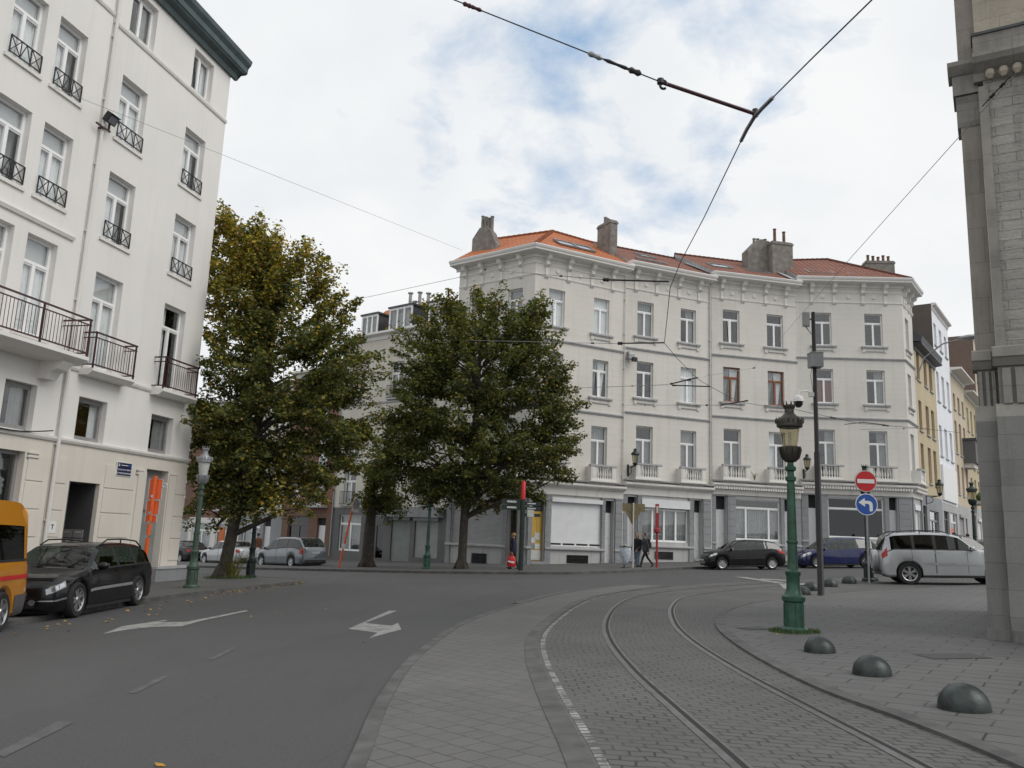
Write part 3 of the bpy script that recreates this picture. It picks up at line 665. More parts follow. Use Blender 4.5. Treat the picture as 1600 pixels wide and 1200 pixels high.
def balcony(root, F, xc, w, z, pr=.55, sides=True):
    m = MB(); a, b = -w / 2, w / 2
    m.ext([(0, -.22), (-pr * .55, -.20), (-pr - .05, -.08), (-pr - .05, 0), (0, 0)], a - .06, b + .06, 'render_trim')
    o = m.build('balcony', root, None, F @ T(xc, 0, z))
    m = MB(); h = .92
    m.box(a, b, -pr, -pr + .2, 0, .12, 'render_trim'); m.box(a - .05, b + .05, -pr - .04, -pr + .22, h - .1, h, 'string_stone')
    for s_ in (a, b - .3): m.box(s_, s_ + .3, -pr, -pr + .2, .12, h - .1, 'render_trim'); m.box(s_ + .06, s_ + .24, -pr - .015, -pr, .2, h - .18, 'render_trim')
    for s_ in (a, b - .16): m.box(s_, s_ + .16, -pr + .2, 0, 0, h - .1, 'render_trim')
    n = 7
    for i in range(n):
        x = a + .3 + (w - .6) * (i + .5) / n
        m.lathe([(.05, .12), (.05, .17), (.03, .20), (.062, .32), (.058, .42), (.03, .60), (.03, .68), (.05, .73), (.05, h - .1)], 'render_trim', 8, (x, -pr + .1, 0), caps=False)
    m.build('balustrade', o, 40)
def string_course(m, F, z, x0, x1, pr=.10, sk0=0., sk1=0.):
    m.M = F; m.ext([(0, z - .14), (-pr * .4, z - .12), (-pr * .5, z - .06), (-pr, z - .04), (-pr, z + .03), (0, z + .06)], x0, x1, 'string_stone', sk0, sk1); m.M = Matrix()
def roofquad(m, a, b, c, d, mat, thick=.12):
    a, b, c, d = map(Vector, (a, b, c, d)); u = (b - a).normalized(); n = (b - a).cross(d - a).normalized(); v = n.cross(u)
    pts = [a, b, c, d] if (c - d).length > 1e-6 else [a, b, c]
    m.add(pts, [tuple(range(len(pts)))], mat, [((p - a).dot(u), (p - a).dot(v)) for p in pts])
def skylight(root, O, u, v, x0, x1, t0, t1, open_=0.):
    """u along the eave, v up the slope (unit), metres"""
    u, v = Vector(u).normalized(), Vector(v).normalized(); n = u.cross(v).normalized()
    M = Matrix(((u.x, v.x, n.x, O[0]), (u.y, v.y, n.y, O[1]), (u.z, v.z, n.z, O[2]), (0, 0, 0, 1)))
    m = MB()
    for q in ((x0 - .07, x1 + .07, t0 - .07, t0), (x0 - .07, x1 + .07, t1, t1 + .07), (x0 - .07, x0, t0, t1), (x1, x1 + .07, t0, t1)): m.box(*q, 0, .10, 'zinc_grey')
    o = m.build('skylight', root, None, M)
    m = MB(); m.box(x0, x1, t0, t1, .05, .06, 'pane'); m.box(x0, x1, t0, t1, .01, .02, 'curtain_grey'); m.build('pane', o)
def chimney(root, M, w, d, h, pots, ph=.5, mat='chimney_render', slope=False, potm='clay_pot', h0=-.6):
    m = MB()
    if slope: m.poly([(-w / 2, h0), (w / 2, h0), (w / 2, h * .45), (w * .28, h * .86), (w * .12, h), (-w * .2, h), (-w * .5, h * .68)], -d / 2, d / 2, mat)
    else: m.box(-w / 2, w / 2, -d / 2, d / 2, h0, h, mat); m.box(-w / 2 - .05, w / 2 + .05, -d / 2 - .05, d / 2 + .05, h - .22, h - .1, mat)
    o = m.build('chimney', root, None, M)
    for i in range(pots):
        x = (-.5 + (i + .5) / pots) * w * (.55 if slope else .9); hh = ph * (1. - .25 * ((i * 7) % 3) / 2)
        p = MB(); z = (float(np.interp(x / w, (-.5, -.2, .12, .28, .5), (.68, 1., 1., .86, .45))) * h - .06) if slope else h - .02; p.lathe([(.11, z), (.10, z + hh), (.125, z + hh), (.125, z + hh + .06), (.08, z + hh + .06)], potm, 10, (x, 0, 0)); p.build('chimney_pot', o, 40)
    return o

# ------------------------------------------------------------------ the curved terrace
A0 = Vector((-3.59, 50.6)); AC = Vector((1.14, 47.0)); A1 = Vector((6.91, 50.1)); B1 = Vector((12.83, 52.6)); C1 = Vector((19.0, 54.0)); D1 = Vector((26.03, 53.6))
BS = math.radians(36.2); SD = Vector((math.sin(BS), math.cos(BS)))
W3 = (14.03, 16.3); W2 = (10.1, 12.42); W1 = (5.1, 8.35)
def terrace(root, F, L, cols, curs, gf_holes, fm=('pvc_white',) * 3, cor=(0, 0), brk=(), dentil=False, sk=(0, 0), balc=True, tilts=()):
    m = MB(); holes = []
    for i, (x0, x1) in enumerate(cols):
        for (z0, z1) in (W3, W2, (W1[0] if balc else 5.95, W1[1])): holes.append((x0, z0, x1, z1))
    wall(m, F, L, 4.6, 18.2, holes, 'render_grey', .24)
    wall(m, F, L, -1.2, 4.6, gf_holes, 'grey_base', .3)
    m.build('wall', root)
    for i, (x0, x1) in enumerate(cols):
        for r, (z0, z1) in enumerate((W3, W2, (W1[0] if balc else 5.95, W1[1]))):
            c = curs[i][r]; fmat = fm[r]
            win(root, F, x0, z0, x1, z1, tr=(.72, .72, .745)[r], fmat=fmat, cur=c, sill='crescent' if r < 2 else None, tilt=(i, r) in tilts, label='window with brown wooden frame' if fmat == 'wood_frame' else None)
        if balc: balcony(root, F, (x0 + x1) / 2, x1 - x0 + .62, 5.08)
    m = MB(); m.M = F; m.ext(CORN, cor[0], L + cor[1], 'render_white', sk[0], sk[1]); m.M = Matrix(); m.build('cornice', root)
    m = MB(); m.M = F; m.ext([(0, 17.0), (-.035, 17.0), (-.05, 17.06), (0, 17.09)], cor[0] * 0, L, 'render_trim')
    m.ext([(0, 17.72), (-.03, 17.72), (-.05, 17.8), (0, 17.84)], 0, L, 'render_trim'); xs = sorted(brk)
    for i in range(len(xs) - 1):
        c = (xs[i] + xs[i + 1]) / 2; m.tube([(c, 0, 17.42), (c, -.07, 17.42)], [.17, .1], 'render_trim', 10)
    m.build('frieze', root)
    for x in brk: put('bracket', bracket_mesh(), root, F @ T(x, 0, 18.1))
    for z in (13.2, 9.15): m = MB(); string_course(m, F, z, 0, L, .11, sk[0], sk[1]); m.build('string_course', root)
    m = MB(); m.M = F
    m.ext([(0, 4.12), (-.10, 4.12), (-.12, 4.5), (-.22, 4.56), (-.42, 4.66), (-.46, 4.72), (-.46, 4.80), (-.30, 4.87), (0, 4.93)], 0, L, 'render_trim', sk[0], sk[1])
    m.ext([(-.3, 4.90), (-.5, 4.93), (-.52, 5.0), (0, 5.06)], 0, L, 'string_stone', sk[0], sk[1])
    if dentil:
        n = int(L / .17)
        for i in range(n): x = L * (i + .5) / n; m.box(x - .055, x + .055, -.40, -.20, 4.46, 4.60, 'render_white')
    m.M = Matrix(); m.build('ledge', root)
    cuts = sorted((h[0] - .06, h[2] + .06) for h in gf_holes if h[1] < .95); a = .02
    for c0, c1 in cuts + [(L - .02, L)]:
        if c0 - a > .15: m = MB(); m.M = F; m.ext([(0, 1.02), (-.12, 1.0), (-.15, 1.04), (-.15, 1.12), (0, 1.16)], a, c0, 'string_stone', sk[0] if a < .1 else 0, sk[1] if c0 > L - .1 else 0); m.build('plinth_moulding', root)
        a = c1
def down_pipe(root, F, x, z0, z1, mat='zinc_grey', r=.05):
    m = MB(); m.M = F; m.tube([(x, -.09, z0), (x, -.09, z1)], r, mat, 8)
    z = z0 + 1.
    while z < z1: m.box(x - .07, x + .07, -.1, 0, z, z + .04, mat); z += 2.2
    m.build('drain_pipe', root, 40)
def shell(m, F, L, D, z0, z1, mat, top='slate'):
    m.M = F
    m.quad((0, 0, z0), (0, D, z0), (0, D, z1), (0, 0, z1), mat); m.quad((L, 0, z0), (L, D, z0), (L, D, z1), (L, 0, z1), mat)
    m.quad((0, D, z0), (L, D, z0), (L, D, z1), (0, D, z1), mat); m.quad((0, .01, z1), (L, .01, z1), (L, D, z1), (0, D, z1), top); m.M = Matrix()

# --- corner house with the orange roof
FA, LA = frame2(AC, A1)
house = thing('corner_house', 'cream corner house with bright orange tiled roof at the left end of the terrace', 'house', (AC.x, AC.y, 0), math.atan2((A1 - AC).y, (A1 - AC).x), 'houses of the curved terrace')
Iinv = (FA).inverted(); I4 = Matrix()
FL, LL = frame2(A0, AC); FL = Iinv @ FL
tA = math.tan(math.radians(65.4) / 2)
terrace(house, I4, LA, [(.97, 2.1), (4.2, 5.35)], [('bright', 'sheer', 'low'), ('white', 'pinch', 'sheer')],
        [(1.6, 1.22, 5.0, 3.95, .12), (5.3, .32, 5.93, 3.97), (.32, .34, 1.1, 3.7)], cor=(0, .1), brk=(.75, 2.3, 4.0, 5.55), sk=(tA, 0), tilts=((0, 0), (1, 1)))
terrace(house, FL, LL, [(.9, 2.0), (3.96, 5.05)], [('low', 'none', 'low'), ('sheer', 'sheer', 'low')],
        [(.4, 1.15, 4.25, 3.62, .12), (4.6, .25, 5.5, 3.7)], cor=(-.25, 0), brk=(.55, 1.9, 3.4, 4.9), sk=(0, -tA))
roller(house, I4, 1.6, 1.22, 5.0, 3.95, 'shutter_white', .08, .24, .16); door(house, I4, 5.3, .32, 5.93, 3.97, 3.2)
door(house, I4, .32, .34, 1.1, 3.7, 3.05, 'door_yellow', .2, 'yellow panelled door with pasted bills')
m = MB()
for x, z, w, h, mt in ((.40, 1.35, .28, .3, 'litter'), (.62, 1.5, .34, .42, 'pale_paint'), (.45, 1.0, .2, .28, 'gate_green'), (.66, 1.02, .32, .3, 'litter'), (.36, .4, .7, .55, 'pale_paint')): m.box(x, x + w, .168, .184, z, z + h, mt)
m.build('pasted_bill', house)
roller(house, FL, .4, 1.15, 4.25, 3.62, 'shutter_grey', .1, .0); door(house, FL, 4.6, .25, 5.5, 3.7, 3.0, 'door_grey', .5)
for a, b in ((1.15, 1.55), (5.02, 5.28), (6.0, 6.5)): pilaster(house, I4, a, b, .02, 4.02)
for a, b in ((.02, .36), (4.28, 4.58), (5.5, 5.9)): pilaster(house, FL, a, b, -.05, 4.02)
pilaster(house, I4, .03, .30, .02, 4.02)
grate(house, I4, 2.7, .28, 4.15, .74); grate(house, FL, 2.06, .05, 3.16, .62)
down_pipe(house, I4, LA - .05, .1, 18.1, 'render_grey', .035)
apex = Vector((3.2, 3.6, 21.5)); apB = Vector((LA + .25, 3.9, 21.5)); back = FL @ Vector((-.2, 3.6, 21.5)); e0 = Vector((-.75 * tA, -.75, 18.6)); e1 = Vector((LA, -.75, 18.6)); e2 = FL @ Vector((-.2, -.75, 18.6))
m = MB(); roofquad(m, e0, e1, apB, apex, 'orange_tiles'); roofquad(m, e2, e0, apex, back, 'orange_tiles')
for a, b in ((e0, apex), (apex, apB), (apex, back)):
    n = int((b - a).length / .36)
    for i in range(n): p = a.lerp(b, i / n); q = a.lerp(b, (i + 1.08) / n); m.tube([p, q], [.13, .10], 'orange_tiles', 8)
far_l = FL @ Vector((-.2, 9, 18.6)); m.quad(apB, apex, apex + Vector((0, 5, -3)), apB + Vector((0, 5, -3)), 'orange_tiles'); m.quad(back, apex, apex + Vector((0, 5, -3)), far_l, 'orange_tiles')
m.quad((LA, -.75, 18.6), (LA, .2, 18.6), (LA, 3.9, 21.5), (LA, 3.8, 21.6), 'lead_flash')
m.build('roof', house)
uA = (e1 - e0).normalized(); vA = (uA.cross((e1 - e0).cross(apex - e0).normalized()) * -1).normalized()
for x0, x1 in ((2.35, 3.55), (3.75, 4.9)): skylight(house, e0, uA, vA, x0, x1, 1.35, 2.25)
m = MB(); shell(m, I4, LA, 9, -1, 18.2, 'cream_render'); m.M = FL; m.quad((0, 0, -1), (0, 8, -1), (0, 8, 18.2), (0, 0, 18.2), 'cream_render'); m.M = Matrix(); m.build('rear_wall', house)
chimney(house, FL @ T(.75, 1.6, 19.2) @ RZ(.1), 1.8, .7, 2.2, 4, .95, slope=True, potm='chimney_render', h0=-1.)
chimney(house, T(LA - .15, 1.9, 19.6), .55, 1.5, 2.6, 3, .35, potm='chimney_render', h0=-1.5)

# --- second, third and fourth houses
def house_n(p, q, b, name, label, gf, cols, curs, brk, fm=('pvc_white',) * 3, dentil=False, tilts=(), sk=(0, 0), roof='red_tiles', hip=False, fan=(0, 0)):
    F, L = frame2(p, q)
    h = thing(name, label, 'house', (p.x, p.y, b), math.atan2((q - p).y, (q - p).x), 'houses of the curved terrace')
    terrace(h, I4, L, cols, curs, gf, fm, (-.06, .06), brk, dentil, sk, True, tilts)
    m = MB(); a, c = Vector((0, -.75, 18.6)), Vector((L, -.75, 18.6)); e, f = Vector((-4.8 * math.tan(R(fan[0] / 2)), 4.6, 21.5)), Vector((L + 4.8 * math.tan(R(fan[1] / 2)), 4.6, 21.5)); a.x -= .03; c.x += .03; dn = Vector((0, 0, -1.2))
    if hip: c = Vector((L + .4, -.75, 18.6)); f = Vector((L - 3.4, 4.6, 21.7))
    roofquad(m, a, c, f, e, roof); m.quad(a, e, e + dn, a + dn * .15, 'lead_flash'); m.quad(e, f, f + Vector((0, 5, -3)), e + Vector((0, 5, -3)), roof)
    n = int((f - e).length / .36)
    for i in range(n): m.tube([e.lerp(f, i / n), e.lerp(f, (i + 1.08) / n)], [.13, .10], roof, 8)
    return h, F, L, m, a, (c - a).normalized(), (e - a).normalized(), f, c
hB, FB, LB, m, ra, ru, rv, rf, rc = house_n(A1, B1, .32, 'terraced_house', 'cream terraced house with roller box window and worn red roof, second from the left', [(.36, .3, 1.0, 3.98), (1.35, 1.36, 4.72, 3.9, .14), (5.16, .45, 5.76, 4.02)], [(.9, 2.1), (4.15, 5.34)],
    [('sheer', 'none', 'low'), ('right', 'white', 'sheer')], (.75, 2.3, 4.0, 5.55), fan=(5, 10.5))
m.box(LB - .5, LB - .2, -.8, -.2, 18.62, 18.7, 'lead_flash'); m.quad((LB - .25, -.7, 18.75), (LB + .05, -.7, 18.75), (LB + .05, 2.6, 20.55), (LB - .25, 2.6, 20.55), 'lead_flash'); m.build('roof', hB)
skylight(hB, ra, ru, rv, 2.6, 3.7, 3.3, 4.3); skylight(hB, ra, ru, rv, 1.2, 3.3, 1.2, 1.55)
win(hB, I4, 1.35, 1.36, 4.72, 3.36, tr=None, mull=(.25, .5, .75), cur='sheer', depth=.12); roller(hB, I4, 1.35, 3.36, 4.72, 3.9, 'shutter_white', .06, .5)
door(hB, I4, .36, .3, 1.0, 3.98, 3.1); door(hB, I4, 5.16, .45, 5.76, 4.02, 3.2)
for a, b in ((.03, .32), (1.04, 1.33), (4.76, 5.12), (5.8, 6.36)): pilaster(hB, I4, a, b, .1, 4.02)
grate(hB, I4, 2.3, .32, 3.6, .78); down_pipe(hB, I4, LB - .04, .2, 18.1, 'render_grey', .035)
m = MB(); shell(m, I4, LB, 9, -1.2, 18.2, 'cream_render'); m.build('rear_wall', hB)

hC, FC, LC, m, ra, ru, rv, rf, rc = house_n(B1, C1, .68, 'terraced_house', 'cream terraced house with brown framed windows and a black hatchback parked in front', [(.36, .66, 1.08, 4.02), (1.73, 1.32, 4.83, 3.88, .14), (5.15, .8, 5.8, 4.02)], [(.93, 2.14), (4.14, 5.34)],
    [('none', 'pinch', 'low'), ('none', 'pinch', 'left')], (.85, 2.39, 4.05, 5.55), ('pvc_white', 'wood_frame', 'pvc_white'), True, ((0, 0),), fan=(10.5, 16.5))
for k in (.25, .31): m.box(k * LC, k * LC + .02, 0, .01, 18.7, 18.71, 'lead_flash')
m.quad((LC - .75, -.7, 18.72), (LC - .3, -.7, 18.72), (LC - .1, 2.6, 20.5), (LC - .45, 2.6, 20.5), 'lead_flash'); m.build('roof', hC)
skylight(hC, ra, ru, rv, .9, 2.3, 1.9, 3.0); skylight(hC, ra, ru, rv, 3.6, 5.1, 1.7, 2.7)
win(hC, I4, 1.73, 1.32, 4.83, 3.88, tr=.80, mull=(.24, .76), cur='low', depth=.12)
door(hC, I4, .36, .66, 1.08, 4.02, 3.12); door(hC, I4, 5.15, .8, 5.8, 4.02, 3.2)
for a, b in ((.03, .32), (1.12, 1.68), (4.87, 5.12), (5.84, 6.28)): pilaster(hC, I4, a, b, .3, 4.02)
grate(hC, I4, 2.4, .5, 3.6, .92); down_pipe(hC, I4, .03, .4, 18.1, r=.04)
m = MB(); m.M = T(2.9, -.32, 5.1); 
for i in range(9): m.tube([(0, 0, 0), (.1 * math.cos(i), .05, .25 + .05 * (i % 3)), (.28 * math.cos(i * 1.3), .08 * math.sin(i), .42 + .05 * (i % 4))], [.012, .01, .004], 'grass_blade', 4)
m.M = Matrix(); m.build('balcony_plant', hC)
m = MB(); shell(m, I4, LC, 9, -1.4, 18.2, 'cream_render'); m.build('rear_wall', hC)
chimney(hC, T(LC - 1.1, 2.4, 19.7), 2.6, .9, 2.6, 5, .28, potm='chimney_render', slope=True, h0=-1.5); chimney(hC, T(LC - .1, 1.7, 19.5), 1.6, .8, 2.6, 2, 1.0, h0=-1.6)

hD, FD, LD, m, ra, ru, rv, rf, rc = house_n(C1, D1, 1.03, 'corner_house', 'cream corner house with dark shop window at the right end of the curved terrace', [(.5, .6, 1.1, 4.05), (1.75, 1.36, 5.26, 3.92, .14), (5.62, .75, 6.13, 4.05)], [(1.17, 2.34), (4.52, 5.7)],
    [('none', 'red', 'right'), ('none', 'right', 'right')], (1.06, 2.56, 4.45, 5.94), dentil=True, sk=(0, -.545), hip=True, fan=(16.5, 0))
FRl = (T(C1.x, C1.y, 1.03) @ RZ(math.atan2((D1 - C1).y, (D1 - C1).x))).inverted() @ (T(D1.x, D1.y, 1.03) @ RZ(math.atan2(SD.y, SD.x))); LR = 3.3
rr = FRl @ Vector((LR, -.75, 18.6)); roofquad(m, rc, rr, rf + Vector((1.6, 2.2, -1.2)), rf, 'red_tiles')
m.tube([rf, rc], [.13, .11], 'red_tiles', 8); m.build('roof', hD)
terrace(hD, FRl, LR, [(.75, 1.85)], [('sheer', 'sheer', 'sheer')], [(.55, .5, 2.2, 3.7, .12), (2.45, .5, 3.0, 3.7)], cor=(0, 0), brk=(.6, 2.0, 3.0), dentil=True, sk=(.545, 0))
roller(hD, FRl, .55, .5, 2.2, 3.7, 'shutter_white', .08, .35); door(hD, FRl, 2.45, .5, 3.0, 3.7, 3.0, 'door_white')
skylight(hD, ra, ru, rv, 1.2, 2.8, 1.2, 2.2); skylight(hD, ra, ru, rv, 3.9, 5.4, 1.2, 2.2)
win(hD, I4, 1.75, 1.36, 5.26, 3.92, tr=.74, mull=(), cur='papers', depth=.12, pane='dark_glass', label='dark shop window with white transom bar and sheets of paper')
door(hD, I4, .5, .6, 1.1, 4.05, 3.15, 'door_white'); door(hD, I4, 5.62, .75, 6.13, 4.05, 3.2)
for a, b in ((.06, .46), (1.14, 1.7), (5.3, 5.58), (6.2, 6.98)): pilaster(hD, I4, a, b, .4, 4.02)
for a, b in ((.06, .5), (3.02, 3.28)): pilaster(hD, FRl, a, b, .4, 4.02)
m = MB(); shell(m, I4, LD, 9, -1.6, 18.2, 'cream_render'); m.M = FRl; m.quad((LR, 0, -1), (LR, 7, -1), (LR, 7, 18.2), (LR, 0, 18.2), 'cream_render'); m.M = Matrix(); m.build('rear_wall', hD)
chimney(hD, T(8.1, 6.4, 19.2), 2.1, .8, 3.0, 5, .5, h0=-1.5)

# ------------------------------------------------------------------ plainer houses of the side streets
def plain_house(name, label, p, q, H, base, wallm, floors, cols, gf=(), D=9., gfz=None, gfm='grey_base', fmat='pvc_white', curs=('sheer', 'none', 'low', 'sides'), sillm='string_stone', corn=.45, cornm='render_trim', strings=(), tr=.7, sides=None):
    F, L = frame2(p, q); h = thing(name, label, 'house', (p[0], p[1], base), math.atan2(q[1] - p[1], q[0] - p[0])); m = MB()
    holes = [(x0, z0, x1, z1) for x0, x1 in cols for z0, z1 in floors]; g0 = gfz or -1.
    wall(m, I4, L, g0, H, holes, wallm, .2)
    if gfz: wall(m, I4, L, -1.2, gfz, [g[1:5] for g in gf], gfm, .2)
    m.build('wall', h); k = 0
    for x0, x1 in cols:
        for z0, z1 in floors: win(h, I4, x0, z0, x1, z1, tr=tr, fmat=fmat, cur=curs[k % len(curs)], sill='plain', smat=sillm, depth=.16); k += 1
    for g in gf:
        kind, x0, z0, x1, z1 = g[:5]; mt = g[5] if len(g) > 5 else None
        if kind == 'door': door(h, I4, x0, z0, x1, z1, z0 + (z1 - z0) * .8, mt or 'door_white', .18)
        elif kind == 'shut': roller(h, I4, x0, z0, x1, z1, mt or 'shutter_white', .1, .25)
        elif kind == 'shop': win(h, I4, x0, z0, x1, z1, tr=.76, mull=(.5,), fmat=mt or 'pvc_white', cur=g[6] if len(g) > 6 else 'low', depth=.12)
        elif kind == 'dark': win(h, I4, x0, z0, x1, z1, tr=.8, mull=(.5,), fmat=mt or 'frame_dark', cur='none', depth=.14, pane='dark_glass')
    if corn:
        m = MB(); m.ext([(0, H - .45), (-.06, H - .45), (-.1, H - .2), (-corn, H - .12), (-corn, H + .02), (0, H + .06)], 0, L, cornm); m.build('cornice', h)
    if strings:
        for z in strings: m = MB(); m.ext([(0, z - .1), (-.07, z - .08), (-.08, z + .03), (0, z + .05)], 0, L, sillm); m.build('string_course', h)
    m = MB(); shell(m, I4, L, D, -1.2, H, sides or wallm); m.build('rear_wall', h)
    return h, L
P = lambda s: (A0.x - .78 * s, A0.y + .626 * s)
S = lambda s: (D1.x + SD.x * s, D1.y + SD.y * s)
# the cream house with dormers, left of the terrace, partly behind the trees
b = -.35
cream, L = plain_house('dormer_house', 'cream rendered house with three white dormers between the two big trees', P(10.7), P(.02), 15.3 , b, 'cream_render', [(10.65, 13.15), (6.7, 9.3), (3.7, 5.95)], [(1.0, 2.2), (4.9, 6.1), (8.3, 9.4)],
    [('shop', .8, .65, 3.0, 3.0, 'pvc_white', 'poster'), ('dark', 3.5, .2, 5.2, 3.0), ('shut', 5.9, .2, 7.6, 3.0, 'gate_green'), ('shut', 8.0, .5, 10.0, 3.0, 'shutter_grey')], gfz=3.5, gfm='dark_shopfront', curs=('sheer', 'none', 'sides'), cornm='render_white', strings=(10.5,))
m = MB(); m.box(4.8, 10.4, -.45, 0, 2.95, 3.55, 'blue_stone'); m.build('awning_box', cream)
for x0, x1 in ((1.0, 2.2), (4.9, 6.1), (8.3, 9.4)):
    for z in (3.7, 10.7):
        m = MB(); w = x1 - x0 + .3; xc = (x0 + x1) / 2
        for i in range(13): x = xc - w / 2 + w * i / 12; m.tube([(x, -.16, z), (x, -.16, z + .85)], .012, 'iron_black', 5, False)
        for zz in (z + .04, z + .85): m.box(xc - w / 2, xc + w / 2, -.18, -.14, zz - .018, zz + .018, 'iron_black')
        m.box(xc - w / 2, xc + w / 2, -.2, 0, z - .1, z - .02, 'string_stone'); m.build('balcony_railing', cream)
m = MB(); roofquad(m, (0, .5, 15.3), (4.1, .5, 15.3), (4.1, 3.6, 18.3), (0, 3.6, 18.3), 'orange_tiles'); roofquad(m, (4.1, .5, 15.3), (10.6, .5, 15.3), (10.6, 3.6, 17.1), (4.1, 3.6, 17.1), 'slate'); m.quad((0, 3.6, 18.3), (4.1, 3.6, 18.3), (4.1, 9, 15.3), (0, 9, 15.3), 'slate'); m.quad((4.1, 3.6, 17.1), (10.6, 3.6, 17.1), (10.6, 9, 15.3), (4.1, 9, 15.3), 'slate'); m.build('roof', cream)
for s0, s1, zt in ((9.35, 7.7, 16.95), (6.55, 4.35, 17.1), (2.8, 1.35, 16.95)):
    x0, x1 = 10.7 - s0, 10.7 - s1; m = MB(); m.box(x0 - .1, x1 + .1, .12, 3, zt - .1, zt + .02, 'slate'); m.box(x0, x0 + .1, .3, 2.6, 15.35, zt - .1, 'slate'); m.box(x1 - .1, x1, .3, 2.6, 15.35, zt - .1, 'slate')
    o = m.build('dormer', cream); win(o, I4, x0 + .0, 15.42, x1, zt - .1, tr=None, mull=(.36, .66), cur='sheer', depth=.2, ft=.1)
chimney(cream, T(3.9, 2.6, 16.2), 1.3, .6, 1.4, 0, h0=-.8)
m = MB()
for x, h_ in ((3.6, 2.6), (4.55, 2.5), (5.4, 2.3), (4.1, 1.9)): m.lathe([(.13, 16.2), (.12, 16.2 + h_), (.2, 16.2 + h_), (.2, 16.27 + h_), (.1, 16.27 + h_)], 'metal_pot', 10, (x, 2.6, 0))
m.build('flue_pipe', cream, 40)
down_pipe(cream, I4, .12, .2, 15.)
h1, L = plain_house('brick_house', 'dark red brick house with lacework balcony behind the yellowing maple', P(16.2), P(10.72), 13.6, -.6, 'red_brick', [(9.8, 12.0), (6.7, 8.9), (3.9, 5.9)], [(.8, 1.8), (3.4, 4.5)], [('dark', .7, .15, 3.0, 3.1), ('door', 4.0, .2, 4.9, 3.0, 'door_white')], gfz=3.4, gfm='brown_brick', curs=('white', 'sides'), sides='brown_brick')
m = MB(); m.box(3.0, 5.0, -.6, 0, 3.7, 3.85, 'string_stone')
for i in range(14): x = 3.05 + 1.9 * i / 13; m.tube([(x, -.56, 3.85), (x + .08, -.56, 4.2), (x - .06, -.56, 4.5), (x, -.56, 4.8)], .018, 'white_paint', 4, False)
m.box(3.0, 5.0, -.59, -.54, 4.8, 4.86, 'iron_black'); m.build('balcony', h1)
h2, L = plain_house('shop_house', 'grey and white shop house behind the silver saloon car', P(21.4), P(16.22), 13.2, -.8, 'cream_render', [(9.5, 11.8), (6.5, 8.7), (3.9, 5.9)], [(.7, 1.7), (3.2, 4.2)], [('shop', .4, .6, 2.6, 3.0, 'pvc_white', 'sheer'), ('door', 3.0, .2, 3.9, 3.0, 'door_white')], gfz=3.4, gfm='blue_stone')
h3, L = plain_house('shop_house', 'brick shop house with narrow orange banner at the far left behind the lamp post', P(28.5), P(21.42), 12.6, -1.1, 'red_brick', [(9.0, 11.2), (6.3, 8.3), (3.9, 5.7)], [(.9, 1.9), (3.4, 4.4), (5.4, 6.3)], [('shop', .5, .5, 3.2, 2.9, 'pvc_white', 'poster'), ('shop', 3.9, .5, 6.4, 2.9, 'pvc_white', 'sheer')], gfz=3.3, gfm='render_trim', sides='brown_brick')
m = MB(); m.box(5.2, 5.9, -.5, -.42, .6, 2.6, 'canopy_orange'); m.build('shop_banner', h3); m = MB(); m.box(6.5, 6.75, -.12, 0, 0, 3.3, 'red_dull'); m.build('pilaster', h3)
h4, L = plain_house('brick_house', 'plain brown brick house at the far end of the left street', P(36), P(28.52), 12.9, -1.3, 'brown_brick', [(9.0, 11.2), (6.3, 8.3), (3.9, 5.7)], [(.9, 1.9), (3.4, 4.4), (5.6, 6.5)], [('dark', .5, .3, 3.2, 2.9), ('door', 4.2, .2, 5.2, 2.9, 'door_grey')], gfz=3.3, gfm='grey_base')

h5, L = plain_house('brick_house', 'long brown brick house closing the far left street beyond the others', P(52), P(36.02), 13.4, -1.6, 'brown_brick', [(9.0, 11.2), (6.3, 8.3), (3.9, 5.7)], [(1.5, 2.6), (5, 6.1), (8.5, 9.6), (12, 13.1)], [('dark', 1.5, .3, 4.2, 2.9), ('door', 6.2, .2, 7.2, 2.9, 'door_grey')], gfz=3.3, gfm='grey_base')

# right hand street, going away
och, L = plain_house('ochre_house', 'ochre rendered house with dark windows next to the right corner house', S(3.32), S(11.6), 14.85, 1.25, 'ochre_render', [(12.4, 14.45), (8.8, 10.95), (5.3, 7.9)], [(.8, 1.9), (3.5, 4.7), (5.7, 6.9)], [('dark', .6, .5, 2.0, 3.6), ('shop', 3.0, .6, 6.6, 3.4, 'pvc_grey', 'papers')], gfz=4.4, gfm='blue_stone', fmat='wood_frame', curs=('none', 'low'), corn=.55, cornm='iron_black', sides='dark_brick')
m = MB(); m.ext([(0, 15.0), (-.5, 14.9), (-.6, 15.3), (.6, 16.1), (2.2, 16.6), (2.2, 15.)], 0, L, 'slate'); m.box(.2, 2.6, 1.5, 4, 15, 17, 'dark_brick'); m.build('roof', och)
wht, L = plain_house('white_house', 'tall bright white house with blank white panel above its shop', S(11.62), S(19.3), 19.6, 1.5, 'bright_white', [(16.4, 18.2), (11.9, 14.3), (7.6, 10.0)], [(.6, 1.7), (3.0, 4.2), (5.5, 6.7)], [('dark', .6, .4, 3.0, 3.4), ('shop', 3.6, .4, 7.0, 3.4, 'pvc_white', 'red')], gfz=4.0, gfm='grey_base', curs=('none', 'low'), corn=.35, sides='dark_brick', sillm='string_stone')
m = MB(); m.box(.3, 7.0, -.16, -.02, 4.2, 6.9, 'white_paint'); m.build('fascia_panel', wht)
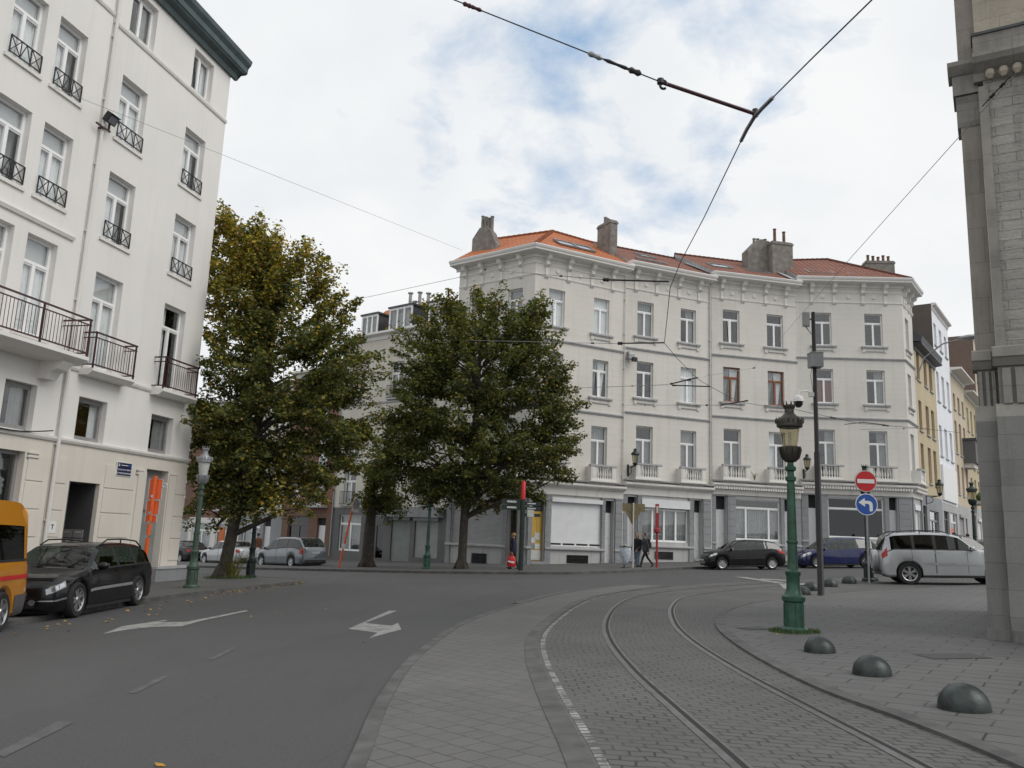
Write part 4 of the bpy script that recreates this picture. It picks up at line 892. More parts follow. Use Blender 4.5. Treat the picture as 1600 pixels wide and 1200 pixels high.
bei, L = plain_house('beige_house', 'beige house with projecting stone bay beyond the bright white house', S(19.32), S(27.1), 15.6, 1.75, 'beige_render', [(12.2, 13.6), (8.4, 11.2), (4.9, 7.4)], [(.9, 2.0), (3.3, 4.5), (5.8, 6.9)], [('shut', .6, .4, 3.0, 3.2, 'shutter_grey'), ('door', 4.0, .3, 5.0, 3.0, 'door_grey')], gfz=4.0, corn=.9, fmat='wood_frame', curs=('none', 'low'))
m = MB(); m.box(4.9, 7.4, -1.0, 0, 7.9, 10.0, 'dark_shopfront'); m.box(4.8, 7.5, -1.1, 0, 9.9, 10.1, 'slate'); m.box(5.1, 7.2, -.8, 0, 7.5, 7.9, 'render_trim'); m.build('bay', bei)
be2, L = plain_house('beige_house', 'narrow sand coloured house with stone balcony, last before the church pier', S(27.12), S(35.4), 14.6, 2.05, 'ochre_render', [(11.0, 13.2), (7.6, 9.8), (4.6, 6.6)], [(.9, 2.0), (3.3, 4.5), (5.8, 6.9)], [('dark', .6, .4, 3.0, 3.2), ('shut', 4.0, .3, 6.4, 3.0)], gfz=4.0, corn=.8, fmat='pvc_white', curs=('none', 'low'))
m = MB(); m.box(1.0, 4.0, -1.0, 0, 4.2, 4.5, 'string_stone'); m.lathe([(.1, 4.5), (.3, 4.7), (.35, 5.0), (.1, 5.3)], 'grass_blade', 9, (2.2, -.5, 0)); m.box(1.0, 4.0, -1.0, -.9, 4.5, 5.1, 'iron_black'); m.build('balcony', be2)
blk, L = plain_house('brick_block', 'tall brown brick block rising behind the beige houses', S(36), S(48), 21.8, 2.2, 'beige_render', [(17, 19), (13, 15), (9, 11), (5, 7)], [(1, 2.2), (4, 5.2), (8, 9.2)], (), D=12, corn=.5, sides='brown_brick')

# ------------------------------------------------------------------ white blocks on the left
al = R(12.45); LD2 = Vector((math.sin(al), math.cos(al))); LP = Vector((-11.9, 30.8)); Q = lambda s: LP - LD2 * s
def xguard(root, F, x0, x1, z, h=.52):
    m = MB(); m.M = F; y = -.05; t = .03
    for zz in (z + .04, z + h): m.box(x0, x1, y - .015, y + .015, zz - .016, zz + .016, 'iron_black')
    n = 3; w = (x1 - x0) / n
    for x in (x0, x1): m.box(x - .015, x + .015, y - .015, y + .015, z, z + h, 'iron_black')
    for i in range(n):
        a = x0 + w * i
        if i != 1: m.bar((a, y, z + .05), (a + w, y, z + h), .02, .02, 'iron_black'); m.bar((a, y, z + h), (a + w, y, z + .05), .02, .02, 'iron_black')
        else:
            m.bar((a, y, z + .05), (a + w / 2, y, z + h), .02, .02, 'iron_black'); m.bar((a + w, y, z + .05), (a + w / 2, y, z + h), .02, .02, 'iron_black')
        if i: m.box(a - .01, a + .01, y - .01, y + .01, z, z + h, 'iron_black')
    m.build('window_guard', root)
def rail_balcony(root, F, x0, x1, z, pr, slab=.2, corb=False, name='balcony'):
    m = MB(); m.M = F; m.ext([(0, z - slab), (-pr * .7, z - slab), (-pr, z - slab * .4), (-pr, z), (0, z)], x0, x1, 'render_white'); m.M = Matrix(); o = m.build(name, root)
    if corb:
        for x in (x0 + .25, x1 - .75):
            m = MB(); m.M = F; m.ext([(0, z - slab - .5), (-pr * .28, z - slab - .5), (-pr * .4, z - slab - .3), (-pr * .62, z - slab - .22), (-pr * .8, z - slab), (0, z - slab)], x, x + .42, 'render_white'); m.M = Matrix(); m.build('corbel', o)
    m = MB(); m.M = F; h = 1.12; yf = -pr + .06
    for zz, t in ((z + .12, .02), (z + h - .16, .016), (z + h, .024)):
        m.box(x0, x1, yf - t, yf + t, zz - t, zz + t, 'iron_plum')
        for x in (x0 + .05, x1 - .05): m.box(x - t, x + t, yf, -.0, zz - t * .9, zz + t * .9, 'iron_plum')
    n = int((x1 - x0) / .125)
    for i in range(n + 1): x = x0 + .05 + (x1 - x0 - .1) * i / n; m.tube([(x, yf, z + .12), (x, yf, z + h - .16)], .0095, 'iron_plum', 5, False)
    k = max(1, round((x1 - x0) / 1.6))
    for i in range(k + 1): x = x0 + .05 + (x1 - x0 - .1) * i / k; m.box(x - .022, x + .022, yf - .022, yf + .022, z - .06, z + h, 'iron_plum')
    for s_ in (x0 + .05, x1 - .05):
        for y in np.linspace(yf, 0, max(2, int(pr / .14)))[1:-1]: m.tube([(s_, y, z + .12), (s_, y, z + h - .16)], .0095, 'iron_plum', 5, False)
    m.M = Matrix(); m.build('railing', o)
ZB = .45                                            # local z = level above the low corner
def block(name, label, s_far, s_near, cols, dz, gfh, hgt=20.05):
    p, q = Q(s_near), Q(s_far); F, L = frame2(p, q)
    h = thing(name, label, 'apartment building', (p.x, p.y, -ZB), math.atan2((q - p).y, (q - p).x)); m = MB(); X = lambda s: s_near - s
    lv = [(4.46, 5.78), (6.72 if dz == 0 else 6.9, 9.76), (10.88, 13.13), (14.28, 16.53), (18.08, 19.72)]
    holes = []
    for a, b in cols:
        for k, (z0, z1) in enumerate(lv): holes.append((X(b), z0 + (dz if k else 0), X(a), z1 + (dz if k else 0)))
    wall(m, I4, L, 4.35, hgt, holes, 'render_white', .26); wall(m, I4, L, -1.2, 4.35, gfh, 'cream_stone', .22); m.build('wall', h)
    for i, (a, b) in enumerate(cols):
        x0, x1 = X(b), X(a)
        for k, (z0, z1) in enumerate(lv):
            d = dz if k else 0; z0 += d; z1 += d
            if k == 0: win(h, I4, x0, z0, x1, z1, tr=None, mull=(), fmat='pvc_grey', cur='warm' if i == 1 and s_far < 1 else 'right', depth=.2, ft=.09); continue
            win(h, I4, x0, z0, x1, z1, tr=(None, .74, .72, .72, None)[k], cur=(('', 'bright', 'bright', 'blindleft', 'right'), ('', 'left', 'blindleft', 'bright', 'sides'), ('', 'bright', 'bright', 'bright', 'sheer'))[(i * 2 + k) % 3 if k > 1 or i else (0 if s_far > 1 else 1)][k], depth=.2, ft=.085, tilt=(k == 4 and i == 0))
            m = MB(); m.box(x0 - .10, x1 + .10, -.06, .18, z0 - .09, z0 + .015, 'render_trim')
            if k in (2, 3): m.build('sill', h); xguard(h, I4, x0 + .02, x1 - .02, z0 + .06)
            else: m.build('sill', h)
    # projecting green zinc cornice
    m = MB(); m.ext([(0, hgt - .1), (-.12, hgt - .1), (-.2, hgt + .12), (-.40, hgt + .18), (-.44, hgt + .30)], 0, L + (.3 if s_far < 1 else 0), 'zinc_green')
    m.ext([(.3, hgt + .17), (-.40, hgt + .20), (-.46, hgt + .26), (-.48, hgt + .46), (-.60, hgt + .62), (-.64, hgt + .78), (.3, hgt + .86)], 0, L + (.45 if s_far < 1 else 0), 'zinc_green'); m.build('cornice', h)
    for z, pr in ((18.0 + dz, .07), (4.4, .09), (6.6 + dz, .07)): m = MB(); m.ext([(0, z - .1), (-pr * .6, z - .1), (-pr, z - .03), (-pr, z + .03), (0, z + .05)], 0, L, 'render_trim'); m.build('string_course', h)
    m = MB(); shell(m, I4, L, 12, -1.2, hgt, 'render_white'); m.build('rear_wall', h)
    return h, L, X
nb, L, X = block('apartment_building', 'tall white apartment building with green cornice and street name plate, nearest the side street', 0., 6.7, [(1.15, 2.42), (4.67, 5.95)], 0,
    [(6.7 - 2.32, -.1, 6.7 - 1.1, 3.88, .3), (6.7 - 5.88, .1, 6.7 - 4.55, 3.2, 1.3)])
for a, b in ((.62, 2.66), (4.16, 6.14)): rail_balcony(nb, I4, X(b), X(a), 6.62, .5)
m = MB(); x0, x1 = X(2.32), X(1.1); m.box(x0, x1, .28, .34, 2.5, 3.88, 'pvc_grey'); m.box(x0, x1, .26, .34, 2.42, 2.5, 'frame_dark'); m.box(x0, x1, .28, .33, -.1, 2.42, 'gate_green')
for z in (.8, 1.65): m.box(x0, x1, .272, .28, z, z + .015, 'pvc_grey')
m.build('garage_door', nb)
m = MB(); x0, x1 = X(5.88), X(4.55); m.box(x0, x1, 1.26, 1.32, .1, 3.2, 'door_grey'); m.box(x0 + .02, x0 + .06, .02, 1.24, .1, 3.2, 'door_grey'); m.box(x1 - .55, x1 - .5, 1.2, 1.26, .1, 3.2, 'frame_dark'); m.build('door', nb)
m = MB(); m.box(x1 - .03, x1 - .004, .14, 1.25, .1, 3.2, 'door_grey'); m.box(x1 - .034, x1 - .03, .14, 1.25, 2.2, 2.225, 'frame_dark'); m.box(x0 + .06, x1 - .03, .14, 1.25, 3.17, 3.195, 'door_grey'); m.build('porch_lining', nb)
m = MB()
for k in range(3):
    for j in range(2): m.box(x1 - .06, x1 - .02, .35 + .4 * j, .7 + .4 * j, .95 + .28 * k, 1.2 + .28 * k, 'pvc_grey'); m.box(x1 - .065, x1 - .06, .42 + .4 * j, .62 + .4 * j, 1.1 + .28 * k, 1.14 + .28 * k, 'pale_paint')
m.build('letter_box', nb)
def capmarks(m, xs, z):
    for x in xs:
        for k in range(2): m.box(x, x + .42, -.045, 0, z - .11 * k - .05, z - .11 * k, 'cream_stone'); m.box(x + .01, x + .41, -.03, -.001, z - .11 * k - .085, z - .11 * k - .052, 'blue_stone')
m = MB(); capmarks(m, (X(2.9), X(1.02)), 3.82)
for x0, x1 in ((X(6.62), X(6.06)), (X(4.38), X(2.95)), (X(.62), X(.02))):
    for k in range(4): z = .75 + .78 * k; q = MB(); q.box(x0, x1, -.028, 0, z + .02, z + .74, 'cream_stone'); q.build('stone_panel', nb)
for x0, x1 in ((X(2.78), X(2.36)), (X(1.06), X(.66))): q = MB(); q.box(x0, x1, -.05, 0, .1, 3.75, 'cream_stone'); q.build('stone_panel', nb)
m.build('pilaster_cap', nb)
m = MB(); m.box(X(1.6), X(-.32), -.3, 0, -.9, .50, 'blue_stone'); m.box(X(1.6), X(-.36), -.34, 0, .50, .58, 'string_stone'); m.box(X(6.7), X(1.62), -.06, 0, -.9, .3, 'blue_stone'); m.build('plinth', nb)
down_pipe(nb, I4, .06, 1.0, 19.9, 'render_trim', .055)
fb, L, X = block('apartment_building', 'white apartment building at the left edge of the view with long iron balcony', 6.72, 22., [(7.63, 8.77), (9.25, 10.4), (12.2, 13.4), (14.6, 15.8), (17, 18.2)], .22,
    [(22 - 10.2, .1, 22 - 7.72, 3.88, .25), (22 - 15.8, .1, 22 - 12.2, 3.88, .25)])
rail_balcony(fb, I4, X(12.5), X(6.95), 6.75, 1.0, .26, True)
for a, b in ((7.72, 10.2), (12.2, 15.8)): win(fb, I4, X(b), .1, X(a), 3.88, tr=.62, mull=(.5,), fmat='pvc_grey', cur='low', depth=.2, ft=.1)
m = MB(); m.ext([(0, 10.32), (-.06, 10.32), (-.1, 10.42), (0, 10.46)], X(22), X(7.1), 'render_trim'); m.build('moulding', fb)
m = MB(); capmarks(m, (X(7.66),), 3.9)
for k in range(4): z = .75 + .78 * k; q = MB(); q.box(X(7.6), X(6.95), -.028, 0, z + .02, z + .74, 'cream_stone'); q.build('stone_panel', fb)
m.build('pilaster_cap', fb)
m = MB(); m.box(0, X(6.72), -.06, 0, -.9, .4, 'blue_stone'); m.build('plinth', fb)
m = MB(); p0, p1 = Vector((X(10.5), -.12, 4.65)), Vector((X(6.95), -.12, 4.58)); m.tube([p0.lerp(p1, t / 12) - Vector((0, 0, .22 * math.sin(math.pi * t / 12))) for t in range(13)], .018, 'iron_black', 5); m.build('cable', fb)

# ------------------------------------------------------------------ church pier on the right
cf = thing('church_pier', 'weathered stone church pier with fluted band and cornice at the right edge', 'church', (7.74, 13.0, .3), math.atan2(-.5, .85))
def pz_(py, Y=13.1): return pt(1550, py, Y).z - .3
zl = [pz_(q) for q in (1004, 652, 640, 572, 560, 546, 180, 150, 138, 108, 98, 84, 66)]
m = MB(); w = 6.
m.box(0, w, 0, 6, -.6, zl[1], 'pedestal_stone'); m.box(-.30, 0, .22, 6, -.6, zl[1] - .04, 'pedestal_stone')
m.box(.03, w, -.10, 0, -.6, .22, 'pedestal_stone'); m.box(.35, w, -.42, -.1, -.6, .40, 'pedestal_stone'); m.box(.55, w, -.75, -.42, -.6, .24, 'pedestal_stone'); m.box(-.33, 0, .14, .22, -.6, .2, 'pedestal_stone')
m.build('pedestal', cf)
m = MB(); m.ext([(.3, zl[1]), (0, zl[1]), (.05, zl[1] + .1), (.14, zl[2] + .1), (.3, zl[2] + .1)], 0, w, 'moulding_stone'); m.ext([(.5, zl[1] - .04), (.22, zl[1] - .04), (.27, zl[1] + .08), (.34, zl[2] + .1), (.5, zl[2] + .1)], -.30, 0, 'moulding_stone')
m.box(.06, w, .16, 6, zl[2], zl[3], 'pedestal_stone'); m.box(-.24, .06, .40, 6, zl[2], zl[3], 'pedestal_stone')
for x in (.12, .30, .48): m.box(x, x + .12, .10, .16, zl[2] + .1, zl[3] - .04, 'moulding_stone')
for x in (-.22, -.12, -.03): m.box(x, x + .05, .34, .40, zl[2] + .1, zl[3] - .04, 'moulding_stone')
for a, b, y in ((-.30, -.02, .20), (-.01, w, -.04)):
    m.ext([(y + .5, zl[3]), (y + .14, zl[3]), (y + .04, zl[4] - .02), (y, zl[4]), (y, zl[5]), (y + .06, zl[5] + .03), (y + .5, zl[5] + .05)], a, b, 'moulding_stone')
m.build('fluted_band', cf)
m = MB(); m.box(.14, w, .18, 6, zl[5], zl[8] + .2, 'tower_stone'); m.box(.06, .2, .12, .3, zl[5], zl[8], 'moulding_stone'); m.build('shaft', cf)
m = MB(); m.box(-.24, .06, .40, 5, zl[5], zl[6], 'pilaster_stone'); m.build('pilaster', cf)
m = MB()
m.ext([(.9, zl[6] - .06), (.39, zl[6] - .06), (.36, zl[6] + .02), (.34, zl[7]), (.29, zl[8] - .04), (.9, zl[8])], -.29, .06, 'moulding_stone'); m.box(-.33, .06, .28, .9, zl[8], zl[9], 'moulding_stone'); m.box(-.29, .06, .34, .85, zl[8] - .12, zl[8], 'pilaster_stone')
m.ext([(.6, zl[9]), (.26, zl[9]), (.12, zl[10]), (.10, zl[10] + .07), (.6, zl[10] + .1)], -.39, .02, 'moulding_stone')
m.ext([(.5, zl[8] + .12), (.16, zl[8] + .12), (.12, zl[9] - .12), (-.10, zl[9] - .02), (-.16, zl[9] + .06), (-.16, zl[10]), (.5, zl[10])], .0, w, 'moulding_stone')
n = 30
for i in range(n): x = .25 + i * .2; m.lathe([(.03, -.12), (.075, -.05), (.07, .03), (.03, .06)], 'upper_stone', 8, (x, .06, zl[9] - .17))
m.ext([(.6, zl[10]), (-.02, zl[10]), (-.02, zl[12]), (.6, zl[12])], .02, w, 'moulding_stone'); m.box(.0, w, -.05, .6, zl[12], zl[12] + .05, 'slate')
m.build('entablature', cf)
m = MB(); m.box(.06, w, .20, 6, zl[12] + .03, 19, 'upper_stone'); m.box(-.22, .08, .34, 5, zl[10] + .06, 19, 'pilaster_stone'); m.build('upper_storey', cf)
# ------------------------------------------------------------------ vehicles
def mono(xs, ys):
    xs = np.array(xs, float); ys = np.array(ys, float); h = np.diff(xs); d = np.diff(ys) / h; mm = np.zeros(len(xs)); mm[0], mm[-1] = d[0], d[-1]
    for i in range(1, len(xs) - 1): mm[i] = 0 if d[i - 1] * d[i] <= 0 else 2 * d[i - 1] * d[i] / (d[i - 1] + d[i])
    def f(x):
        x = min(max(x, xs[0]), xs[-1]); i = min(int(np.searchsorted(xs, x, 'right')) - 1, len(h) - 1); t = (x - xs[i]) / h[i]
        return float((2 * t**3 - 3 * t * t + 1) * ys[i] + (t**3 - 2 * t * t + t) * h[i] * mm[i] + (-2 * t**3 + 3 * t * t) * ys[i + 1] + (t**3 - t * t) * h[i] * mm[i + 1])
    return f
class Car:
    """x = 0 at the nose, L at the tail; rows from sill to the centre of the roof"""
    def __init__(s, L, W, H, sp):
        s.L, s.W, s.H, s.sp = L, W, H, sp
        s.top = mono([q[0] * L for q in sp['top']], [q[1] * H for q in sp['top']]); s.belt = mono([q[0] * L for q in sp['belt']], [q[1] * H for q in sp['belt']])
        s.pw = mono([q[0] * L for q in sp['plan']], [q[1] * W / 2 for q in sp['plan']])
        s.wf, s.wr = sp['axles'][0] * L, sp['axles'][1] * L; s.r = sp['r']; s.ra = s.r * 1.13; s.clear = sp.get('clear', .19)
        s.gh = [q * L for q in sp['gh']]      # windscreen base, roof front, roof rear, rear window base
        s.rw = sp.get('roofw', .70) * W / 2
    def sec(s, x):
        w, top, belt = s.pw(x), s.top(x), s.belt(x); g0, g1, g2, g3 = s.gh; zs = s.clear + .25 * max(0, .03 - x / s.L) / .03 * .3 + .35 * max(0, x / s.L - .965) / .035 * .3
        for c in (s.wf, s.wr):
            d = abs(x - c)
            if d < s.ra: zs = max(zs, s.r * .96 + math.sqrt(s.ra**2 - d * d))
        if x <= g0 or x >= g3:
            bz = min(belt, top - .07); R_ = [(w * .9, top - .035), (w * .80, top - .014), (w * .45, top - .002), (0, top)]; bw = .96
        else:
            if x < g1: t = (x - g0) / (g1 - g0)
            elif x > g2: t = (g3 - x) / (g3 - g2)
            else: t = 1.
            bz = min(belt, top - .045 - .03 * t); wg = w * .9 * (1 - t) + s.rw * 1.06 * t; wr = w * .80 * (1 - t) + s.rw * .93 * t
            R_ = [(wg, max(top - .035 - (.055 + s.sp.get('over', 0)) * t, bz + .02)), (wr, top - .014 - .008 * t), (w * .45 * (1 - t) + s.rw * .5 * t, top - .002), (0, top)]; bw = .96
        mid = zs + (bz - zs) * .42
        if mid < zs + .05: mid = zs + .05
        R0 = [(w * .93, zs), (w * .985, zs + min(.06, (bz - zs) * .2)), (w, mid), (w * .99, bz - min(.09, (bz - mid) * .45)), (w * bw, bz)]
        return R0 + R_
    def at(s, x, r, side=1, off=0.):
        R_ = s.sec(x); i = min(int(r), len(R_) - 2); t = r - i
        def P(xx, rr):
            q = s.sec(xx); i = min(int(rr), len(q) - 2); t = rr - i; return Vector((xx, (q[i][0] * (1 - t) + q[i + 1][0] * t), q[i][1] * (1 - t) + q[i + 1][1] * t))
        p = P(x, r)
        if off:
            e = .015; dx = P(min(x + e, s.L), r) - P(max(x - e, 0), r); dr = P(x, min(r + .04, 7.99)) - P(x, max(r - .04, 0)); n = dx.cross(dr)
            if n.length > 1e-9:
                n.normalize(); n = n if n.y > -1e-6 or abs(n.y) < .05 and n.z > 0 else -n
                if n.y < 0 and n.z < 0: n = -n
                p = p + n * off
        p.y *= side; return p
    def patch(s, m, x0, x1, r0, r1, mat, off, side, nx=6, nr=3, poly=None):
        vs = [s.at(x0(r0 + (r1 - r0) * j / nr) if callable(x0) else x0 + ((x1(r0 + (r1 - r0) * j / nr) if callable(x1) else x1) - x0) * i / nx, r0 + (r1 - r0) * j / nr, side, off) for i in range(nx + 1) for j in range(nr + 1)]
        m.add(vs, [(i * (nr + 1) + j, (i + 1) * (nr + 1) + j, (i + 1) * (nr + 1) + j + 1, i * (nr + 1) + j + 1) for i in range(nx) for j in range(nr)], mat)
def wheel_meshes(r, w, spokes, kind):
    key = ('wheel', round(r, 3), round(w, 3), spokes, kind)
    if key not in WC:
        m = MB(); m.M = Matrix.Rotation(R(90), 4, 'X'); k = .64 if kind == 'low' else .60; ri = r * k
        m.lathe([(ri, -w / 2 + .01), (ri + .02, -w / 2), (r - .03, -w / 2), (r - .008, -w / 2 + .03), (r, -w * .2), (r, w * .2), (r - .008, w / 2 - .03), (r - .03, w / 2), (ri + .02, w / 2), (ri, w / 2 - .01)], 'rubber', 32, caps=False)
        a = m.mesh('wheel', 50); m = MB(); m.M = Matrix.Rotation(R(90), 4, 'X')
        m.lathe([(ri + .004, -w / 2 + .0), (ri - .016, -w / 2 + .012), (ri - .02, -w / 2 + .10)], 'alloy', 32, caps=False)
        m.lathe([(.01, -w / 2 + .1), (ri - .01, -w / 2 + .1)], 'black_plastic', 24, caps=False)
        m.lathe([(.005, -w / 2 + .005), (.05, -w / 2 + .006), (.062, -w / 2 + .03), (.062, -w / 2 + .07)], 'alloy', 16, caps=False)
        for i in range(spokes):
            t = 2 * math.pi * i / spokes; c, s_ = math.cos(t), math.sin(t); z = -w / 2
            for dd in ((-.5, .5) if spokes <= 6 else (0,)):
                wa, wb = (.035, .026) if spokes > 6 else (.026, .024)
                o0, o1 = dd * .05, dd * (.16 if spokes <= 6 else .1) * r / .3 * .9
                m.add([(c * .05 - s_ * (o0 - wa), s_ * .05 + c * (o0 - wa), z + .02), (c * .05 - s_ * (o0 + wa), s_ * .05 + c * (o0 + wa), z + .02), (c * (ri - .012) - s_ * (o1 + wb), s_ * (ri - .012) + c * (o1 + wb), z + .018), (c * (ri - .012) - s_ * (o1 - wb), s_ * (ri - .012) + c * (o1 - wb), z + .018),
                       (c * .05 - s_ * (o0 - wa), s_ * .05 + c * (o0 - wa), z + .06), (c * .05 - s_ * (o0 + wa), s_ * .05 + c * (o0 + wa), z + .06), (c * (ri - .012) - s_ * (o1 + wb), s_ * (ri - .012) + c * (o1 + wb), z + .06), (c * (ri - .012) - s_ * (o1 - wb), s_ * (ri - .012) + c * (o1 - wb), z + .06)],
                      [(0, 1, 2, 3), (0, 3, 7, 4), (1, 5, 6, 2)], 'alloy')
        WC[key] = (a, m.mesh('rim'))
    return WC[key]
def car(name, label, L, W, H, sp, pnt, loc, heading, scale=1., spokes=5, rails=False, plate=True, extra=None, group=None):
    """loc: ground point under the middle; heading: world angle of the nose"""
    c = Car(L, W, H, sp)
    fwd = Vector((math.cos(heading), math.sin(heading), 0)); fwd.z = SLOPE * fwd.x; fwd.normalize()
    side = Vector((-math.sin(heading), math.cos(heading), 0)); side.z = SLOPE * side.x; side.normalize(); up = fwd.cross(side)
    Mw = Matrix(((fwd.x, side.x, up.x, loc[0]), (fwd.y, side.y, up.y, loc[1]), (fwd.z, side.z, up.z, loc[2]), (0, 0, 0, 1))) @ Matrix.Scale(scale, 4)
    rt = thing(name, label, sp.get('cat', 'car'), group=group); rt.matrix_world = Mw
    B = T(L / 2, 0, 0) @ Matrix.Diagonal((-1, 1, 1, 1))            # nose towards +x of the car frame
    g0, g1, g2, g3 = c.gh
    xs = set(np.linspace(0, L, 44)); xs |= {0.008, .02, .05, L - .02, L - .05, L - .008, g0, g1, g2, g3, g0 + .01, g3 - .01}
    for w_ in (c.wf, c.wr):
        for q in (1.0, .995, .97, .92, .82, .68, .5, .25, 0): xs |= {w_ - c.ra * q, w_ + c.ra * q}
        xs |= {w_ - c.ra - .001, w_ + c.ra + .001}
    pil = [p * L for p in sp['pillars']]; pw = .045
    for p in pil: xs |= {p - pw, p + pw}
    xs = sorted(x for x in xs if 0 <= x <= L); xs = [x for i, x in enumerate(xs) if i == 0 or x - xs[i - 1] > 5e-4]
    secs = [c.sec(x) for x in xs]; nr = len(secs[0])
    V = {}; parts = {'body': MB(), 'windscreen': MB(), 'rear_window': MB()}; sides = {}
    def ring(i, side): return [(xs[i], y * side, z) for y, z in secs[i]]
    wins = []
    edges = [g0 + (g1 - g0) * sp.get('qf', .45)] + pil + [g2 + (g3 - g2) * sp.get('qr', .55)]
    for i in range(len(xs) - 1):
        xm = (xs[i] + xs[i + 1]) / 2
        for side in (1, -1):
            a, b = ring(i, side), ring(i + 1, side)
            for r in range(nr - 1):
                tgt = 'body'
                if r >= 6 and g0 < xm < g1: tgt = 'windscreen'
                elif r >= 6 and g2 < xm < g3: tgt = 'rear_window'
                elif r == 4 and g0 + (g1 - g0) * .12 < xm < min(g3 - (g3 - g2) * .12, sp.get('gend', 9) * L) and xs[i + 1] - xs[i] > 1e-4:
                    inp = any(abs(xm - p) < pw for p in pil); k = sum(xm > p for p in pil)
                    if not inp: tgt = ('side_window', k, side)
                    else: tgt = 'pillar'
                m = parts.setdefault(tgt, MB())
                glassy = tgt not in ('body', 'pillar')
                m.quad(a[r], b[r], b[r + 1], a[r + 1], (sp.get('glass', 'car_glass') if glassy else pnt if tgt == 'body' else 'black_plastic'))
    for i, e in ((0, 1), (len(xs) - 1, -1)):
        a, b = ring(i, 1), ring(i, -1); parts['body'].add(a + b[::-1], [tuple(range(2 * nr))], pnt)
    for key, m in parts.items():
        nm = key if isinstance(key, str) else key[0]
        o = m.build(nm if nm != 'pillar' else 'door_pillar', rt, None, B)
        me = o.data; bm = bmesh.new(); bm.from_mesh(me); bmesh.ops.remove_doubles(bm, verts=bm.verts, dist=4e-4); bmesh.ops.recalc_face_normals(bm, faces=bm.faces); bm.to_mesh(me); bm.free()
        me.polygons.foreach_set('use_smooth', [True] * len(me.polygons)); me.set_sharp_from_angle(angle=R(34))
    # dark underside and wheel wells
    m = MB(); hw = W / 2 - .03
    m.box(.25, L - .25, -hw + .22, hw - .22, c.clear - .04, c.belt(L / 2) - .12, 'black_plastic'); m.box(c.wf + c.ra, c.wr - c.ra, -hw, hw, c.clear - .02, c.clear + .06, 'black_plastic')
    for w_ in (c.wf, c.wr): m.box(w_ - c.ra, w_ + c.ra, -hw + .02, hw - .02, c.r + c.ra * .9, c.r + c.ra * .98, 'black_plastic')
    m.build('underbody', rt, None, B)
    m = MB(); sh = c.H
    for x in sp.get('seats', (.47, .64)):
        for y in (-.36, .36): m.box(x * L, x * L + .16, y - .23, y + .23, c.clear + .1, sh * .66, 'seat_cloth'); m.box(x * L + .06, x * L + .15, y - .12, y + .12, sh * .66, sh * .78, 'seat_cloth')
    m.box(g0 + .1, g0 + .55, -hw + .15, hw - .15, c.belt(g0) - .25, c.belt(g0 + .3) - .06, 'seat_cloth'); m.build('seat', rt, None, B)
    ty, rim = wheel_meshes(c.r, sp.get('tw', .205), spokes, sp.get('wk', 'low'))
    for w_ in (c.wf, c.wr):
        for side in (1, -1):
            M = B @ T(w_, side * (W / 2 - sp.get('tw', .205) / 2 - .012), c.r) @ (Matrix.Rotation(math.pi, 4, 'Z') if side < 0 else Matrix())
            o = put('wheel', ty, rt, M); put('rim', rim, o)
    for side in (1, -1):
        for k, (x0, x1) in enumerate(sp['doors']):
            m = MB(); x0, x1 = x0 * L, x1 * L; r1 = 3.98
            for xe in (x0, x1): c.patch(m, xe - .006, xe + .006, .9, r1, 'black_plastic', .003, side, 1, 6)
            c.patch(m, x0, x1, .55, .75, 'black_plastic', .003, side, 8, 1); o = m.build('door', rt, 40, B)
            m = MB(); xa = x1 - .22; c.patch(m, xa, xa + .17, 3.2, 3.5, sp.get('handle', pnt), .03, side, 4, 2); m.build('handle', o, 40, B.inverted() @ B)
        m = MB(); lx = sp['lamp']; c.patch(m, lx[0] * L, lx[1] * L, lx[2], lx[3], 'lamp_clear', .006, side, 8, 4)
        for q in (.30, .70): xm = L * (lx[0] + (lx[1] - lx[0]) * q); c.patch(m, xm - .055, xm + .055, lx[2] + (lx[3] - lx[2]) * .2, lx[2] + (lx[3] - lx[2]) * .85, 'chrome', .012, side, 4, 3)
        c.patch(m, lx[0] * L - .01, lx[1] * L + .02, lx[2] - .12, lx[3] + .1, 'black_plastic', .002, side, 8, 4); m.build('headlight', rt, 40, B)
        m = MB(); c.patch(m, .012, c.wf - c.ra - .02, 1.95, 2.12, sp.get('bumperm', 'black_plastic'), .012, side, 8, 1); m.build('bumper_strip', rt, 40, B)
        m = MB(); lx = sp['tail']; c.patch(m, lx[0] * L, lx[1] * L, lx[2], lx[3], 'lamp_red', .008, side, 6, 4); m.build('taillight', rt, 40, B)
        m = MB(); xm = g0 + (g1 - g0) * .33; p = c.at(xm, 4., side); y = p.y + side * .11
        m.M = T(xm, y, p.z + .07) @ Matrix.Diagonal((.075, .11, .075, 1)); m.lathe([(.02, -1), (.6, -.85), (.95, -.4), (1, 0), (.95, .4), (.6, .85), (.02, 1)], pnt, 14); m.M = Matrix()
        m.box(xm + .03, xm + .074, y - .09, y + .09, p.z + .03, p.z + .115, 'chrome'); m.bar((xm, p.y, p.z - .01), (xm, y, p.z + .04), .05, .03, 'black_plastic'); m.build('mirror', rt, 50, B)
        if sp.get('strip'):
            m = MB(); c.patch(m, (c.wf + c.ra + .05), (c.wr - c.ra - .05), 2.05, 2.22, sp['strip'], .012, side, 12, 2); m.build('side_trim', rt, 40, B)
        m = MB(); c.patch(m, g0 + (g1 - g0) * .25, g3 - (g3 - g2) * .3, 3.93, 4.06, sp.get('beltm', 'black_plastic'), .006, side, 20, 1); m.build('belt_trim', rt, 40, B)
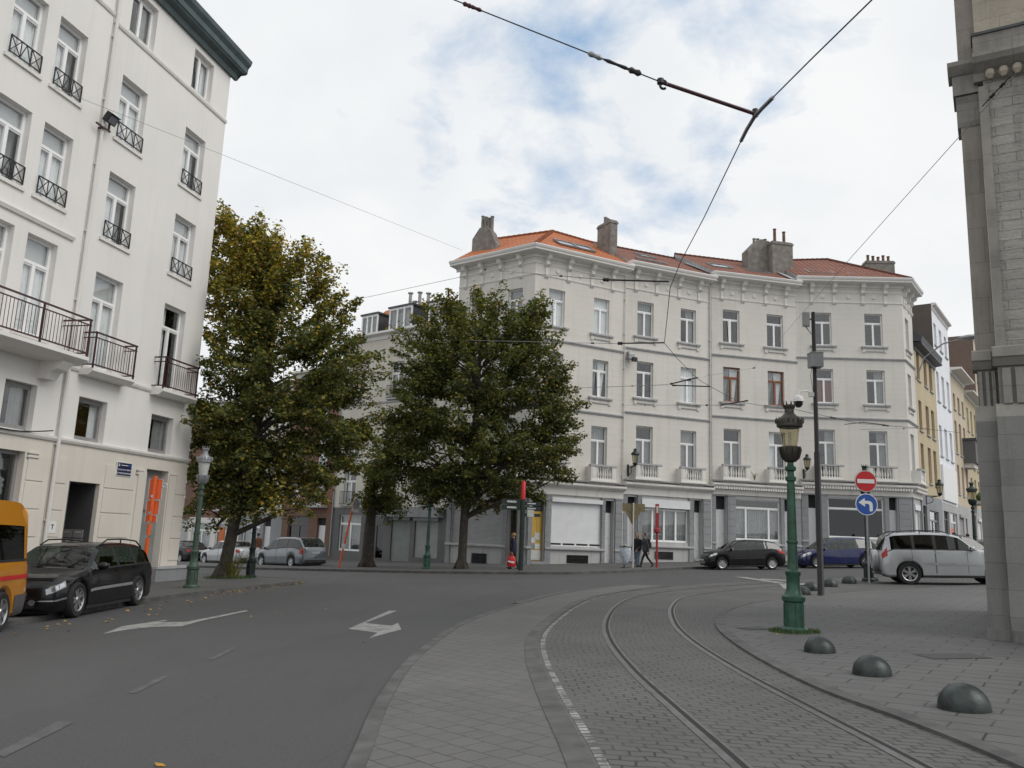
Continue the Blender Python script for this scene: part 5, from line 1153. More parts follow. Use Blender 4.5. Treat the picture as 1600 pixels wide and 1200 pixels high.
        if rails:
            m = MB(); pts = [(x, side * (c.rw * .97), c.top(x) + (.055 if 0 < i < 7 else -.02)) for i, x in enumerate(np.linspace(g1 + .1, g2 + .05, 8))]; m.tube(pts, .016, 'black_plastic', 8)
            m.tube([((g1 + g2) / 2, side * c.rw * .97, c.top((g1 + g2) / 2) + .05), ((g1 + g2) / 2, side * c.rw * .97, c.top((g1 + g2) / 2) - .03)], .016, 'black_plastic', 6); m.build('roof_rail', rt, 40, B)
    hw0 = c.pw(0) * 1.45
    m = MB(); z0, z1 = c.clear + .10, c.top(0) - .08; m.box(-.012, .004, -hw0 * .55, hw0 * .55, z1 - .20, z1 - .02, 'black_plastic')
    for k in range(4): m.box(-.02, -.01, -hw0 * .54, hw0 * .54, z1 - .19 + .045 * k, z1 - .175 + .045 * k, sp.get('grillm', 'silver_trim'))
    for y in (-1, 1): m.box(-.026, -.008, y * hw0 * .55 - .012, y * hw0 * .55 + .012, z1 - .21, z1 - .01, 'chrome')
    for zz in (z1 - .21, z1 - .02): m.box(-.026, -.008, -hw0 * .55, hw0 * .55, zz, zz + .016, 'chrome')
    m.box(-.03, .002, -hw0 * .99, hw0 * .99, z0 + .135, z0 + .155, sp.get('bumperm', 'black_plastic')); m.disc((-.022, 0, z1 - .10), .05, (1, 0, 0), .012, 'chrome', 20); m.build('grille', rt, None, B)
    m = MB(); m.box(-.012, .003, -hw0 * .8, hw0 * .8, z0 - .02, z0 + .10, 'black_plastic')
    for s_ in (-1, 1): m.disc((-.014, s_ * hw0 * .72, z0 + .08), .055, (1, 0, 0), .012, 'lamp_clear', 16)
    m.build('air_intake', rt, None, B)
    if plate:
        m = MB(); m.box(-.028, -.014, -.26, .26, z0 + .12, z0 + .22, 'plate_white'); m.build('number_plate', rt, None, B)
        zt = sp.get('plz', .52) * H; m = MB(); m.box(L + .002, L + .016, -.26, .26, zt, zt + .11, 'plate_white'); m.build('number_plate', rt, None, B)
    m = MB(); m.box(L - .004, L + .008, -c.pw(L) * .92, c.pw(L) * .92, c.clear + .12, c.clear + .22, 'black_plastic'); m.build('rear_bumper', rt, None, B)
    m = MB()
    for y in (-.35, .25):
        a = None
        m.tube([(g0 + .03, y, c.top(g0 + .03) + .02), (g0 + (g1 - g0) * .45, y + .28, c.top(g0 + (g1 - g0) * .45) + .012)], .008, 'black_plastic', 5)
    m.build('wiper', rt, None, B)
    if extra: extra(rt, c, B)
    return rt
EST = dict(top=[(0, .43), (.03, .49), (.10, .56), (.25, .635), (.285, .655), (.43, .955), (.52, .995), (.66, 1.0), (.82, .975), (.91, .93), (.985, .66), (1, .60)], belt=[(0, .40), (.05, .50), (.25, .60), (.40, .625), (.7, .645), (.9, .66), (1, .58)],
    plan=[(0, .46), (.008, .66), (.02, .80), (.06, .90), (.14, .965), (.3, 1), (.75, 1), (.92, .955), (.98, .89), (1, .82)], axles=(.175, .785), r=.325, clear=.15, gh=(.275, .44, .905, .985), pillars=(.555, .745), doors=((.335, .555), (.56, .745)), lamp=(.012, .085, 2.95, 4.0), tail=(.955, .995, 2.6, 4.2), strip='silver_trim', bumperm='chrome', grillm='chrome', seats=(.46, .63), beltm='black_plastic')
HAT = dict(top=[(0, .40), (.03, .50), (.10, .585), (.21, .66), (.24, .68), (.43, .96), (.55, 1.), (.72, .985), (.86, .93), (.975, .66), (1, .56)], belt=[(0, .38), (.06, .50), (.24, .63), (.45, .655), (.8, .69), (1, .56)],
    plan=[(0, .42), (.01, .62), (.025, .78), (.08, .91), (.18, .985), (.35, 1), (.75, 1), (.92, .94), (.98, .86), (1, .78)], axles=(.185, .815), r=.30, gh=(.225, .44, .85, .975), pillars=(.545, .76), doors=((.30, .545), (.55, .75)), lamp=(.03, .13, 3.0, 4.3), tail=(.90, .99, 3.0, 4.3), seats=(.45, .63), strip='black_plastic')
MPV = dict(top=[(0, .36), (.03, .47), (.10, .55), (.19, .61), (.22, .635), (.42, .955), (.55, 1.), (.72, .995), (.88, .955), (.985, .66), (1, .55)], belt=[(0, .34), (.06, .46), (.22, .57), (.45, .60), (.8, .64), (1, .54)],
    plan=[(0, .44), (.01, .66), (.025, .80), (.08, .92), (.18, .985), (.35, 1), (.78, 1), (.93, .95), (.985, .88), (1, .80)], axles=(.195, .80), r=.325, gh=(.205, .44, .885, .985), pillars=(.50, .70), doors=((.29, .50), (.505, .72)), lamp=(.02, .13, 2.9, 4.4), tail=(.945, .992, 2.7, 4.4), seats=(.42, .60), plz=.45)
SAL = dict(top=[(0, .42), (.03, .52), (.10, .60), (.26, .67), (.29, .69), (.44, .97), (.52, 1.), (.62, .99), (.72, .95), (.85, .735), (.95, .71), (.99, .66), (1, .6)], belt=[(0, .38), (.05, .5), (.27, .62), (.5, .65), (.85, .69), (1, .58)],
    plan=[(0, .44), (.008, .64), (.02, .80), (.07, .92), (.16, .98), (.3, 1), (.75, 1), (.92, .95), (.98, .88), (1, .80)], axles=(.185, .775), r=.315, gh=(.28, .44, .70, .86), pillars=(.53, .68), doors=((.32, .53), (.535, .70)), lamp=(.015, .10, 2.8, 4.3), tail=(.94, .995, 2.8, 4.2), seats=(.45, .60), plz=.50)
SUVS = dict(top=[(0, .46), (.02, .55), (.08, .62), (.30, .66), (.345, .675), (.475, .945), (.55, .985), (.7, 1.0), (.88, .985), (.945, .95), (.99, .64), (1, .58)], belt=[(0, .42), (.05, .54), (.3, .64), (.5, .655), (.9, .67), (1, .56)],
    plan=[(0, .74), (.015, .84), (.06, .94), (.14, .99), (.3, 1), (.8, 1), (.94, .965), (.985, .93), (1, .88)], axles=(.225, .815), r=.375, gh=(.335, .49, .94, .988), pillars=(.63, .775), doors=((.42, .63), (.635, .79)), lamp=(.015, .10, 2.9, 4.2), tail=(.955, .994, 2.9, 4.35), clear=.27, gend=.93, glass='dark_glass', tw=.225, seats=(.42, .60), roofw=.74, strip='silver_trim', plz=.33)
def wheelpose(pf, pr, ax):
    """ground points under two wheels on the visible side -> middle of that side, heading"""
    d = pf - pr; return (pf + pr) / 2, math.atan2(d.y, d.x), d.length
# black estate car on the left, nose towards us
h = R(-88.); L, W, sc = 4.53, 1.74, 1.10; pm = (gp(112, 966) + gp(214, 946)) / 2
n = Vector((math.sin(h), -math.cos(h), 0)); mid = pm + Vector((-1, 0, 0)) * (W / 2 * sc - .06); mid -= Vector((math.cos(h), math.sin(h), 0)) * 0.0
off = ((EST['axles'][0] + EST['axles'][1]) / 2 - .5) * L * sc
mid = mid + Vector((math.cos(h), math.sin(h), 0)) * off
car('estate_car', 'black estate car with alloy wheels parked nose towards us beside the white building', L, W, 1.36, EST, 'paint_black', gxy(mid.x, mid.y), h, sc, 5, True)
def on(px, py, Y): p = pt(px, py, Y); return gxy(p.x, p.y)
# black hatchback before the third terrace house, blue people carrier behind it
car('hatchback_car', 'small black hatchback with red tail lamp parked before the terrace', 4.03, 1.72, 1.47, HAT, 'paint_black', gxy(11.95, 42.6), R(184), 1., 10)
car('people_carrier', 'dark blue people carrier half hidden behind the dark mast and the sign post', 4.4, 1.8, 1.58, MPV, 'paint_blue', gxy(17.4, 44.6), R(186), 1., 9)
def spare(rt, c, B):
    m = MB(); m.M = B @ T(c.L + .10, -.1, .82) @ Matrix.Rotation(R(90), 4, 'Y'); m.lathe([(.02, -.12), (.30, -.12), (.345, -.08), (.35, .06), (.30, .11), (.02, .12)], 'paint_silver', 28); m.build('spare_wheel_cover', rt, 40)
    m = MB(); m.tube([(c.L - .1, 0, .36), (c.L + .12, 0, .34), (c.L + .17, 0, .36), (c.L + .18, 0, .43)], .022, 'chrome', 8); m.build('tow_bar', rt, 40, B)
    m = MB(); m.tube([(c.L * .9, .3, c.H - .02), (c.L * .9 + .25, .3, c.H + .25)], .006, 'black_plastic', 5); m.build('aerial', rt, None, B)
car('suv_car', 'silver off road car with spare wheel on its back, partly hidden by the church pier', 4.62, 1.84, 1.76, SUVS, 'paint_silver', gxy(15.4, 29.2), R(-14), 1., 6, True, True, spare)
car('people_carrier', 'dark car with pale roof panel showing above the silver off road car', 4.6, 1.85, 1.72, MPV, 'paint_black', gxy(19.3, 36.4), R(10), 1., 9)
car('saloon_car', 'bluish grey car far up the right hand street beside the church pier', 4.3, 1.75, 1.46, SAL, 'paint_greyblue', gxy(24.8, 43.2), R(54), 1., 9)
car('saloon_car', 'reddish dark car behind the people climbing the right hand street', 4.3, 1.75, 1.46, SAL, 'paint_plum', gxy(27.5, 48.6), R(54), 1., 9)
# row along the left street
hd = math.atan2(.66, -.75)
car('people_carrier', 'grey blue people carrier seen from behind, first of the row in the left street', 4.77, 1.88, 1.66, MPV, 'paint_greyblue', gxy(-11.9, 46.9), hd, .98, 5, group='cars parked along the left street')
car('saloon_car', 'silver saloon car in the left street between the grey people carrier and the dark car', 4.6, 1.8, 1.45, SAL, 'paint_silver', gxy(-16.6, 51.1), hd, .98, 9, group='cars parked along the left street')
car('saloon_car', 'dark saloon car in the left street just right of the green lamp column', 4.6, 1.8, 1.42, SAL, 'paint_black', gxy(-20.9, 55.0), hd, .98, 9, group='cars parked along the left street')
# orange delivery van cut by the left edge
def van():
    L, W, H = 5.0, 1.95, 2.16; pr = gp(30, 980); hv = R(-80); fw = Vector((math.cos(hv), math.sin(hv), 0)); sd = Vector((-fw.y, fw.x, 0))
    loc = pr + fw * (L / 2) - sd * (W / 2); loc = gxy(loc.x, loc.y)
    sp = dict(top=[(0, .34), (.02, .42), (.10, .48), (.17, .53), (.28, .90), (.36, .985), (.6, 1), (.93, .995), (.985, .97), (1, .93)], belt=[(0, .33), (.1, .46), (.2, .52), (1, .52)], plan=[(0, .78), (.02, .88), (.08, .97), (.2, 1), (.96, 1), (.99, .975), (1, .95)], axles=(.17, .80), r=.33, gh=(.16, .34, .985, .995), pillars=(.40, .68), doors=((.22, .40),), lamp=(.015, .09, 2.9, 4.2), tail=(.982, .995, 2.2, 4.), clear=.22, roofw=.86, cat='van', glass='dark_glass', seats=(.36,), plz=.35, gend=.955, over=.34)
    def ex(rt, c, B):
        for side in (1, -1):
            m = MB(); zr = lambda x, z: next((i + (z - q[i][1]) / (q[i + 1][1] - q[i][1]) for q in (c.sec(x),) for i in range(7) if q[i][1] <= z <= q[i + 1][1]), 3.)
            xs_ = np.linspace(.04 * L, .994 * L, 40); m.add([c.at(x, zr(x, z), side, .008) for x in xs_ for z in (.83, .90)], [(2 * i, 2 * i + 2, 2 * i + 3, 2 * i + 1) for i in range(39)], 'red_paint'); m.build('stripe', rt, 40, B)
            m = MB(); c.patch(m, c.wr + c.ra + .03, .992 * L, .3, 1.9, 'frame_dark', .010, side, 8, 3); m.build('bumper_corner', rt, 40, B)
        m = MB(); m.box(.55 * L, .9 * L, -.5, .5, H, H + .03, 'paint_orange'); m.build('roof_panel', rt, None, B)
    car('delivery_van', 'orange delivery van with red stripe and dark window at the left edge', L, W, H, sp, 'paint_orange', loc, hv, 1.05, 6, False, True, ex)
van()
# ------------------------------------------------------------------ street lamps
LAMP = [(.215, 0), (.215, .06), (.185, .09), (.175, .50), (.21, .53), (.215, .60), (.16, .64), (.125, .72), (.12, .95), (.14, .98), (.145, 1.03), (.10, 1.07), (.085, 1.2)]
def street_lamp(label, loc, H, mat='iron_green', head='iron_bronze', group='cast iron street lamps', grey=False):
    k = H / 4.0; t = thing('street_lamp', label, 'street lamp', loc, group=group)
    m = MB(); m.lathe([(.235, -.05), (.235, .05), (.20, .09)], mat, 8, phase=.5); m.lathe([(r * .9, z) for r, z in LAMP], mat, 16, sx=1, sy=1)
    for i in range(8): a = i * math.pi / 4; m.box(-.02 + .15 * math.cos(a), .02 + .15 * math.cos(a), -.02 + .15 * math.sin(a), .02 + .15 * math.sin(a), .12, .48, mat)
    m.build('base', t, 35, Matrix.Diagonal((1, 1, k, 1)))
    m = MB(); m.lathe([(.085, 1.18), (.078, 1.8), (.068, 2.5), (.062, 2.62), (.085, 2.64), (.09, 2.70), (.06, 2.73), (.055, 2.80), (.09, 2.83), (.095, 2.88), (.055, 2.92), (.05, 3.0)], mat, 16)
    for z in (1.55,): m.lathe([(.083, z - .03), (.098, z - .015), (.098, z + .015), (.08, z + .03)], mat, 16)
    m.build('post', t, 35, Matrix.Diagonal((1, 1, k, 1)))
    m = MB(); m.lathe([(.05, 2.96), (.12, 2.99), (.17, 3.05), (.205, 3.16), (.21, 3.24), (.19, 3.26)], head, 16)
    for i in range(8): a = i * math.pi / 4; m.tube([(.10 * math.cos(a), .10 * math.sin(a), 2.99), (.19 * math.cos(a), .19 * math.sin(a), 3.06), (.235 * math.cos(a), .235 * math.sin(a), 3.20), (.22 * math.cos(a), .22 * math.sin(a), 3.25)], .018, head, 6)
    lan = m.build('lantern', t, 35, Matrix.Diagonal((.82, .82, k, 1)))
    m = MB(); m.lathe([(.145, 3.22), (.215, 3.62)], 'pale_paint' if grey else 'lantern_glass', 20, caps=False); m.lathe([(.03, 3.25), (.035, 3.5), (.01, 3.52)], 'white_paint', 8); m.build('glass', lan, 40)
    m = MB(); m.lathe([(.22, 3.60), (.265, 3.62), (.275, 3.70), (.24, 3.76), (.14, 3.84), (.10, 3.88), (.095, 3.95), (.12, 3.98), (.125, 4.02), (.06, 4.04)], head, 20)
    for i in range(16):
        a = i * math.pi / 8; c, s_ = math.cos(a), math.sin(a); m.tube([(.27 * c, .27 * s_, 3.69), (.285 * c, .285 * s_, 3.75), (.268 * c, .268 * s_, 3.79)], [.03, .022, .006], head, 5)
    for i in range(8):
        a = i * math.pi / 4; c, s_ = math.cos(a), math.sin(a); m.tube([(.11 * c, .11 * s_, 4.0), (.135 * c, .135 * s_, 4.09)], [.022, .008], head, 5)
    m.build('lantern_crown', lan, 40)
    return t
def base_at(px, py, h=.0): p = gp(px, py); return gxy(p.x, p.y, h)
p = base_at(1241, 990, .03); street_lamp('large green cast iron street lamp with bronze crowned lantern standing on the square', p, 3.84)
p = base_at(298, 923, .09); street_lamp('green street lamp with grey frosted lantern at the kerb beside the left maple', p, 4.22, 'iron_green_pale', 'zinc_grey', grey=True)
p = gxy(-9.75, 32.6, .09); street_lamp('dark street lamp right behind the left maple trunk', p, 4.3, 'iron_green_dark', 'iron_green_dark')
p = gxy(-3.75, 40.6, .1); street_lamp('green street lamp before the dark shopfront, left of the middle tree trunk', p, 4.2)
p = gxy(13.3, 30.9, .03); street_lamp('dark street lamp hidden behind the round traffic signs', p, 4.15, 'iron_green_dark', 'iron_green_dark')
p = gxy(22.7, 40.6, .06); street_lamp('dark street lamp at the edge of the church pier in the right hand street', p, 4.1, 'iron_green_dark', 'iron_green_dark')
def wall_lamp(label, F0, x, z, out=.85, s=1.):
    """bracket lantern: F0 facade frame (world)"""
    M = F0 @ T(x, 0, z); t = thing('wall_lamp', label, 'wall lamp', group='lanterns on wall brackets'); t.matrix_world = M @ Matrix.Scale(s, 4)
    m = MB(); m.box(-.06, .06, -.04, 0, -.55, .15, 'iron_green_dark'); m.tube([(0, -.02, 0), (0, -out, .0)], .028, 'iron_green_dark', 8)
    m.tube([(0, -.03, -.45)] + [(0, -.1 - .3 * math.sin(a), -.25 + .2 * math.cos(a) * -1) for a in np.linspace(0, 2.6, 8)] + [(0, -out * .8, -.02)], .022, 'iron_green_dark', 6); m.build('bracket', t, 40)
    m = MB(); m.lathe([(.04, 0), (.10, .05), (.16, .16), (.12, .2)], 'iron_green_dark', 12, (0, -out, 0)); m.lathe([(.22, .66), (.26, .69), (.24, .76), (.12, .86), (.09, .92), (.12, .97), (.03, 1.05)], 'iron_green_dark', 14, (0, -out, 0))
    for k in range(6): a = k * math.pi / 3; m.tube([(.14 * math.cos(a), -out + .14 * math.sin(a), .18), (.22 * math.cos(a), -out + .22 * math.sin(a), .68)], .012, 'iron_green_dark', 4)
    lan = m.build('lantern', t, 40); m = MB(); m.lathe([(.135, .18), (.21, .67)], 'lantern_glass', 14, (0, -out, 0), caps=False); m.build('glass', lan, 40)
    return t
wall_lamp('black bracket lantern on the terrace beside the leftmost uncovered balcony', T(A1.x, A1.y, .32) @ RZ(math.atan2((B1 - A1).y, (B1 - A1).x)), .35, 5.75, .8, 1.02)
wall_lamp('black bracket lantern on the terrace behind the dark mast', T(C1.x, C1.y, 1.03) @ RZ(math.atan2((D1 - C1).y, (D1 - C1).x)), .25, 5.55, .8, 1.0)
wall_lamp('black bracket lantern on the ochre house in the right hand street', T(D1.x, D1.y, 1.25) @ RZ(math.atan2(SD.y, SD.x)), 5.2, 4.3, .8, 1.1)

# ------------------------------------------------------------------ mast with cameras
p = base_at(1283, 932, .03); t = thing('camera_mast', 'slim dark steel mast with white dome camera and grey box standing on the square', 'mast', p)
m = MB(); m.lathe([(.105, 0), (.088, .02), (.084, 3.9), (.064, 3.95), (.056, 8.0), (.02, 8.02)], 'iron_black', 16); m.build('pole', t, 40)
m = MB(); m.box(-.16, .18, -.22, .12, 6.35, 6.75, 'zinc_grey'); m.box(-.17, .19, -.23, .13, 6.75, 6.78, 'zinc_grey'); m.build('equipment_box', t)
m = MB(); m.tube([(0, 0, 5.55), (-.25, -.05, 5.66), (-.48, -.08, 5.62), (-.52, -.08, 5.5)], .022, 'white_paint', 8); m.lathe([(.02, 5.52), (.12, 5.48), (.15, 5.40), (.15, 5.33)], 'white_paint', 16, (-.52, -.08, 0)); m.lathe([(.13, 5.33), (.12, 5.24), (.06, 5.17), (.01, 5.16)], 'dark_glass', 16, (-.52, -.08, 0)); m.build('dome_camera', t, 45)
m = MB(); m.box(-.34, -.16, -.16, -.10, 7.55, 7.95, 'zinc_grey'); m.box(-.36, -.14, -.1, -.08, 7.53, 7.97, 'pale_paint'); m.bar((-.2, -.08, 7.75), (0, 0, 7.8), .05, .05, 'iron_black'); m.bar((-.3, -.08, 7.6), (-.02, 0, 7.3), .025, .025, 'zinc_grey'); m.build('antenna_panel', t)
m = MB(); m.box(-.2, -.06, -.08, .02, 5.5, 5.62, 'pale_paint'); m.tube([(-.1, -.06, 6.35), (-.16, -.1, 6.1), (-.08, -.06, 5.6)], .008, 'black_plastic', 5); m.build('junction_box', t)

# ------------------------------------------------------------------ traffic signs
def roundel(m, z, r, rim, face, y=-.04):
    m.tube([(0, y + .012, z), (0, y - .012, z)], r, rim, 40); m.tube([(0, y - .012, z), (0, y - .016, z)], r * .93, face, 40)
p = gxy(12.45, 28.9, .03); yaw = R(-4)
t = thing('traffic_sign', 'grey post with round red no entry sign above round blue turn left sign', 'traffic sign', p, yaw)
m = MB(); m.tube([(0, 0, 0), (0, 0, 3.82)], .034, 'zinc_grey', 10); m.build('post', t, 40)
k = 1.0
m = MB(); m.M = T(0, 0, 0); roundel(m, 3.48, .375, 'pale_paint', 'red_paint'); m.box(-.29, .29, -.062, -.0565, 3.41, 3.55, 'white_paint'); m.box(-.2, .2, -.028, .0, 3.45, 3.51, 'zinc_grey'); m.build('no_entry_disc', t)
m = MB(); roundel(m, 2.68, .375, 'white_paint', 'blue_paint'); z = 2.68
ar = [(.13, -.24), (.20, -.22), (.20, -.02), (.185, .06), (.13, .11), (.06, .125), (-.06, .125), (-.06, .22), (-.28, .06), (-.06, -.08), (-.06, .02), (.03, .02), (.075, .0), (.09, -.05), (.09, -.23)]
ar = [(x, zz + z) for x, zz in ar]; tr = tessellate_polygon([[Vector((a, b, 0)) for a, b in ar]]); m.add([(a, -.0615, b) for a, b in ar], [tuple(q) for q in tr], 'white_paint'); m.build('turn_left_disc', t)
# back of the orange diversion boards behind the estate car
p = pt(224, 892, 22.); p = gxy(p.x, p.y, .09)
t = thing('diversion_sign', 'orange post with three orange sign boards seen from behind, beyond the estate car', 'road sign', p, R(8))
H0 = 1.6; zt = lambda py: pt(230, py, 22.0).z - p.z
m = MB(); m.tube([(0, 0, 0), (.03, 0, zt(743))], .055, 'orange_paint', 12)
for q in (775, 801, 816, 838): m.lathe([(.060, zt(q) - .03), (.062, zt(q) + .03)], 'chrome', 12, (.012, 0, 0))
m.build('post', t, 40)
for z0, z1, x0, x1 in ((779, 748, -.12, .22), (803, 782, -.13, .20), (816, 805, -.13, .17)):
    m = MB(); m.box(x0, x1, .05, .065, zt(z0), zt(z1), 'orange_paint')
    for a in (x0, x1 - .012): m.box(a, a + .014, .035, .07, zt(z0), zt(z1), 'pale_paint')
    m.box(x0, x1, .035, .07, zt(z1), zt(z1) + .012, 'pale_paint'); m.build('sign_board', t)
m = MB(); m.tube([(.22 + .055 + .055 * math.cos(a), .05, zt(757) + .055 * math.sin(a)) for a in np.linspace(-3.0, 3.0, 14)], .016, 'pale_paint', 6); m.build('lamp_ring', t, 40)
# slim orange pole with grey board on the far pavement
p = gxy(-8.35, 42.7, .1); t = thing('notice_pole', 'slim leaning orange pole with small pale board on the far pavement before the sapling', 'pole', p, rot=(0, R(9), 0))
m = MB(); m.tube([(0, 0, 0), (0, 0, 3.55)], .05, 'orange_paint', 10); m.build('pole', t, 40); m = MB(); m.box(-.02, .34, -.05, -.02, 2.85, 3.55, 'pale_paint'); m.box(.02, .30, -.056, -.05, 3.0, 3.42, 'zinc_grey'); m.build('board', t); m = MB(); m.box(-.09, .09, -.08, .08, .95, 1.2, 'litter'); m.build('clip_box', t)
# finger post with dark green plates
p = gxy(.72, 38.6, .1); t = thing('finger_post', 'thick dark green post with red cylinder on top and small green direction plates', 'sign post', p)
m = MB(); m.lathe([(.115, 0), (.115, 3.2), (.09, 3.22)], 'iron_green_dark', 14); m.build('post', t, 40)
m = MB(); m.lathe([(.11, 3.22), (.11, 4.0), (.06, 4.06), (.01, 4.07)], 'red_paint', 14); m.build('red_head', t, 40)
def bars(m, x0, x1, z0, z1, y, rows, rng):
    h = (z1 - z0) / rows
    for r in range(rows):
        x = x0
        while x < x1 - .02: w = rng.uniform(.03, .06); m.box(x, min(x + w, x1), y - .003, y, z0 + h * r + h * .25, z0 + h * r + h * .75, 'white_paint'); x += w + .016
rb = random.Random(3)
for x0, x1, z0, z1 in ((-1.0, -.1, 2.98, 3.22), (-1.0, -.1, 2.72, 2.95)):
    m = MB(); m.poly([(x1, z0), (x1, z1), (x0 + .04, z1), (x0, (z0 + z1) / 2), (x0 + .04, z0)], -.02, .02, 'iron_green_dark'); bars(m, x0 + .28, x1 - .2, z0 + .04, z1 - .04, -.0205, 1, rb); m.build('direction_plate', t)
for x0, x1, z0, z1 in ((.1, .85, 2.96, 3.12), (.1, .85, 2.74, 2.90), (.1, .82, 2.44, 2.58)):
    m = MB(); m.box(x0, x1, -.02, .02, z0, z1, 'iron_green_dark'); bars(m, x0 + .12, x1 - .25, z0 + .03, z1 - .03, -.0205, 1, rb); m.build('direction_plate', t)
m = MB(); m.box(.22, .52, -.03, .0, 2.44, 2.76, 'pale_paint'); m.build('map_plate', t)
# sign seen from the back, red post, bin
p = gxy(6.35, 42.0, .1); t = thing('traffic_sign', 'give way sign seen from behind on a pale post beside the litter bag', 'traffic sign', p, R(10))
m = MB(); m.tube([(0, 0, 0), (0, 0, 3.2)], .04, 'pale_paint', 10); m.build('post', t, 40); m = MB(); m.poly([(-.46, 2.86), (-.42, 3.0), (.42, 3.0), (.46, 2.86), (.06, 2.14), (-.06, 2.14)], .045, .06, 'sign_brown'); m.build('triangle_board', t); m = MB(); m.box(-.55, .62, .04, .055, 2.78, 3.16, 'sign_brown'); m.build('top_board', t)
p = gxy(7.6, 42.3, .1); t = thing('red_post', 'narrow red post with sleeve beside the curtained shop window of the terrace', 'post', p)
m = MB(); m.tube([(0, 0, 0), (0, 0, 3.1)], .06, 'red_dull', 12); m.build('pole', t, 40); m = MB(); m.box(-.085, .085, -.06, .06, 1.95, 3.15, 'red_dull'); m.box(-.05, .05, -.064, -.06, 2.7, 3.05, 'pale_paint'); m.build('panel', t); m = MB(); m.lathe([(.1, 1.7), (.16, 1.75), (.16, 1.9), (.1, 1.95)], 'red_dull', 12); m.build('collar', t, 40)
p = gxy(5.95, 41.9, .1); t = thing('litter_bin', 'ring stand with stuffed see through rubbish bag beside the walking couple', 'litter bin', p)
m = MB(); m.tube([(.28 * math.cos(a), .28 * math.sin(a), 1.02) for a in np.linspace(0, 6.283, 20)], .022, 'iron_black', 6, False); m.tube([(0, .30, 0), (0, .30, 1.1)], .03, 'iron_black', 8); m.lathe([(.24, 0), (.22, .03)], 'iron_black', 16); m.build('stand', t, 40)
rb = random.Random(9); m = MB(); prof = [(.27, 1.0), (.29, .85), (.26, .62), (.20, .42), (.16, .3), (.13, .2), (.02, .16)]; n = 18; vs = []
for r_, z in prof:
    for k in range(n): a = k / n * 6.283; q = r_ * (1 + rb.uniform(-.12, .12)); vs.append((q * math.cos(a), q * math.sin(a), z + rb.uniform(-.03, .03)))
m.add(vs, [(i * n + k, i * n + (k + 1) % n, (i + 1) * n + (k + 1) % n, (i + 1) * n + k) for i in range(len(prof) - 1) for k in range(n)], 'clear_bag'); m.build('bag', t, 60)
# domes
def dome(label, loc, r):
    t = thing('dome_bollard', label, 'bollard', loc, group='iron dome bollards'); m = MB(); m.lathe([(r * 1.02, -.03), (r * 1.02, .015)] + [(r * math.cos(a), .015 + r * .96 * math.sin(a)) for a in np.linspace(0, 1.5, 12)] + [(.004, r * .975)], 'dome_green', 40); m.build('dome', t, 50); return t
for px, py, r, lab in ((1507, 1113, .225, 'dark green iron dome bollard nearest the camera at bottom right'), (1363, 1058, .215, 'dark green iron dome bollard, middle one of the three near ones'), (1281, 1022, .21, 'dark green iron dome bollard just before the green lamp post')):
    dome(lab, base_at(px, py, .03), r)
for px, py, lab in ((1253, 931, 'iron dome bollard half hidden behind the base of the green lamp post'), (1268, 923, 'iron dome bollard just left of the foot of the dark mast'), (1297, 917, 'iron dome bollard just right of the foot of the dark mast'), (1327, 912, 'iron dome bollard alone between the mast and the sign post'), (1362, 908, 'iron dome bollard at the foot of the round traffic signs')):
    p = base_at(px, py, .03); dome(lab, p, .245)
# floodlight, name plate, white plaque, cameras on walls
FN = T(Q(6.7).x, Q(6.7).y, -ZB) @ RZ(math.atan2(LD2.y, LD2.x))
t = thing('floodlight', 'dark floodlight on an arm fixed to the white building beside the drain pipe', 'floodlight'); t.matrix_world = FN @ T(.06, 0, 14.6) @ Matrix.Scale(.8, 4)
m = MB(); m.box(-.5, .3, -.26, -.20, -.50, -.44, 'iron_plum'); m.box(-.12, -.06, -.22, 0, -.5, -.44, 'iron_plum'); m.box(.18, .24, -.26, -.2, -.5, -.1, 'iron_plum'); m.build('arm', t)
m = MB(); m.M = T(.15, -.3, .0) @ Matrix.Rotation(R(32), 4, 'X'); m.box(-.24, .24, -.14, .12, -.18, .2, 'iron_black'); m.box(-.2, .2, -.15, -.14, -.14, .16, 'lamp_clear'); m.box(-.26, .26, -.2, .1, .2, .23, 'iron_black'); m.build('lamp_head', t)
def text_mesh(s, size, name, mat):
    cu = bpy.data.curves.new(name, 'FONT'); cu.body = s; cu.size = size; cu.align_x = 'CENTER'; cu.extrude = .0015; cu.resolution_u = 2; o = bpy.data.objects.new(name, cu); COL.objects.link(o)
    dg = bpy.context.evaluated_depsgraph_get(); me = bpy.data.meshes.new_from_object(o.evaluated_get(dg)); bpy.data.objects.remove(o); bpy.data.curves.remove(cu); me.materials.clear(); me.materials.append(MATS[mat]); return me
t = thing('street_name_plate', 'dark blue enamel street name plate with white lettering on the white building', 'street sign'); t.matrix_world = FN @ T(6.7 - 3.56, -.035, 3.75)
m = MB(); m.box(-.36, .36, -.02, .012, -.22, .22, 'white_paint'); m.box(-.345, .345, -.024, -.02, -.205, .205, 'navy_enamel'); m.box(-.31, -.24, -.027, -.024, .08, .17, 'pale_paint'); m.box(.24, .31, -.027, -.024, .08, .17, 'blue_paint'); m.build('plate', t)
RX = Matrix.Rotation(R(90), 4, 'X')
for s_, z, sz, w in (('PLACE DE LA REINE', -.045, .074, 1.), ('KONINGINNEPLEIN', -.16, .078, 1.)): put('lettering', text_mesh(s_, sz, 'lettering', 'white_paint'), t, T(0, -.027, z) @ RX)
m = MB(); m.box(-.17, .17, -.027, -.024, .115, .135, 'white_paint'); m.build('small_line', t)
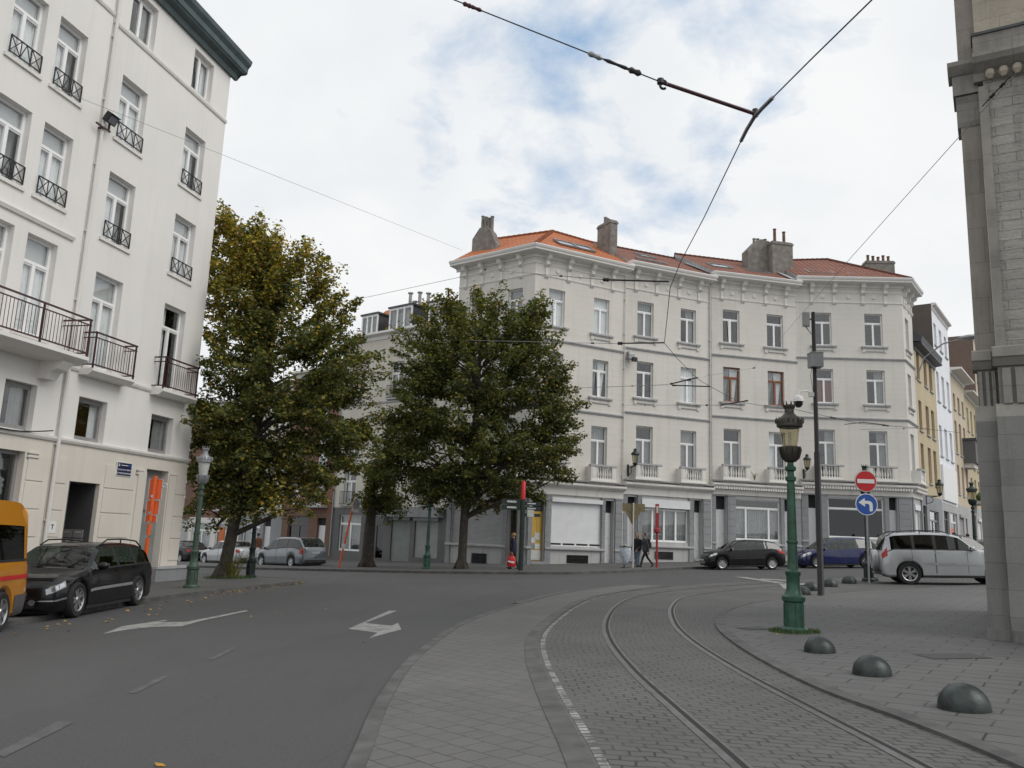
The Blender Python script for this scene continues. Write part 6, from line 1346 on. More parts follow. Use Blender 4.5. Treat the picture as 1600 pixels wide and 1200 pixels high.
t = thing('wall_plaque', 'small white plaque on the stone base left of the house door of the white building', 'plaque'); t.matrix_world = FN @ T(.33, -.02, 1.82); m = MB(); m.box(-.14, .14, -.02, .01, -.17, .17, 'white_paint'); m.box(-.015, .015, -.024, -.02, -.06, .06, 'iron_black'); m.box(-.05, .05, -.024, -.02, .05, .08, 'iron_black'); m.build('plate', t)
t = thing('wall_floodlight', 'small floodlight fixed on the terrace at the joint above the bracket lantern', 'floodlight'); t.matrix_world = T(A1.x, A1.y, .32) @ RZ(math.atan2((B1 - A1).y, (B1 - A1).x)) @ T(.2, -.02, 12.6); m = MB(); m.box(-.12, .3, -.4, -.1, -.2, .1, 'zinc_grey'); m.box(.1, .42, -.5, -.3, -.35, -.1, 'iron_black'); m.box(-.05, .05, -.2, 0, -.05, .3, 'zinc_grey'); m.build('lamp_head', t)
t = thing('arm_lamp', 'grey street light on a curved arm high on the ochre house', 'street light'); t.matrix_world = T(D1.x, D1.y, 0) @ RZ(math.atan2(SD.y, SD.x)) @ T(3.45, 0, 13.4)
a0 = Vector((0, -.05, .1)); m = MB(); m.tube([(0, -.05, .1), (0.1, -.6, 1.6), (.2, -1.8, 2.5), (.3, -2.9, 2.75)], .05, 'zinc_grey', 8); m.build('arm', t, 40); m = MB(); m.M = T(.35, -3.4, 2.82) @ Matrix.Diagonal((.28, .75, .2, 1)); m.lathe([(.05, -1), (.7, -.6), (1, 0), (.7, .6), (.05, 1)], 'zinc_grey', 16); m.build('lamp_head', t, 50)
t = thing('shop_board', 'orange lettered panel inside the shop of the bright white house', 'sign'); t.matrix_world = T(S(11.62)[0], S(11.62)[1], 1.5) @ RZ(math.atan2(SD.y, SD.x)) @ T(4.4, .06, 1.7); m = MB(); m.box(-.6, .7, 0, .02, -.2, .5, 'orange_paint'); m.build('panel', t)

# ------------------------------------------------------------------ overhead lines
def wire(label, pts, r, mat='iron_black', sag=0., name='overhead_wire', cat='wire', bits=(), n=16):
    P_ = [Vector(p) for p in pts]; q = []
    if len(P_) == 2:
        for i in range(n + 1): t_ = i / n; q.append(P_[0].lerp(P_[1], t_) - Vector((0, 0, sag * 4 * t_ * (1 - t_))))
    else: q = P_
    t = thing(name, label, cat, tuple(q[0]), group='overhead tram line wires and rods')
    m = MB(); m.M = T(*(-q[0])); m.tube(q, r, mat, 6); m.build('cable', t, 40)
    for f, ln, rr, bm in bits:
        i = min(int(f * (len(q) - 1)), len(q) - 2); a = q[i].lerp(q[i + 1], f * (len(q) - 1) - i); d = (q[i + 1] - q[i]).normalized()
        m = MB(); m.M = T(*(-q[0])); m.tube([a - d * ln / 2, a - d * ln * .3, a, a + d * ln * .3, a + d * ln / 2], [rr * .4, rr, rr * .7, rr, rr * .4], bm, 8); m.build('insulator', t, 40)
    return t
ZW = 5.9
w0 = [pz(x, y, ZW) for x, y in ((1420, -60), (1362, 0), (1268, 92), (1208, 152), (1178, 183), (1158, 220), (1100, 340), (1064, 408), (1047, 450), (1042, 500), (1038, 536), (1060, 562), (1090, 592), (1110, 604), (1152, 627), (1185, 633), (1240, 636))]
rb = MB()
tw = wire('black tram contact wire running overhead from the top right and bending down the curve', w0, .0068, n=40)
m = MB(); m.M = T(*(-w0[0])); a = [pz(x, y, ZW + .03) for x, y in ((1208, 152), (1190, 170), (1178, 184), (1167, 202), (1158, 220))]; m.tube(a, .021, 'zinc_grey', 8); m.build('clamp_bar', tw, 40)
jn = pz(1180, 178, ZW + .06); re = pz(1032, 128, ZW + .25)
t = thing('steady_arm', 'dark steel rod with hooked end holding the tram wire against the sky', 'wire arm', tuple(jn)); m = MB(); m.M = T(*(-jn)); m.tube([jn, re], .020, 'iron_plum', 8); m.lathe([(.03, -.03), (.03, .05)], 'iron_black', 8, tuple(jn)); m.build('rod', t, 40)
m = MB(); m.M = T(*(-jn)); e2 = re; m.tube([e2 + Vector((.03 + .035 * math.cos(a), 0, -.03 + .045 * math.sin(a))) for a in np.linspace(0, 5.4, 12)], .013, 'iron_black', 6); m.lathe([(.035, -.02), (.035, .03)], 'iron_black', 8, tuple(re)); m.build('hook', t, 40)
wire('black span wire with insulators coming in from the top left to the steel rod', [pz(640, -28, 7.2), re], .0065, bits=((.235, .10, .026, 'iron_plum'), (.27, .14, .022, 'iron_plum'), (.745, .16, .03, 'zinc_grey'), (.83, .3, .02, 'iron_black'), (.90, .14, .034, 'iron_black')))
wire('thin grey cable slanting down from the top left building to the corner house', [Vector(Q(8.9).to_3d()) + Vector((.2, 0, 13.9)), pt(722, 391, 49.2)], .007, 'zinc_grey')
wire('thin cable between the dormer house chimney and the corner house', [pt(547, 470, 54.5), pt(728, 431, 49)], .014, 'zinc_grey')
sp1 = pt(757, 421, 48.6); j2 = pz(1045, 440, ZW + .05)
wire('span wire with insulators from the corner house to the tram wire below the cornice', [sp1, pz(945, 437, ZW + .15)], .008, bits=((.02, .3, .07, 'clay_pot'), (.86, .3, .03, 'iron_black')))
wire('steel rod ending the upper span wire at the tram wire', [pz(945, 437, ZW + .15), j2], .015, name='steady_arm', cat='wire arm', bits=((.02, .12, .04, 'iron_black'),))
wire('span wire from the middle tree to the tram wire at second floor height', [pt(700, 531, 44), pz(967, 537, ZW + .1)], .0075, 'zinc_grey', bits=((.93, .22, .025, 'iron_black'),))
wire('black rod joining the lower span wire to the tram wire', [pz(967, 536.5, ZW + .1), pz(1037.5, 535.5, ZW + .03)], .016, name='steady_arm', cat='wire arm', bits=((.03, .12, .045, 'iron_black'),))
wire('span wire passing before the first floor windows of the second terrace house', [pt(880, 607, 47.5), pz(1044, 601, ZW + .1)], .010, 'zinc_grey', bits=((.8, .22, .025, 'iron_black'),))
wire('upper of the two short rods above the tram curve', [pz(1047, 600, ZW + .1), pz(1090, 590, ZW + .05)], .019, name='steady_arm', cat='wire arm', bits=((.05, .12, .03, 'iron_black'), (.7, .2, .035, 'iron_black')))
wire('lower of the two short rods above the tram curve', [pz(1050, 602, ZW + .1), pz(1110, 604, ZW + .03)], .018, name='steady_arm', cat='wire arm', bits=((.05, .12, .03, 'iron_black'),))
wire('rod beneath the brown framed windows at the tail of the tram curve', [pz(1126, 633, ZW + .1), pz(1168, 626, ZW + .03)], .02, name='steady_arm', cat='wire arm', bits=((.05, .12, .03, 'iron_black'), (.95, .2, .03, 'iron_black')))
wire('long thin wire from the white house windows towards the tram curve rod', [pt(975, 633, 50), pz(1126, 633, ZW + .1)], .010, 'zinc_grey', bits=((.35, .2, .035, 'iron_black'), (.92, .2, .035, 'iron_black')))
wire('thin slanting wire crossing the sky from the church pier to the third terrace house', [pz(1590, 112, 8.6), pz(1330, 402, 8.2), pt(1205, 545, 52.8)], .006, 'zinc_grey')
wire('black stay wire with two insulators on the face of the church pier', [pt(1580, 118, 12.2), pt(1535, 166, 12.9)], .010, bits=((.3, .12, .03, 'iron_black'), (.65, .12, .03, 'iron_black')))
wire('tram wire running right across the ground floor ledge of the terrace', [pz(1215, 634, ZW), pz(1290, 650, ZW), pz(1345, 662, ZW), pz(1425, 668, ZW), pz(1500, 676, ZW)], .008, bits=((.3, .4, .03, 'iron_black'), (.62, .3, .03, 'iron_black')))
wire('short bent rod above the right hand tram wire before the last terrace house', [pz(1320, 663, ZW + .05), pz(1347, 660, ZW + .2), pz(1385, 664, ZW + .05)], .017, name='steady_arm', cat='wire arm')
wire('span wire running to the ochre house in the right hand street', [pz(1345, 671, ZW), pt(1452, 669, 61)], .009, bits=((.45, .35, .04, 'iron_black'),))
wire('thin slack wire hanging from the third terrace house above its brown framed windows', [pt(1204, 545, 52.6), pt(1178, 575, 45), pt(1100, 588, 40)], .011, 'zinc_grey', bits=((.5, .4, .04, 'iron_black'),))
# ------------------------------------------------------------------ people
def rx(v, a): return Vector((v.x, v.y * math.cos(a) - v.z * math.sin(a), v.y * math.sin(a) + v.z * math.cos(a)))
def swing(l, fwd, out=0.): return Vector((math.sin(fwd) * math.cos(out), math.sin(out), -math.cos(fwd) * math.cos(out))) * l
def person(label, loc, heading, hgt, legs, arms, top, trousers, shoes, hair, hairlong=.0, lean=.05, coat=0., turn=0., shoulders=.19, extra=None, group=None):
    """legs: (thigh, knee) swing left then right; arms: (upper, elbow bend, outward) left then right; faces +x"""
    k = hgt / 1.74; caps = []
    def cap(a, b, ra, rb_, mat): caps.append((Vector(a) * k, Vector(b) * k, ra * k, rb_ * k, mat))
    foot_z = []; J = []
    for i, (th, kn) in enumerate(legs):
        s_ = 1 if i == 0 else -1; hip = Vector((0, .09 * s_, 0)); kne = hip + swing(.43, th); ank = kne + swing(.41, th - kn); J.append((hip, kne, ank, th - kn))
    low = min(min(j[2].z - .075, j[2].z - .075) for j in J); up = Vector((0, 0, -low))
    for i, (hip, kne, ank, a) in enumerate(J):
        hip, kne, ank = hip + up, kne + up, ank + up
        cap(hip, kne, .092, .06, trousers); cap(kne, ank, .062, .042, trousers)
        pitch = max(-.9, min(.3, a * .9)); f = Vector((math.cos(pitch), 0, math.sin(pitch)))
        if ank.z > .12: f = Vector((math.cos(-.7), 0, math.sin(-.7)))
        heel = ank + Vector((-.04, 0, -.045)); cap(heel, heel + f * .12, .04, .043, shoes); cap(heel + f * .12, heel + f * .21, .042, .028, shoes)
    pel = up.copy(); ch = pel + Vector((math.sin(lean) * .46, 0, .46 * math.cos(lean))); nk = ch + Vector((math.sin(lean) * .12, 0, .085))
    for y in (-.065, .065): cap(pel + Vector((0, y, .02)), pel + Vector((0, y * .8, .2)), .115, .115, trousers if not coat else top)
    if coat: 
        for y in (-.07, .07): cap(pel + Vector((0, y, -coat)), pel + Vector((0, y, .1)), .125, .125, top)
    for y in (-.07, .07): cap(pel + Vector((0, y * .8, .15)), ch + Vector((-.0, y * 1.1, -.06)), .118, .125, top)
    for y in (-1, 1): cap(ch + Vector((0, y * .05, .0)), ch + Vector((0, y * shoulders, .0)), .085, .072, top)
    cap(ch + Vector((0, 0, .02)), nk, .07, .06, top); cap(nk, nk + Vector((.01, 0, .09)), .052, .05, 'skin')
    hd = nk + Vector((.03, 0, .165)); c, s_ = math.cos(turn), math.sin(turn); D_ = lambda x, y, z: hd + Vector((x * c - y * s_, x * s_ + y * c, z))
    cap(D_(-.025, 0, .03), D_(.015, 0, .035), .090, .088, 'skin'); cap(D_(.02, 0, .02), D_(.055, 0, -.075), .074, .042, 'skin')
    cap(D_(.095, 0, .01), D_(.112, 0, -.025), .010, .015, 'skin'); cap(D_(.092, -.02, -.055), D_(.092, .02, -.055), .010, .010, 'lamp_red' if False else 'skin')
    for y in (-1, 1): cap(D_(-.005, .086 * y, .015), D_(-.01, .09 * y, -.025), .014, .010, 'skin'); cap(D_(.083, .032 * y, .022), D_(.083, .034 * y, .022), .010, .010, 'hair_dark')
    for i, (ua, eb, ou) in enumerate(arms):
        y = 1 if i == 0 else -1; sh = ch + Vector((0, y * (shoulders + .02), -.01)); el = sh + swing(.29, ua, ou * y); wr = el + swing(.25, ua + eb, ou * y * .5)
        cap(sh, el, .062, .05, top); cap(el, wr, .048, .036, top); d = (wr - el).normalized(); pal = wr + d * .085; sd = Vector((d.z, 0, -d.x)).normalized()
        cap(wr, wr + d * .03, .026, .028, 'skin'); cap(wr + d * .03 - sd * .018, pal - sd * .02, .022, .018, 'skin'); cap(wr + d * .03 + sd * .018, pal + sd * .02, .022, .018, 'skin')
        cu = Vector((0, -y, 0))
        for q, ln in ((-.034, .062), (-.012, .078), (.012, .084), (.034, .074)):
            a = pal + sd * q; b = a + d * ln * .55 + cu * .008; cap(a, b, .0105, .0100, 'skin'); cap(b, b + d * ln * .40 + cu * .026, .0100, .0090, 'skin')
        a = wr + d * .03 + sd * .03; b = a + d * .035 + sd * .028; cap(a, b, .013, .0115, 'skin'); cap(b, b + d * .035 + cu * .012, .0115, .010, 'skin')
        J.append((wr, pal))
    m = MB()
    for a, b, ra, rb_, mt in caps:
        d = (b - a); d = d.normalized() if d.length > 1e-6 else Vector((0, 0, 1)); pts = []; rr = []
        for q in np.linspace(-1, 0, 5): pts.append(a + d * ra * q * .999); rr.append(max(ra * math.sqrt(max(0, 1 - q * q)), .0008))
        for q in np.linspace(0, 1, 5): pts.append(b + d * rb_ * q * .999); rr.append(max(rb_ * math.sqrt(max(0, 1 - q * q)), .0008))
        m.tube(pts, rr, 'skin', 12)
    o = m.build('person'); md = o.modifiers.new('r', 'REMESH'); md.mode = 'VOXEL'; md.voxel_size = .010 * k; ms = o.modifiers.new('s', 'SMOOTH'); ms.iterations = 3; ms.factor = .5
    dg = bpy.context.evaluated_depsgraph_get(); me = bpy.data.meshes.new_from_object(o.evaluated_get(dg)); me.name = 'person'; o.modifiers.clear(); old = o.data; o.data = me; bpy.data.meshes.remove(old)
    me.materials.clear(); names = []
    for cp in caps:
        if cp[4] not in names: names.append(cp[4]); me.materials.append(MATS[cp[4]])
    n = len(me.polygons); cen = np.empty(n * 3); me.polygons.foreach_get('center', cen); cen = cen.reshape(-1, 3); best = np.full(n, 1e9); idx = np.zeros(n, int)
    for a, b, ra, rb_, mt in caps:
        a_, b_ = np.array(a), np.array(b); ab = b_ - a_; L2 = max(ab @ ab, 1e-9); t_ = np.clip((cen - a_) @ ab / L2, 0, 1); dd = np.linalg.norm(cen - a_ - t_[:, None] * ab, axis=1) - (ra + (rb_ - ra) * t_)
        w_ = dd < best - (0 if mt != 'skin' else .002); best = np.where(w_, dd, best); idx = np.where(w_, names.index(mt), idx)
    me.polygons.foreach_set('material_index', idx.astype(np.int32)); me.polygons.foreach_set('use_smooth', np.ones(n, bool)); me.update()
    o.location = loc; o.rotation_euler = (0, 0, heading); tag(o, label, 'person', group)
    # hair: a cap over the skull, longer at the back when the hair is long
    m = MB(); h_ = [Vector(D_(-.03, 0, .04)) * k, .103 * k]; vs = []; fs = []; nn, mm = 18, 10
    for i in range(mm + 1):
        th = math.pi * .62 * i / mm
        for j in range(nn):
            ph = 2 * math.pi * j / nn; r_ = h_[1]; fr = max(0, math.cos(ph)); z = math.cos(th); zz = z if z > .15 or fr < .35 else max(z, .3)
            v = Vector((math.cos(ph) * math.sin(th) * (1.0 - .12 * fr * (th > 1)), math.sin(ph) * math.sin(th), zz)); v *= r_ * (1 + .05 * math.sin(ph * 5 + i)); v = Vector((v.x * c - v.y * s_, v.x * s_ + v.y * c, v.z))
            vs.append(h_[0] + v)
    for i in range(mm):
        for j in range(nn): fs.append((i * nn + j, i * nn + (j + 1) % nn, (i + 1) * nn + (j + 1) % nn, (i + 1) * nn + j))
    m.add(vs, fs, hair)
    if hairlong: m.tube([h_[0] + Vector((-.05 * c, -.05 * s_, .02)) * k, h_[0] + Vector((-.085 * c, -.085 * s_, -.08)) * k, h_[0] + Vector((-.075 * c, -.075 * s_, -.08 - hairlong)) * k], [.085 * k, .085 * k, .05 * k], hair, 12)
    m.build('hair', o, 60)
    return o, [q * k for q in (J[2][0], J[2][1], J[3][0], J[3][1], ch, pel)]
g1 = gxy(.42, 40.6, .1)
o, j = person('person with short blond hair in dark jacket carrying a red bag', g1, R(172), 1.70, [(.22, .10), (-.12, .28)], [(-.1, .35, .06), (.15, .5, .08)], 'cloth_navy', 'cloth_black', 'leather', 'hair_blond', .0, .06, .06)
Mp = T(*g1) @ RZ(R(172)); hl = Mp @ j[1]
t = thing('shopping_bag', 'red shopping bag with white band carried by the person beside the green finger post', 'bag', tuple(hl), R(172))
m = MB(); vs = []; n = 20; prof = [(.02, -.62), (.17, -.61), (.21, -.5), (.20, -.3), (.15, -.16), (.09, -.10)]
for r_, z in prof:
    for k in range(n): a = k / n * 6.283; vs.append((r_ * math.cos(a) * 1.05, r_ * .5 * math.sin(a), z + .008 * math.sin(3 * a)))
m.add(vs, [(i * n + k, i * n + (k + 1) % n, (i + 1) * n + (k + 1) % n, (i + 1) * n + k) for i in range(len(prof) - 1) for k in range(n)], 'red_paint'); m.build('bag_body', t, 50)
m = MB(); 
for sgn in (1, -1):
    m.tube([(-.07, .03 * sgn, -.13), (-.045, .012 * sgn, -.03), (0, 0, .0), (.045, .012 * sgn, -.03), (.07, .03 * sgn, -.13)], .008, 'red_paint', 6)
m.build('handle', t, 40)
m = MB()
for sgn in (1, -1):
    q = [(-.16, .092 * sgn, -.44), (-.05, .112 * sgn, -.44), (.06, .112 * sgn, -.41), (.15, .094 * sgn, -.40), (.15, .088 * sgn, -.33), (.05, .110 * sgn, -.34), (-.06, .110 * sgn, -.36), (-.15, .09 * sgn, -.37)]
    m.add(q, [(0, 1, 6, 7), (1, 2, 5, 6), (2, 3, 4, 5)], 'white_paint')
m.build('white_band', t)
g2 = gxy(6.75, 43.2, .1)
person('person with long dark hair in black top and pale jeans standing behind the rubbish bag', g2, R(-120), 1.70, [(.12, .08), (-.10, .12)], [(.1, .3, .12), (-.05, .25, .25)], 'cloth_black', 'cloth_jeans', 'leather', 'hair_dark', .26, .02, .02, .2, .17)
g3 = gxy(7.12, 42.9, .1); hd3 = R(196)
o, j = person('person with dark backpack striding left in dark clothes beside the red post', g3, hd3, 1.74, [(.42, .12), (-.42, .30)], [(-.35, .25, .06), (.35, .45, .06)], 'cloth_grey', 'cloth_black', 'leather', 'hair_dark', 0, .10, .03)
pk = T(*g3) @ RZ(hd3) @ j[4]; t = thing('backpack', 'dark backpack on the back of the striding person', 'backpack', tuple(pk), hd3)
m = MB(); m.M = T(-.21, 0, -.14) @ Matrix.Diagonal((.115, .155, .25, 1)); m.lathe([(.3, -1), (.8, -.93), (1, -.6), (1, .3), (.86, .75), (.5, .97), (.05, 1)], 'cloth_black', 20); m.M = T(-.32, 0, -.22) @ Matrix.Diagonal((.05, .11, .13, 1)); m.lathe([(.3, -1), (.9, -.8), (1, 0), (.9, .8), (.3, 1)], 'cloth_black', 16); m.M = Matrix(); m.build('pack', t, 50)
m = MB()
for y in (-.11, .11): m.tube([(-.12, y, .06), (-.02, y, .105), (.07, y, .06), (.115, y, -.1), (.04, y * 1.25, -.26), (-.12, y * 1.2, -.32)], .016, 'cloth_grey', 6)
m.build('strap', t, 40)
g4 = gxy(-15.6, 53.2, .1); person('person in brown jacket behind the grey people carrier in the left street', g4, R(140), 1.74, [(.1, .05), (-.1, .15)], [(.1, .3, .08), (-.1, .3, .08)], 'cloth_brown', 'cloth_black', 'leather', 'hair_dark', 0, .05, .04)
g5 = gxy(24.6, 46.0, .03); person('person in dark blue jacket above the bonnet of the silver off road car', g5, R(60), 1.80, [(.15, .05), (-.15, .2)], [(.15, .3, .1), (-.15, .3, .1)], 'cloth_navy', 'cloth_black', 'leather', 'hair_dark', 0, .08, .05)
g6 = gxy(26.0, 47.2, .03); person('person in dark jacket just right of the blue jacketed one, near the dark street lamp', g6, R(60), 1.74, [(-.15, .1), (.15, .1)], [(-.1, .3, .1), (.1, .3, .1)], 'cloth_black', 'cloth_grey', 'leather', 'hair_dark', 0, .08, .05)

# ------------------------------------------------------------------ trees
def tree(name, label, base, lobes, trunk, nclump, nleaf, size, colfn, seed, crad=(.55, .95), limb=.5, cat='tree', twig=.02):
    """lobes: (centre, (rx, ry, rz)) ellipsoids in metres from the base; trunk: list of (x, y, z, r)"""
    rg = np.random.default_rng(seed); t = thing(name, label, cat, tuple(base))
    vol = np.array([q[1][0] * q[1][1] * q[1][2] for q in lobes]) ** .7; pick = rg.choice(len(lobes), nclump, p=vol / vol.sum()); C = []
    for i in pick:
        c, r_ = lobes[i]; d = rg.normal(size=3); d /= np.linalg.norm(d); rad = rg.uniform(.30, 1.04) ** .45; C.append(np.array(c) + d * np.array(r_) * rad)
    C = np.array(C); m = MB(); tp = np.array([q[:3] for q in trunk]); tr_ = [q[3] for q in trunk]
    # trunk with a flared, slightly lumpy foot
    m.tube([Vector(q) for q in tp], tr_, 'bark', 14)
    for k in range(5): a = k * 1.26 + .4; m.tube([(tp[0][0] + math.cos(a) * tr_[0] * .4, tp[0][1] + math.sin(a) * tr_[0] * .4, .45), (tp[0][0] + math.cos(a) * tr_[0] * .95, tp[0][1] + math.sin(a) * tr_[0] * .95, .12), (tp[0][0] + math.cos(a) * tr_[0] * 1.5, tp[0][1] + math.sin(a) * tr_[0] * 1.5, -.12)], [tr_[0] * .35, tr_[0] * .38, tr_[0] * .25], 'bark', 7)
    S_ = np.concatenate([tp[i] + (tp[i + 1] - tp[i]) * np.linspace(0, 1, 12)[:, None] for i in range(len(tp) - 1)]); SR = np.concatenate([np.linspace(tr_[i], tr_[i + 1], 12) for i in range(len(tp) - 1)]); zmin = min(q[0][2] - q[1][2] for q in lobes)
    main = []
    order = rg.permutation(nclump)
    for n_, i in enumerate(order):
        c = C[i]
        if n_ < nclump * limb * .22 or not main:
            ok = S_[:, 2] < c[2] - .25 * np.linalg.norm(S_[:, :2] - c[:2], axis=1); ok &= S_[:, 2] > zmin * .75
            if not ok.any(): ok = S_[:, 2] > zmin * .7
            k = np.where(ok)[0]; d = np.linalg.norm(S_[k] - c, axis=1) + .5 * np.abs(S_[k, 2] - (c[2] - .6 * np.linalg.norm(S_[k, :2] - c[:2], axis=1))); s0 = k[d.argmin()]; a = S_[s0]; r0 = SR[s0] * .55
            mid = a * .55 + c * .45 + np.array([0, 0, .25]) + rg.normal(size=3) * .18; mid2 = a * .25 + c * .75 + rg.normal(size=3) * .16
            P_ = [a, mid, mid2, c]; m.tube([Vector(q) for q in P_], [r0, r0 * .6, r0 * .38, .014], 'bark', 7); main += [(a * (1 - u) + mid * u, r0 * (1 - .4 * u)) for u in (.6, 1.)] + [(mid * (1 - u) + mid2 * u, r0 * (.6 - .2 * u)) for u in (.5, 1.)]
        elif rg.random() < limb * 1.4:
            A = np.array([q[0] for q in main]); s0 = np.linalg.norm(A - c, axis=1).argmin(); a, r0 = main[s0]; r0 = min(r0 * .55, .05); mid = (a + c) / 2 + rg.normal(size=3) * .14; m.tube([Vector(a), Vector(mid), Vector(c)], [r0, r0 * .6, .008], 'bark', 5)
    m.build('trunk', t, 60)
    # leaves: folded, pointed maple-size blades in loose layered sprays round each twig end
    per = np.maximum(8, rg.normal(nleaf, nleaf * .3, nclump).astype(int)); tot = per.sum(); ci = np.repeat(np.arange(nclump), per); cr = rg.uniform(*crad, nclump)[ci]
    d = rg.normal(size=(tot, 3)); d /= np.linalg.norm(d, axis=1)[:, None]; rad = rg.uniform(.12, 1, tot) ** .55; ctr = C.mean(0); dirc = C - ctr; dirc[:, 2] = dirc[:, 2] * .55 + 1.0 * np.abs(rg.normal(size=nclump)) + .15; dirc += rg.normal(size=(nclump, 3)) * .55; dirc /= np.linalg.norm(dirc, axis=1)[:, None]
    tt = rg.uniform(-1.0, 1.2, tot); wid = cr * .72 * np.sqrt(np.clip(1.08 - np.abs(tt - .05) / 1.4, .06, 1)); pos = C[ci] + dirc[ci] * (tt * cr)[:, None] + d * (rad * wid)[:, None] * np.array([1, 1, .75])
    nrm = rg.normal(size=(tot, 3)) * .46 + d * .45 + np.array([0, 0, .85]); nrm /= np.linalg.norm(nrm, axis=1)[:, None]
    ax = rg.normal(size=(tot, 3)); ax -= (ax * nrm).sum(1)[:, None] * nrm; ax /= np.linalg.norm(ax, axis=1)[:, None]; bx = np.cross(nrm, ax); s_ = size * rg.uniform(.6, 1.25, tot)
    # outline with three points, the middle rib folded
    shape = np.array([(-.5, 0, 0), (-.18, .38, .10), (.10, .50, .06), (.12, .26, .06), (.55, 0, -.10), (.12, -.26, .06), (.10, -.50, .06), (-.18, -.38, .10)])
    V = (pos[:, None, :] + s_[:, None, None] * (shape[None, :, 0, None] * ax[:, None] + shape[None, :, 1, None] * bx[:, None] + shape[None, :, 2, None] * nrm[:, None])).reshape(-1, 3)
    f0 = np.array([[0, 1, 2, 3, 4], [0, 4, 5, 6, 7]]); Fv = (np.arange(tot)[:, None, None] * 8 + f0[None]).reshape(-1)
    me = bpy.data.meshes.new('crown'); me.vertices.add(len(V)); me.vertices.foreach_set('co', V.ravel()); me.loops.add(len(Fv)); me.loops.foreach_set('vertex_index', Fv.astype(np.int32)); me.polygons.add(tot * 2); me.polygons.foreach_set('loop_start', np.arange(0, len(Fv), 5, dtype=np.int32)); me.polygons.foreach_set('loop_total', np.full(tot * 2, 5, np.int32)); me.update(calc_edges=True)
    col = colfn(pos, C[ci], rg, ci, nclump); at_ = me.color_attributes.new('leafcol', 'FLOAT_COLOR', 'POINT'); at_.data.foreach_set('color', np.c_[np.repeat(col, 8, axis=0), np.ones(tot * 8)].astype(np.float32).ravel())
    me.materials.append(MATS['leaf']); put('crown', me, t); return t
GREEN, DARK, YEL, OLIVE, BROWN = (np.array(q) for q in ((.138, .156, .052), (.098, .118, .050), (.54, .39, .075), (.30, .26, .066), (.27, .18, .065)))
def L_(base, items, Y):
    o = []
    for cx, cy, rx_, ry_, dy in items: p = pt(cx, cy, Y + dy); k = (Y + dy) / FPX; o.append((np.array(p - base), (rx_ * k, min(rx_, ry_) * k * 1.0 + .3, ry_ * k)))
    return o
def mixcol(rg, tot, w):
    """w: (tot, 5) weights for green, dark, olive, yellow, brown"""
    w = w / w.sum(1)[:, None]; cum = np.cumsum(w, axis=1); u = rg.random((tot, 1)); k = (u > cum).sum(1).clip(0, 4); pal = np.array([GREEN, DARK, OLIVE, YEL, BROWN]); return pal[k] * rg.uniform(.72, 1.32, (tot, 1)) * (1 + rg.normal(0, .05, (tot, 3)))
bL = gxy(-10.6, 31.9, .09)
def colL(pos, cc, rg, ci, nc):
    tone = rg.random(nc)[ci]; z = cc[:, 2]; x = cc[:, 0]
    yel = np.clip((z - 9.2) / 4.5, 0, 1) * .95 + np.clip((-x + .6) / 2.2, 0, 1) * np.clip((z - 7.5) / 3.5, 0, 1) * 1.2; low = np.exp(-((z - 2.9) / .9) ** 2 - ((x - 2.5) / 1.0) ** 2) * .7; left = np.clip((-x - 1.) / 1.2, 0, 1) * np.clip(1 - abs(z - 5.2) / 1., 0, 1) * .35
    y = np.clip((yel + low + left) * (.4 + 1.3 * tone), 0.03, 1.2); return mixcol(rg, len(pos), np.c_[np.full(len(pos), .62), .45 * (1 - y * .6), .22 + .8 * y, y * .95, .03 + .10 * y])
lobL = L_(bL, [(352, 356, 30, 30, .5), (352, 410, 36, 45, .5), (420, 405, 50, 42, .2), (465, 440, 45, 40, 0), (380, 470, 62, 55, 0), (455, 500, 78, 60, -.3), (520, 480, 32, 44, 0), (370, 560, 52, 60, -.2), (455, 585, 95, 70, -.6), (545, 575, 38, 50, 0), (345, 655, 46, 46, -.3), (425, 660, 90, 55, -.8), (520, 655, 60, 55, -.2), (400, 735, 75, 42, -.4), (480, 725, 60, 40, -.3), (545, 700, 38, 40, 0), (335, 720, 32, 40, 0), (465, 785, 38, 34, -.8), (335, 785, 34, 26, 0), (408, 405, 30, 52, .4), (310, 645, 28, 22, -.2), (395, 775, 60, 26, -.6), (350, 765, 36, 26, 0), (440, 770, 40, 22, .4), (370, 700, 60, 40, .6)], 32)
tree('maple_tree', 'tall maple turning yellow at the top, left one beside the white building', bL, lobL, [(0, 0, -.1, .30), (.10, 0, .6, .23), (.22, 0, 1.6, .215), (.42, 0, 3.2, .20), (.75, -.1, 5.2, .17), (1.05, -.1, 8, .12), (1.1, 0, 11, .06), (1.1, 0, 13, .02)], 640, 150, .135, colL, 11, (.38, .78))
bC = gxy(-2.1, 40.9, .1)
def colC(pos, cc, rg, ci, nc):
    tone = rg.random(nc)[ci]; z = cc[:, 2]; x = cc[:, 0]
    y = np.clip(np.clip((z - 9.5) / 4, 0, 1) * np.clip((1.5 - x) / 3, .1, 1) * .34 * (.2 + 1.5 * tone), .0, 1); br = np.clip((x - 3.0) / 1.6, 0, 1) * .22 + .02 + .25 * np.clip((z - 10.5) / 3, 0, 1) * (tone > .6)
    return mixcol(rg, len(pos), np.c_[np.full(len(pos), .50), .72 * (1 - y), .16 + .55 * y + .1 * tone, y * .35, br * .8])
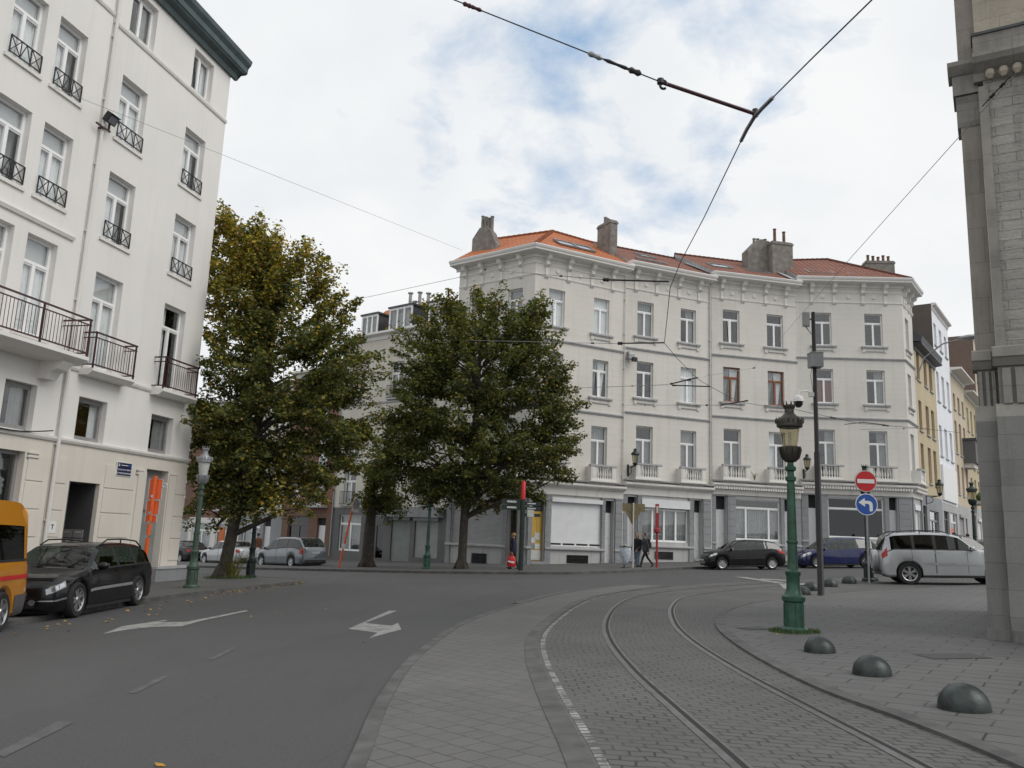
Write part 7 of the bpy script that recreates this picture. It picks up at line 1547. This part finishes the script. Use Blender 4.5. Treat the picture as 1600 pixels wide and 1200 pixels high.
lobC = L_(bC, [(745, 488, 60, 34, 0), (700, 520, 48, 45, 0), (800, 520, 52, 45, 0), (835, 505, 20, 40, 0), (668, 575, 38, 45, 0), (745, 570, 85, 60, -.5), (835, 575, 50, 45, 0), (640, 620, 30, 40, 0), (720, 640, 90, 55, -.8), (830, 640, 52, 45, 0), (870, 625, 24, 40, 0), (640, 680, 38, 42, 0), (735, 705, 100, 48, -.8), (840, 710, 48, 42, -.2), (620, 725, 30, 28, 0), (690, 755, 60, 25, -.3), (790, 752, 62, 22, -.3), (860, 750, 26, 20, 0), (875, 680, 22, 30, 0), (640, 540, 22, 24, 0), (735, 768, 85, 15, 0), (800, 770, 45, 14, .6), (660, 765, 35, 15, .4)], 41)
tree('maple_tree', 'broad dark green tree before the corner house, middle of the picture', bC, lobC, [(0, 0, -.1, .27), (.02, 0, .6, .215), (.03, 0, 2, .205), (.06, 0, 3.6, .195), (.25, -.1, 5.5, .19), (.4, -.1, 8, .13), (.45, 0, 11, .06), (.45, 0, 12.6, .02)], 600, 145, .150, colC, 23, (.42, .86))
bS = gxy(-7.1, 43.6, .1)
lobS = L_(bS, [(592, 765, 20, 26, 0), (585, 735, 24, 26, 0), (602, 790, 16, 16, 0), (575, 782, 14, 18, 0), (608, 720, 18, 22, 0)], 43.6)
colS = lambda pos, cc, rg, ci, nc: mixcol(rg, len(pos), np.c_[np.full(len(pos), .75), np.full(len(pos), .35), np.full(len(pos), .15), np.full(len(pos), .01), np.full(len(pos), .01)])
tree('young_tree', 'small green tree with thick trunk on the far pavement between the two maples', bS, lobS, [(0, 0, -.1, .34), (0, 0, .5, .30), (.02, 0, 2.0, .28), (.05, 0, 3.3, .2), (.0, 0, 4.6, .07)], 60, 110, .14, colS, 31, (.4, .75))

# ------------------------------------------------------------------ grass tufts, weeds and fallen leaves
def tuft(name, label, centre, rx_, ry_, n, h, seed, cat='grass', mat='grass_blade', zh=.03, ring=0.):
    rg = random.Random(seed); m = MB()
    for i in range(n):
        a = rg.uniform(0, 6.283); q = math.sqrt(rg.uniform(ring * ring, 1)); x = centre[0] + math.cos(a) * q * rx_; y = centre[1] + math.sin(a) * q * ry_; z = gz(x) + zh; hh = h * rg.uniform(.4, 1.2); t_ = rg.uniform(0, 6.283); dx, dy = math.cos(t_) * hh * rg.uniform(.2, .8), math.sin(t_) * hh * rg.uniform(.2, .8); w = .004 + hh * .008; px_, py_ = -math.sin(t_) * w, math.cos(t_) * w
        m.add([(x - px_, y - py_, z), (x + px_, y + py_, z), (x + dx * .5 + px_ * .7, y + dy * .5 + py_ * .7, z + hh * .7), (x + dx * .5 - px_ * .7, y + dy * .5 - py_ * .7, z + hh * .7), (x + dx, y + dy, z + hh)], [(0, 1, 2, 3), (3, 2, 4)], mat)
    return stuff(m.build(name), label, cat)
p = base_at(1241, 990); tuft('grass', 'ring of short grass round the foot of the near green lamp post', p, .42, .42, 900, .055, 1, ring=.42)
tuft('grass', 'yellowish grass at the foot of the left maple', (bL.x + .35, bL.y - .15), .95, .6, 700, .12, 2, zh=.09)
tuft('weed', 'tall weed growing between the left maple and the dark street lamp', (bL.x + .42, bL.y - .1), .25, .2, 130, .95, 3, 'weed', 'weed_blade', zh=.09)
rg = random.Random(17); m = MB()
def leaf(x, y, h, s_):
    a = rg.uniform(0, 6.283); z = gz(x) + h; c, d = math.cos(a) * s_, math.sin(a) * s_
    m.add([(x - c, y - d, z), (x + d * .6, y - c * .6, z + s_ * rg.uniform(0, .5)), (x + c, y + d, z + s_ * .25), (x - d * .6, y + c * .6, z + s_ * rg.uniform(0, .5))], [(0, 1, 2), (0, 2, 3)], 'dry_leaf')
for i in range(300):
    k = rg.uniform(.42, .72); q = lk[int(k * 89)]; leaf(q[0] + abs(rg.gauss(0, .22)) + .02, q[1] + rg.uniform(-.3, .3), .006, rg.uniform(.03, .075))
for i in range(60): leaf(rg.uniform(-8.6, -7.2), rg.uniform(14, 27), .006, rg.uniform(.03, .06))
for i in range(50): leaf(rg.uniform(-6, 3), rg.uniform(9, 34), .008, rg.uniform(.02, .045))
for i in range(40): q = far[int(rg.uniform(.3, .62) * 109)]; leaf(q[0], q[1] - .2 + rg.gauss(0, .2), .008, rg.uniform(.04, .07))
for i in range(26): leaf(rg.uniform(4, 9), rg.uniform(7, 22), .036, rg.uniform(.015, .035))
q = gp(250, 1197); leaf(q.x, q.y, .006, .055)
stuff(m.build('fallen_leaves'), 'dry yellow leaves scattered along the kerbs and on the asphalt', 'leaves')
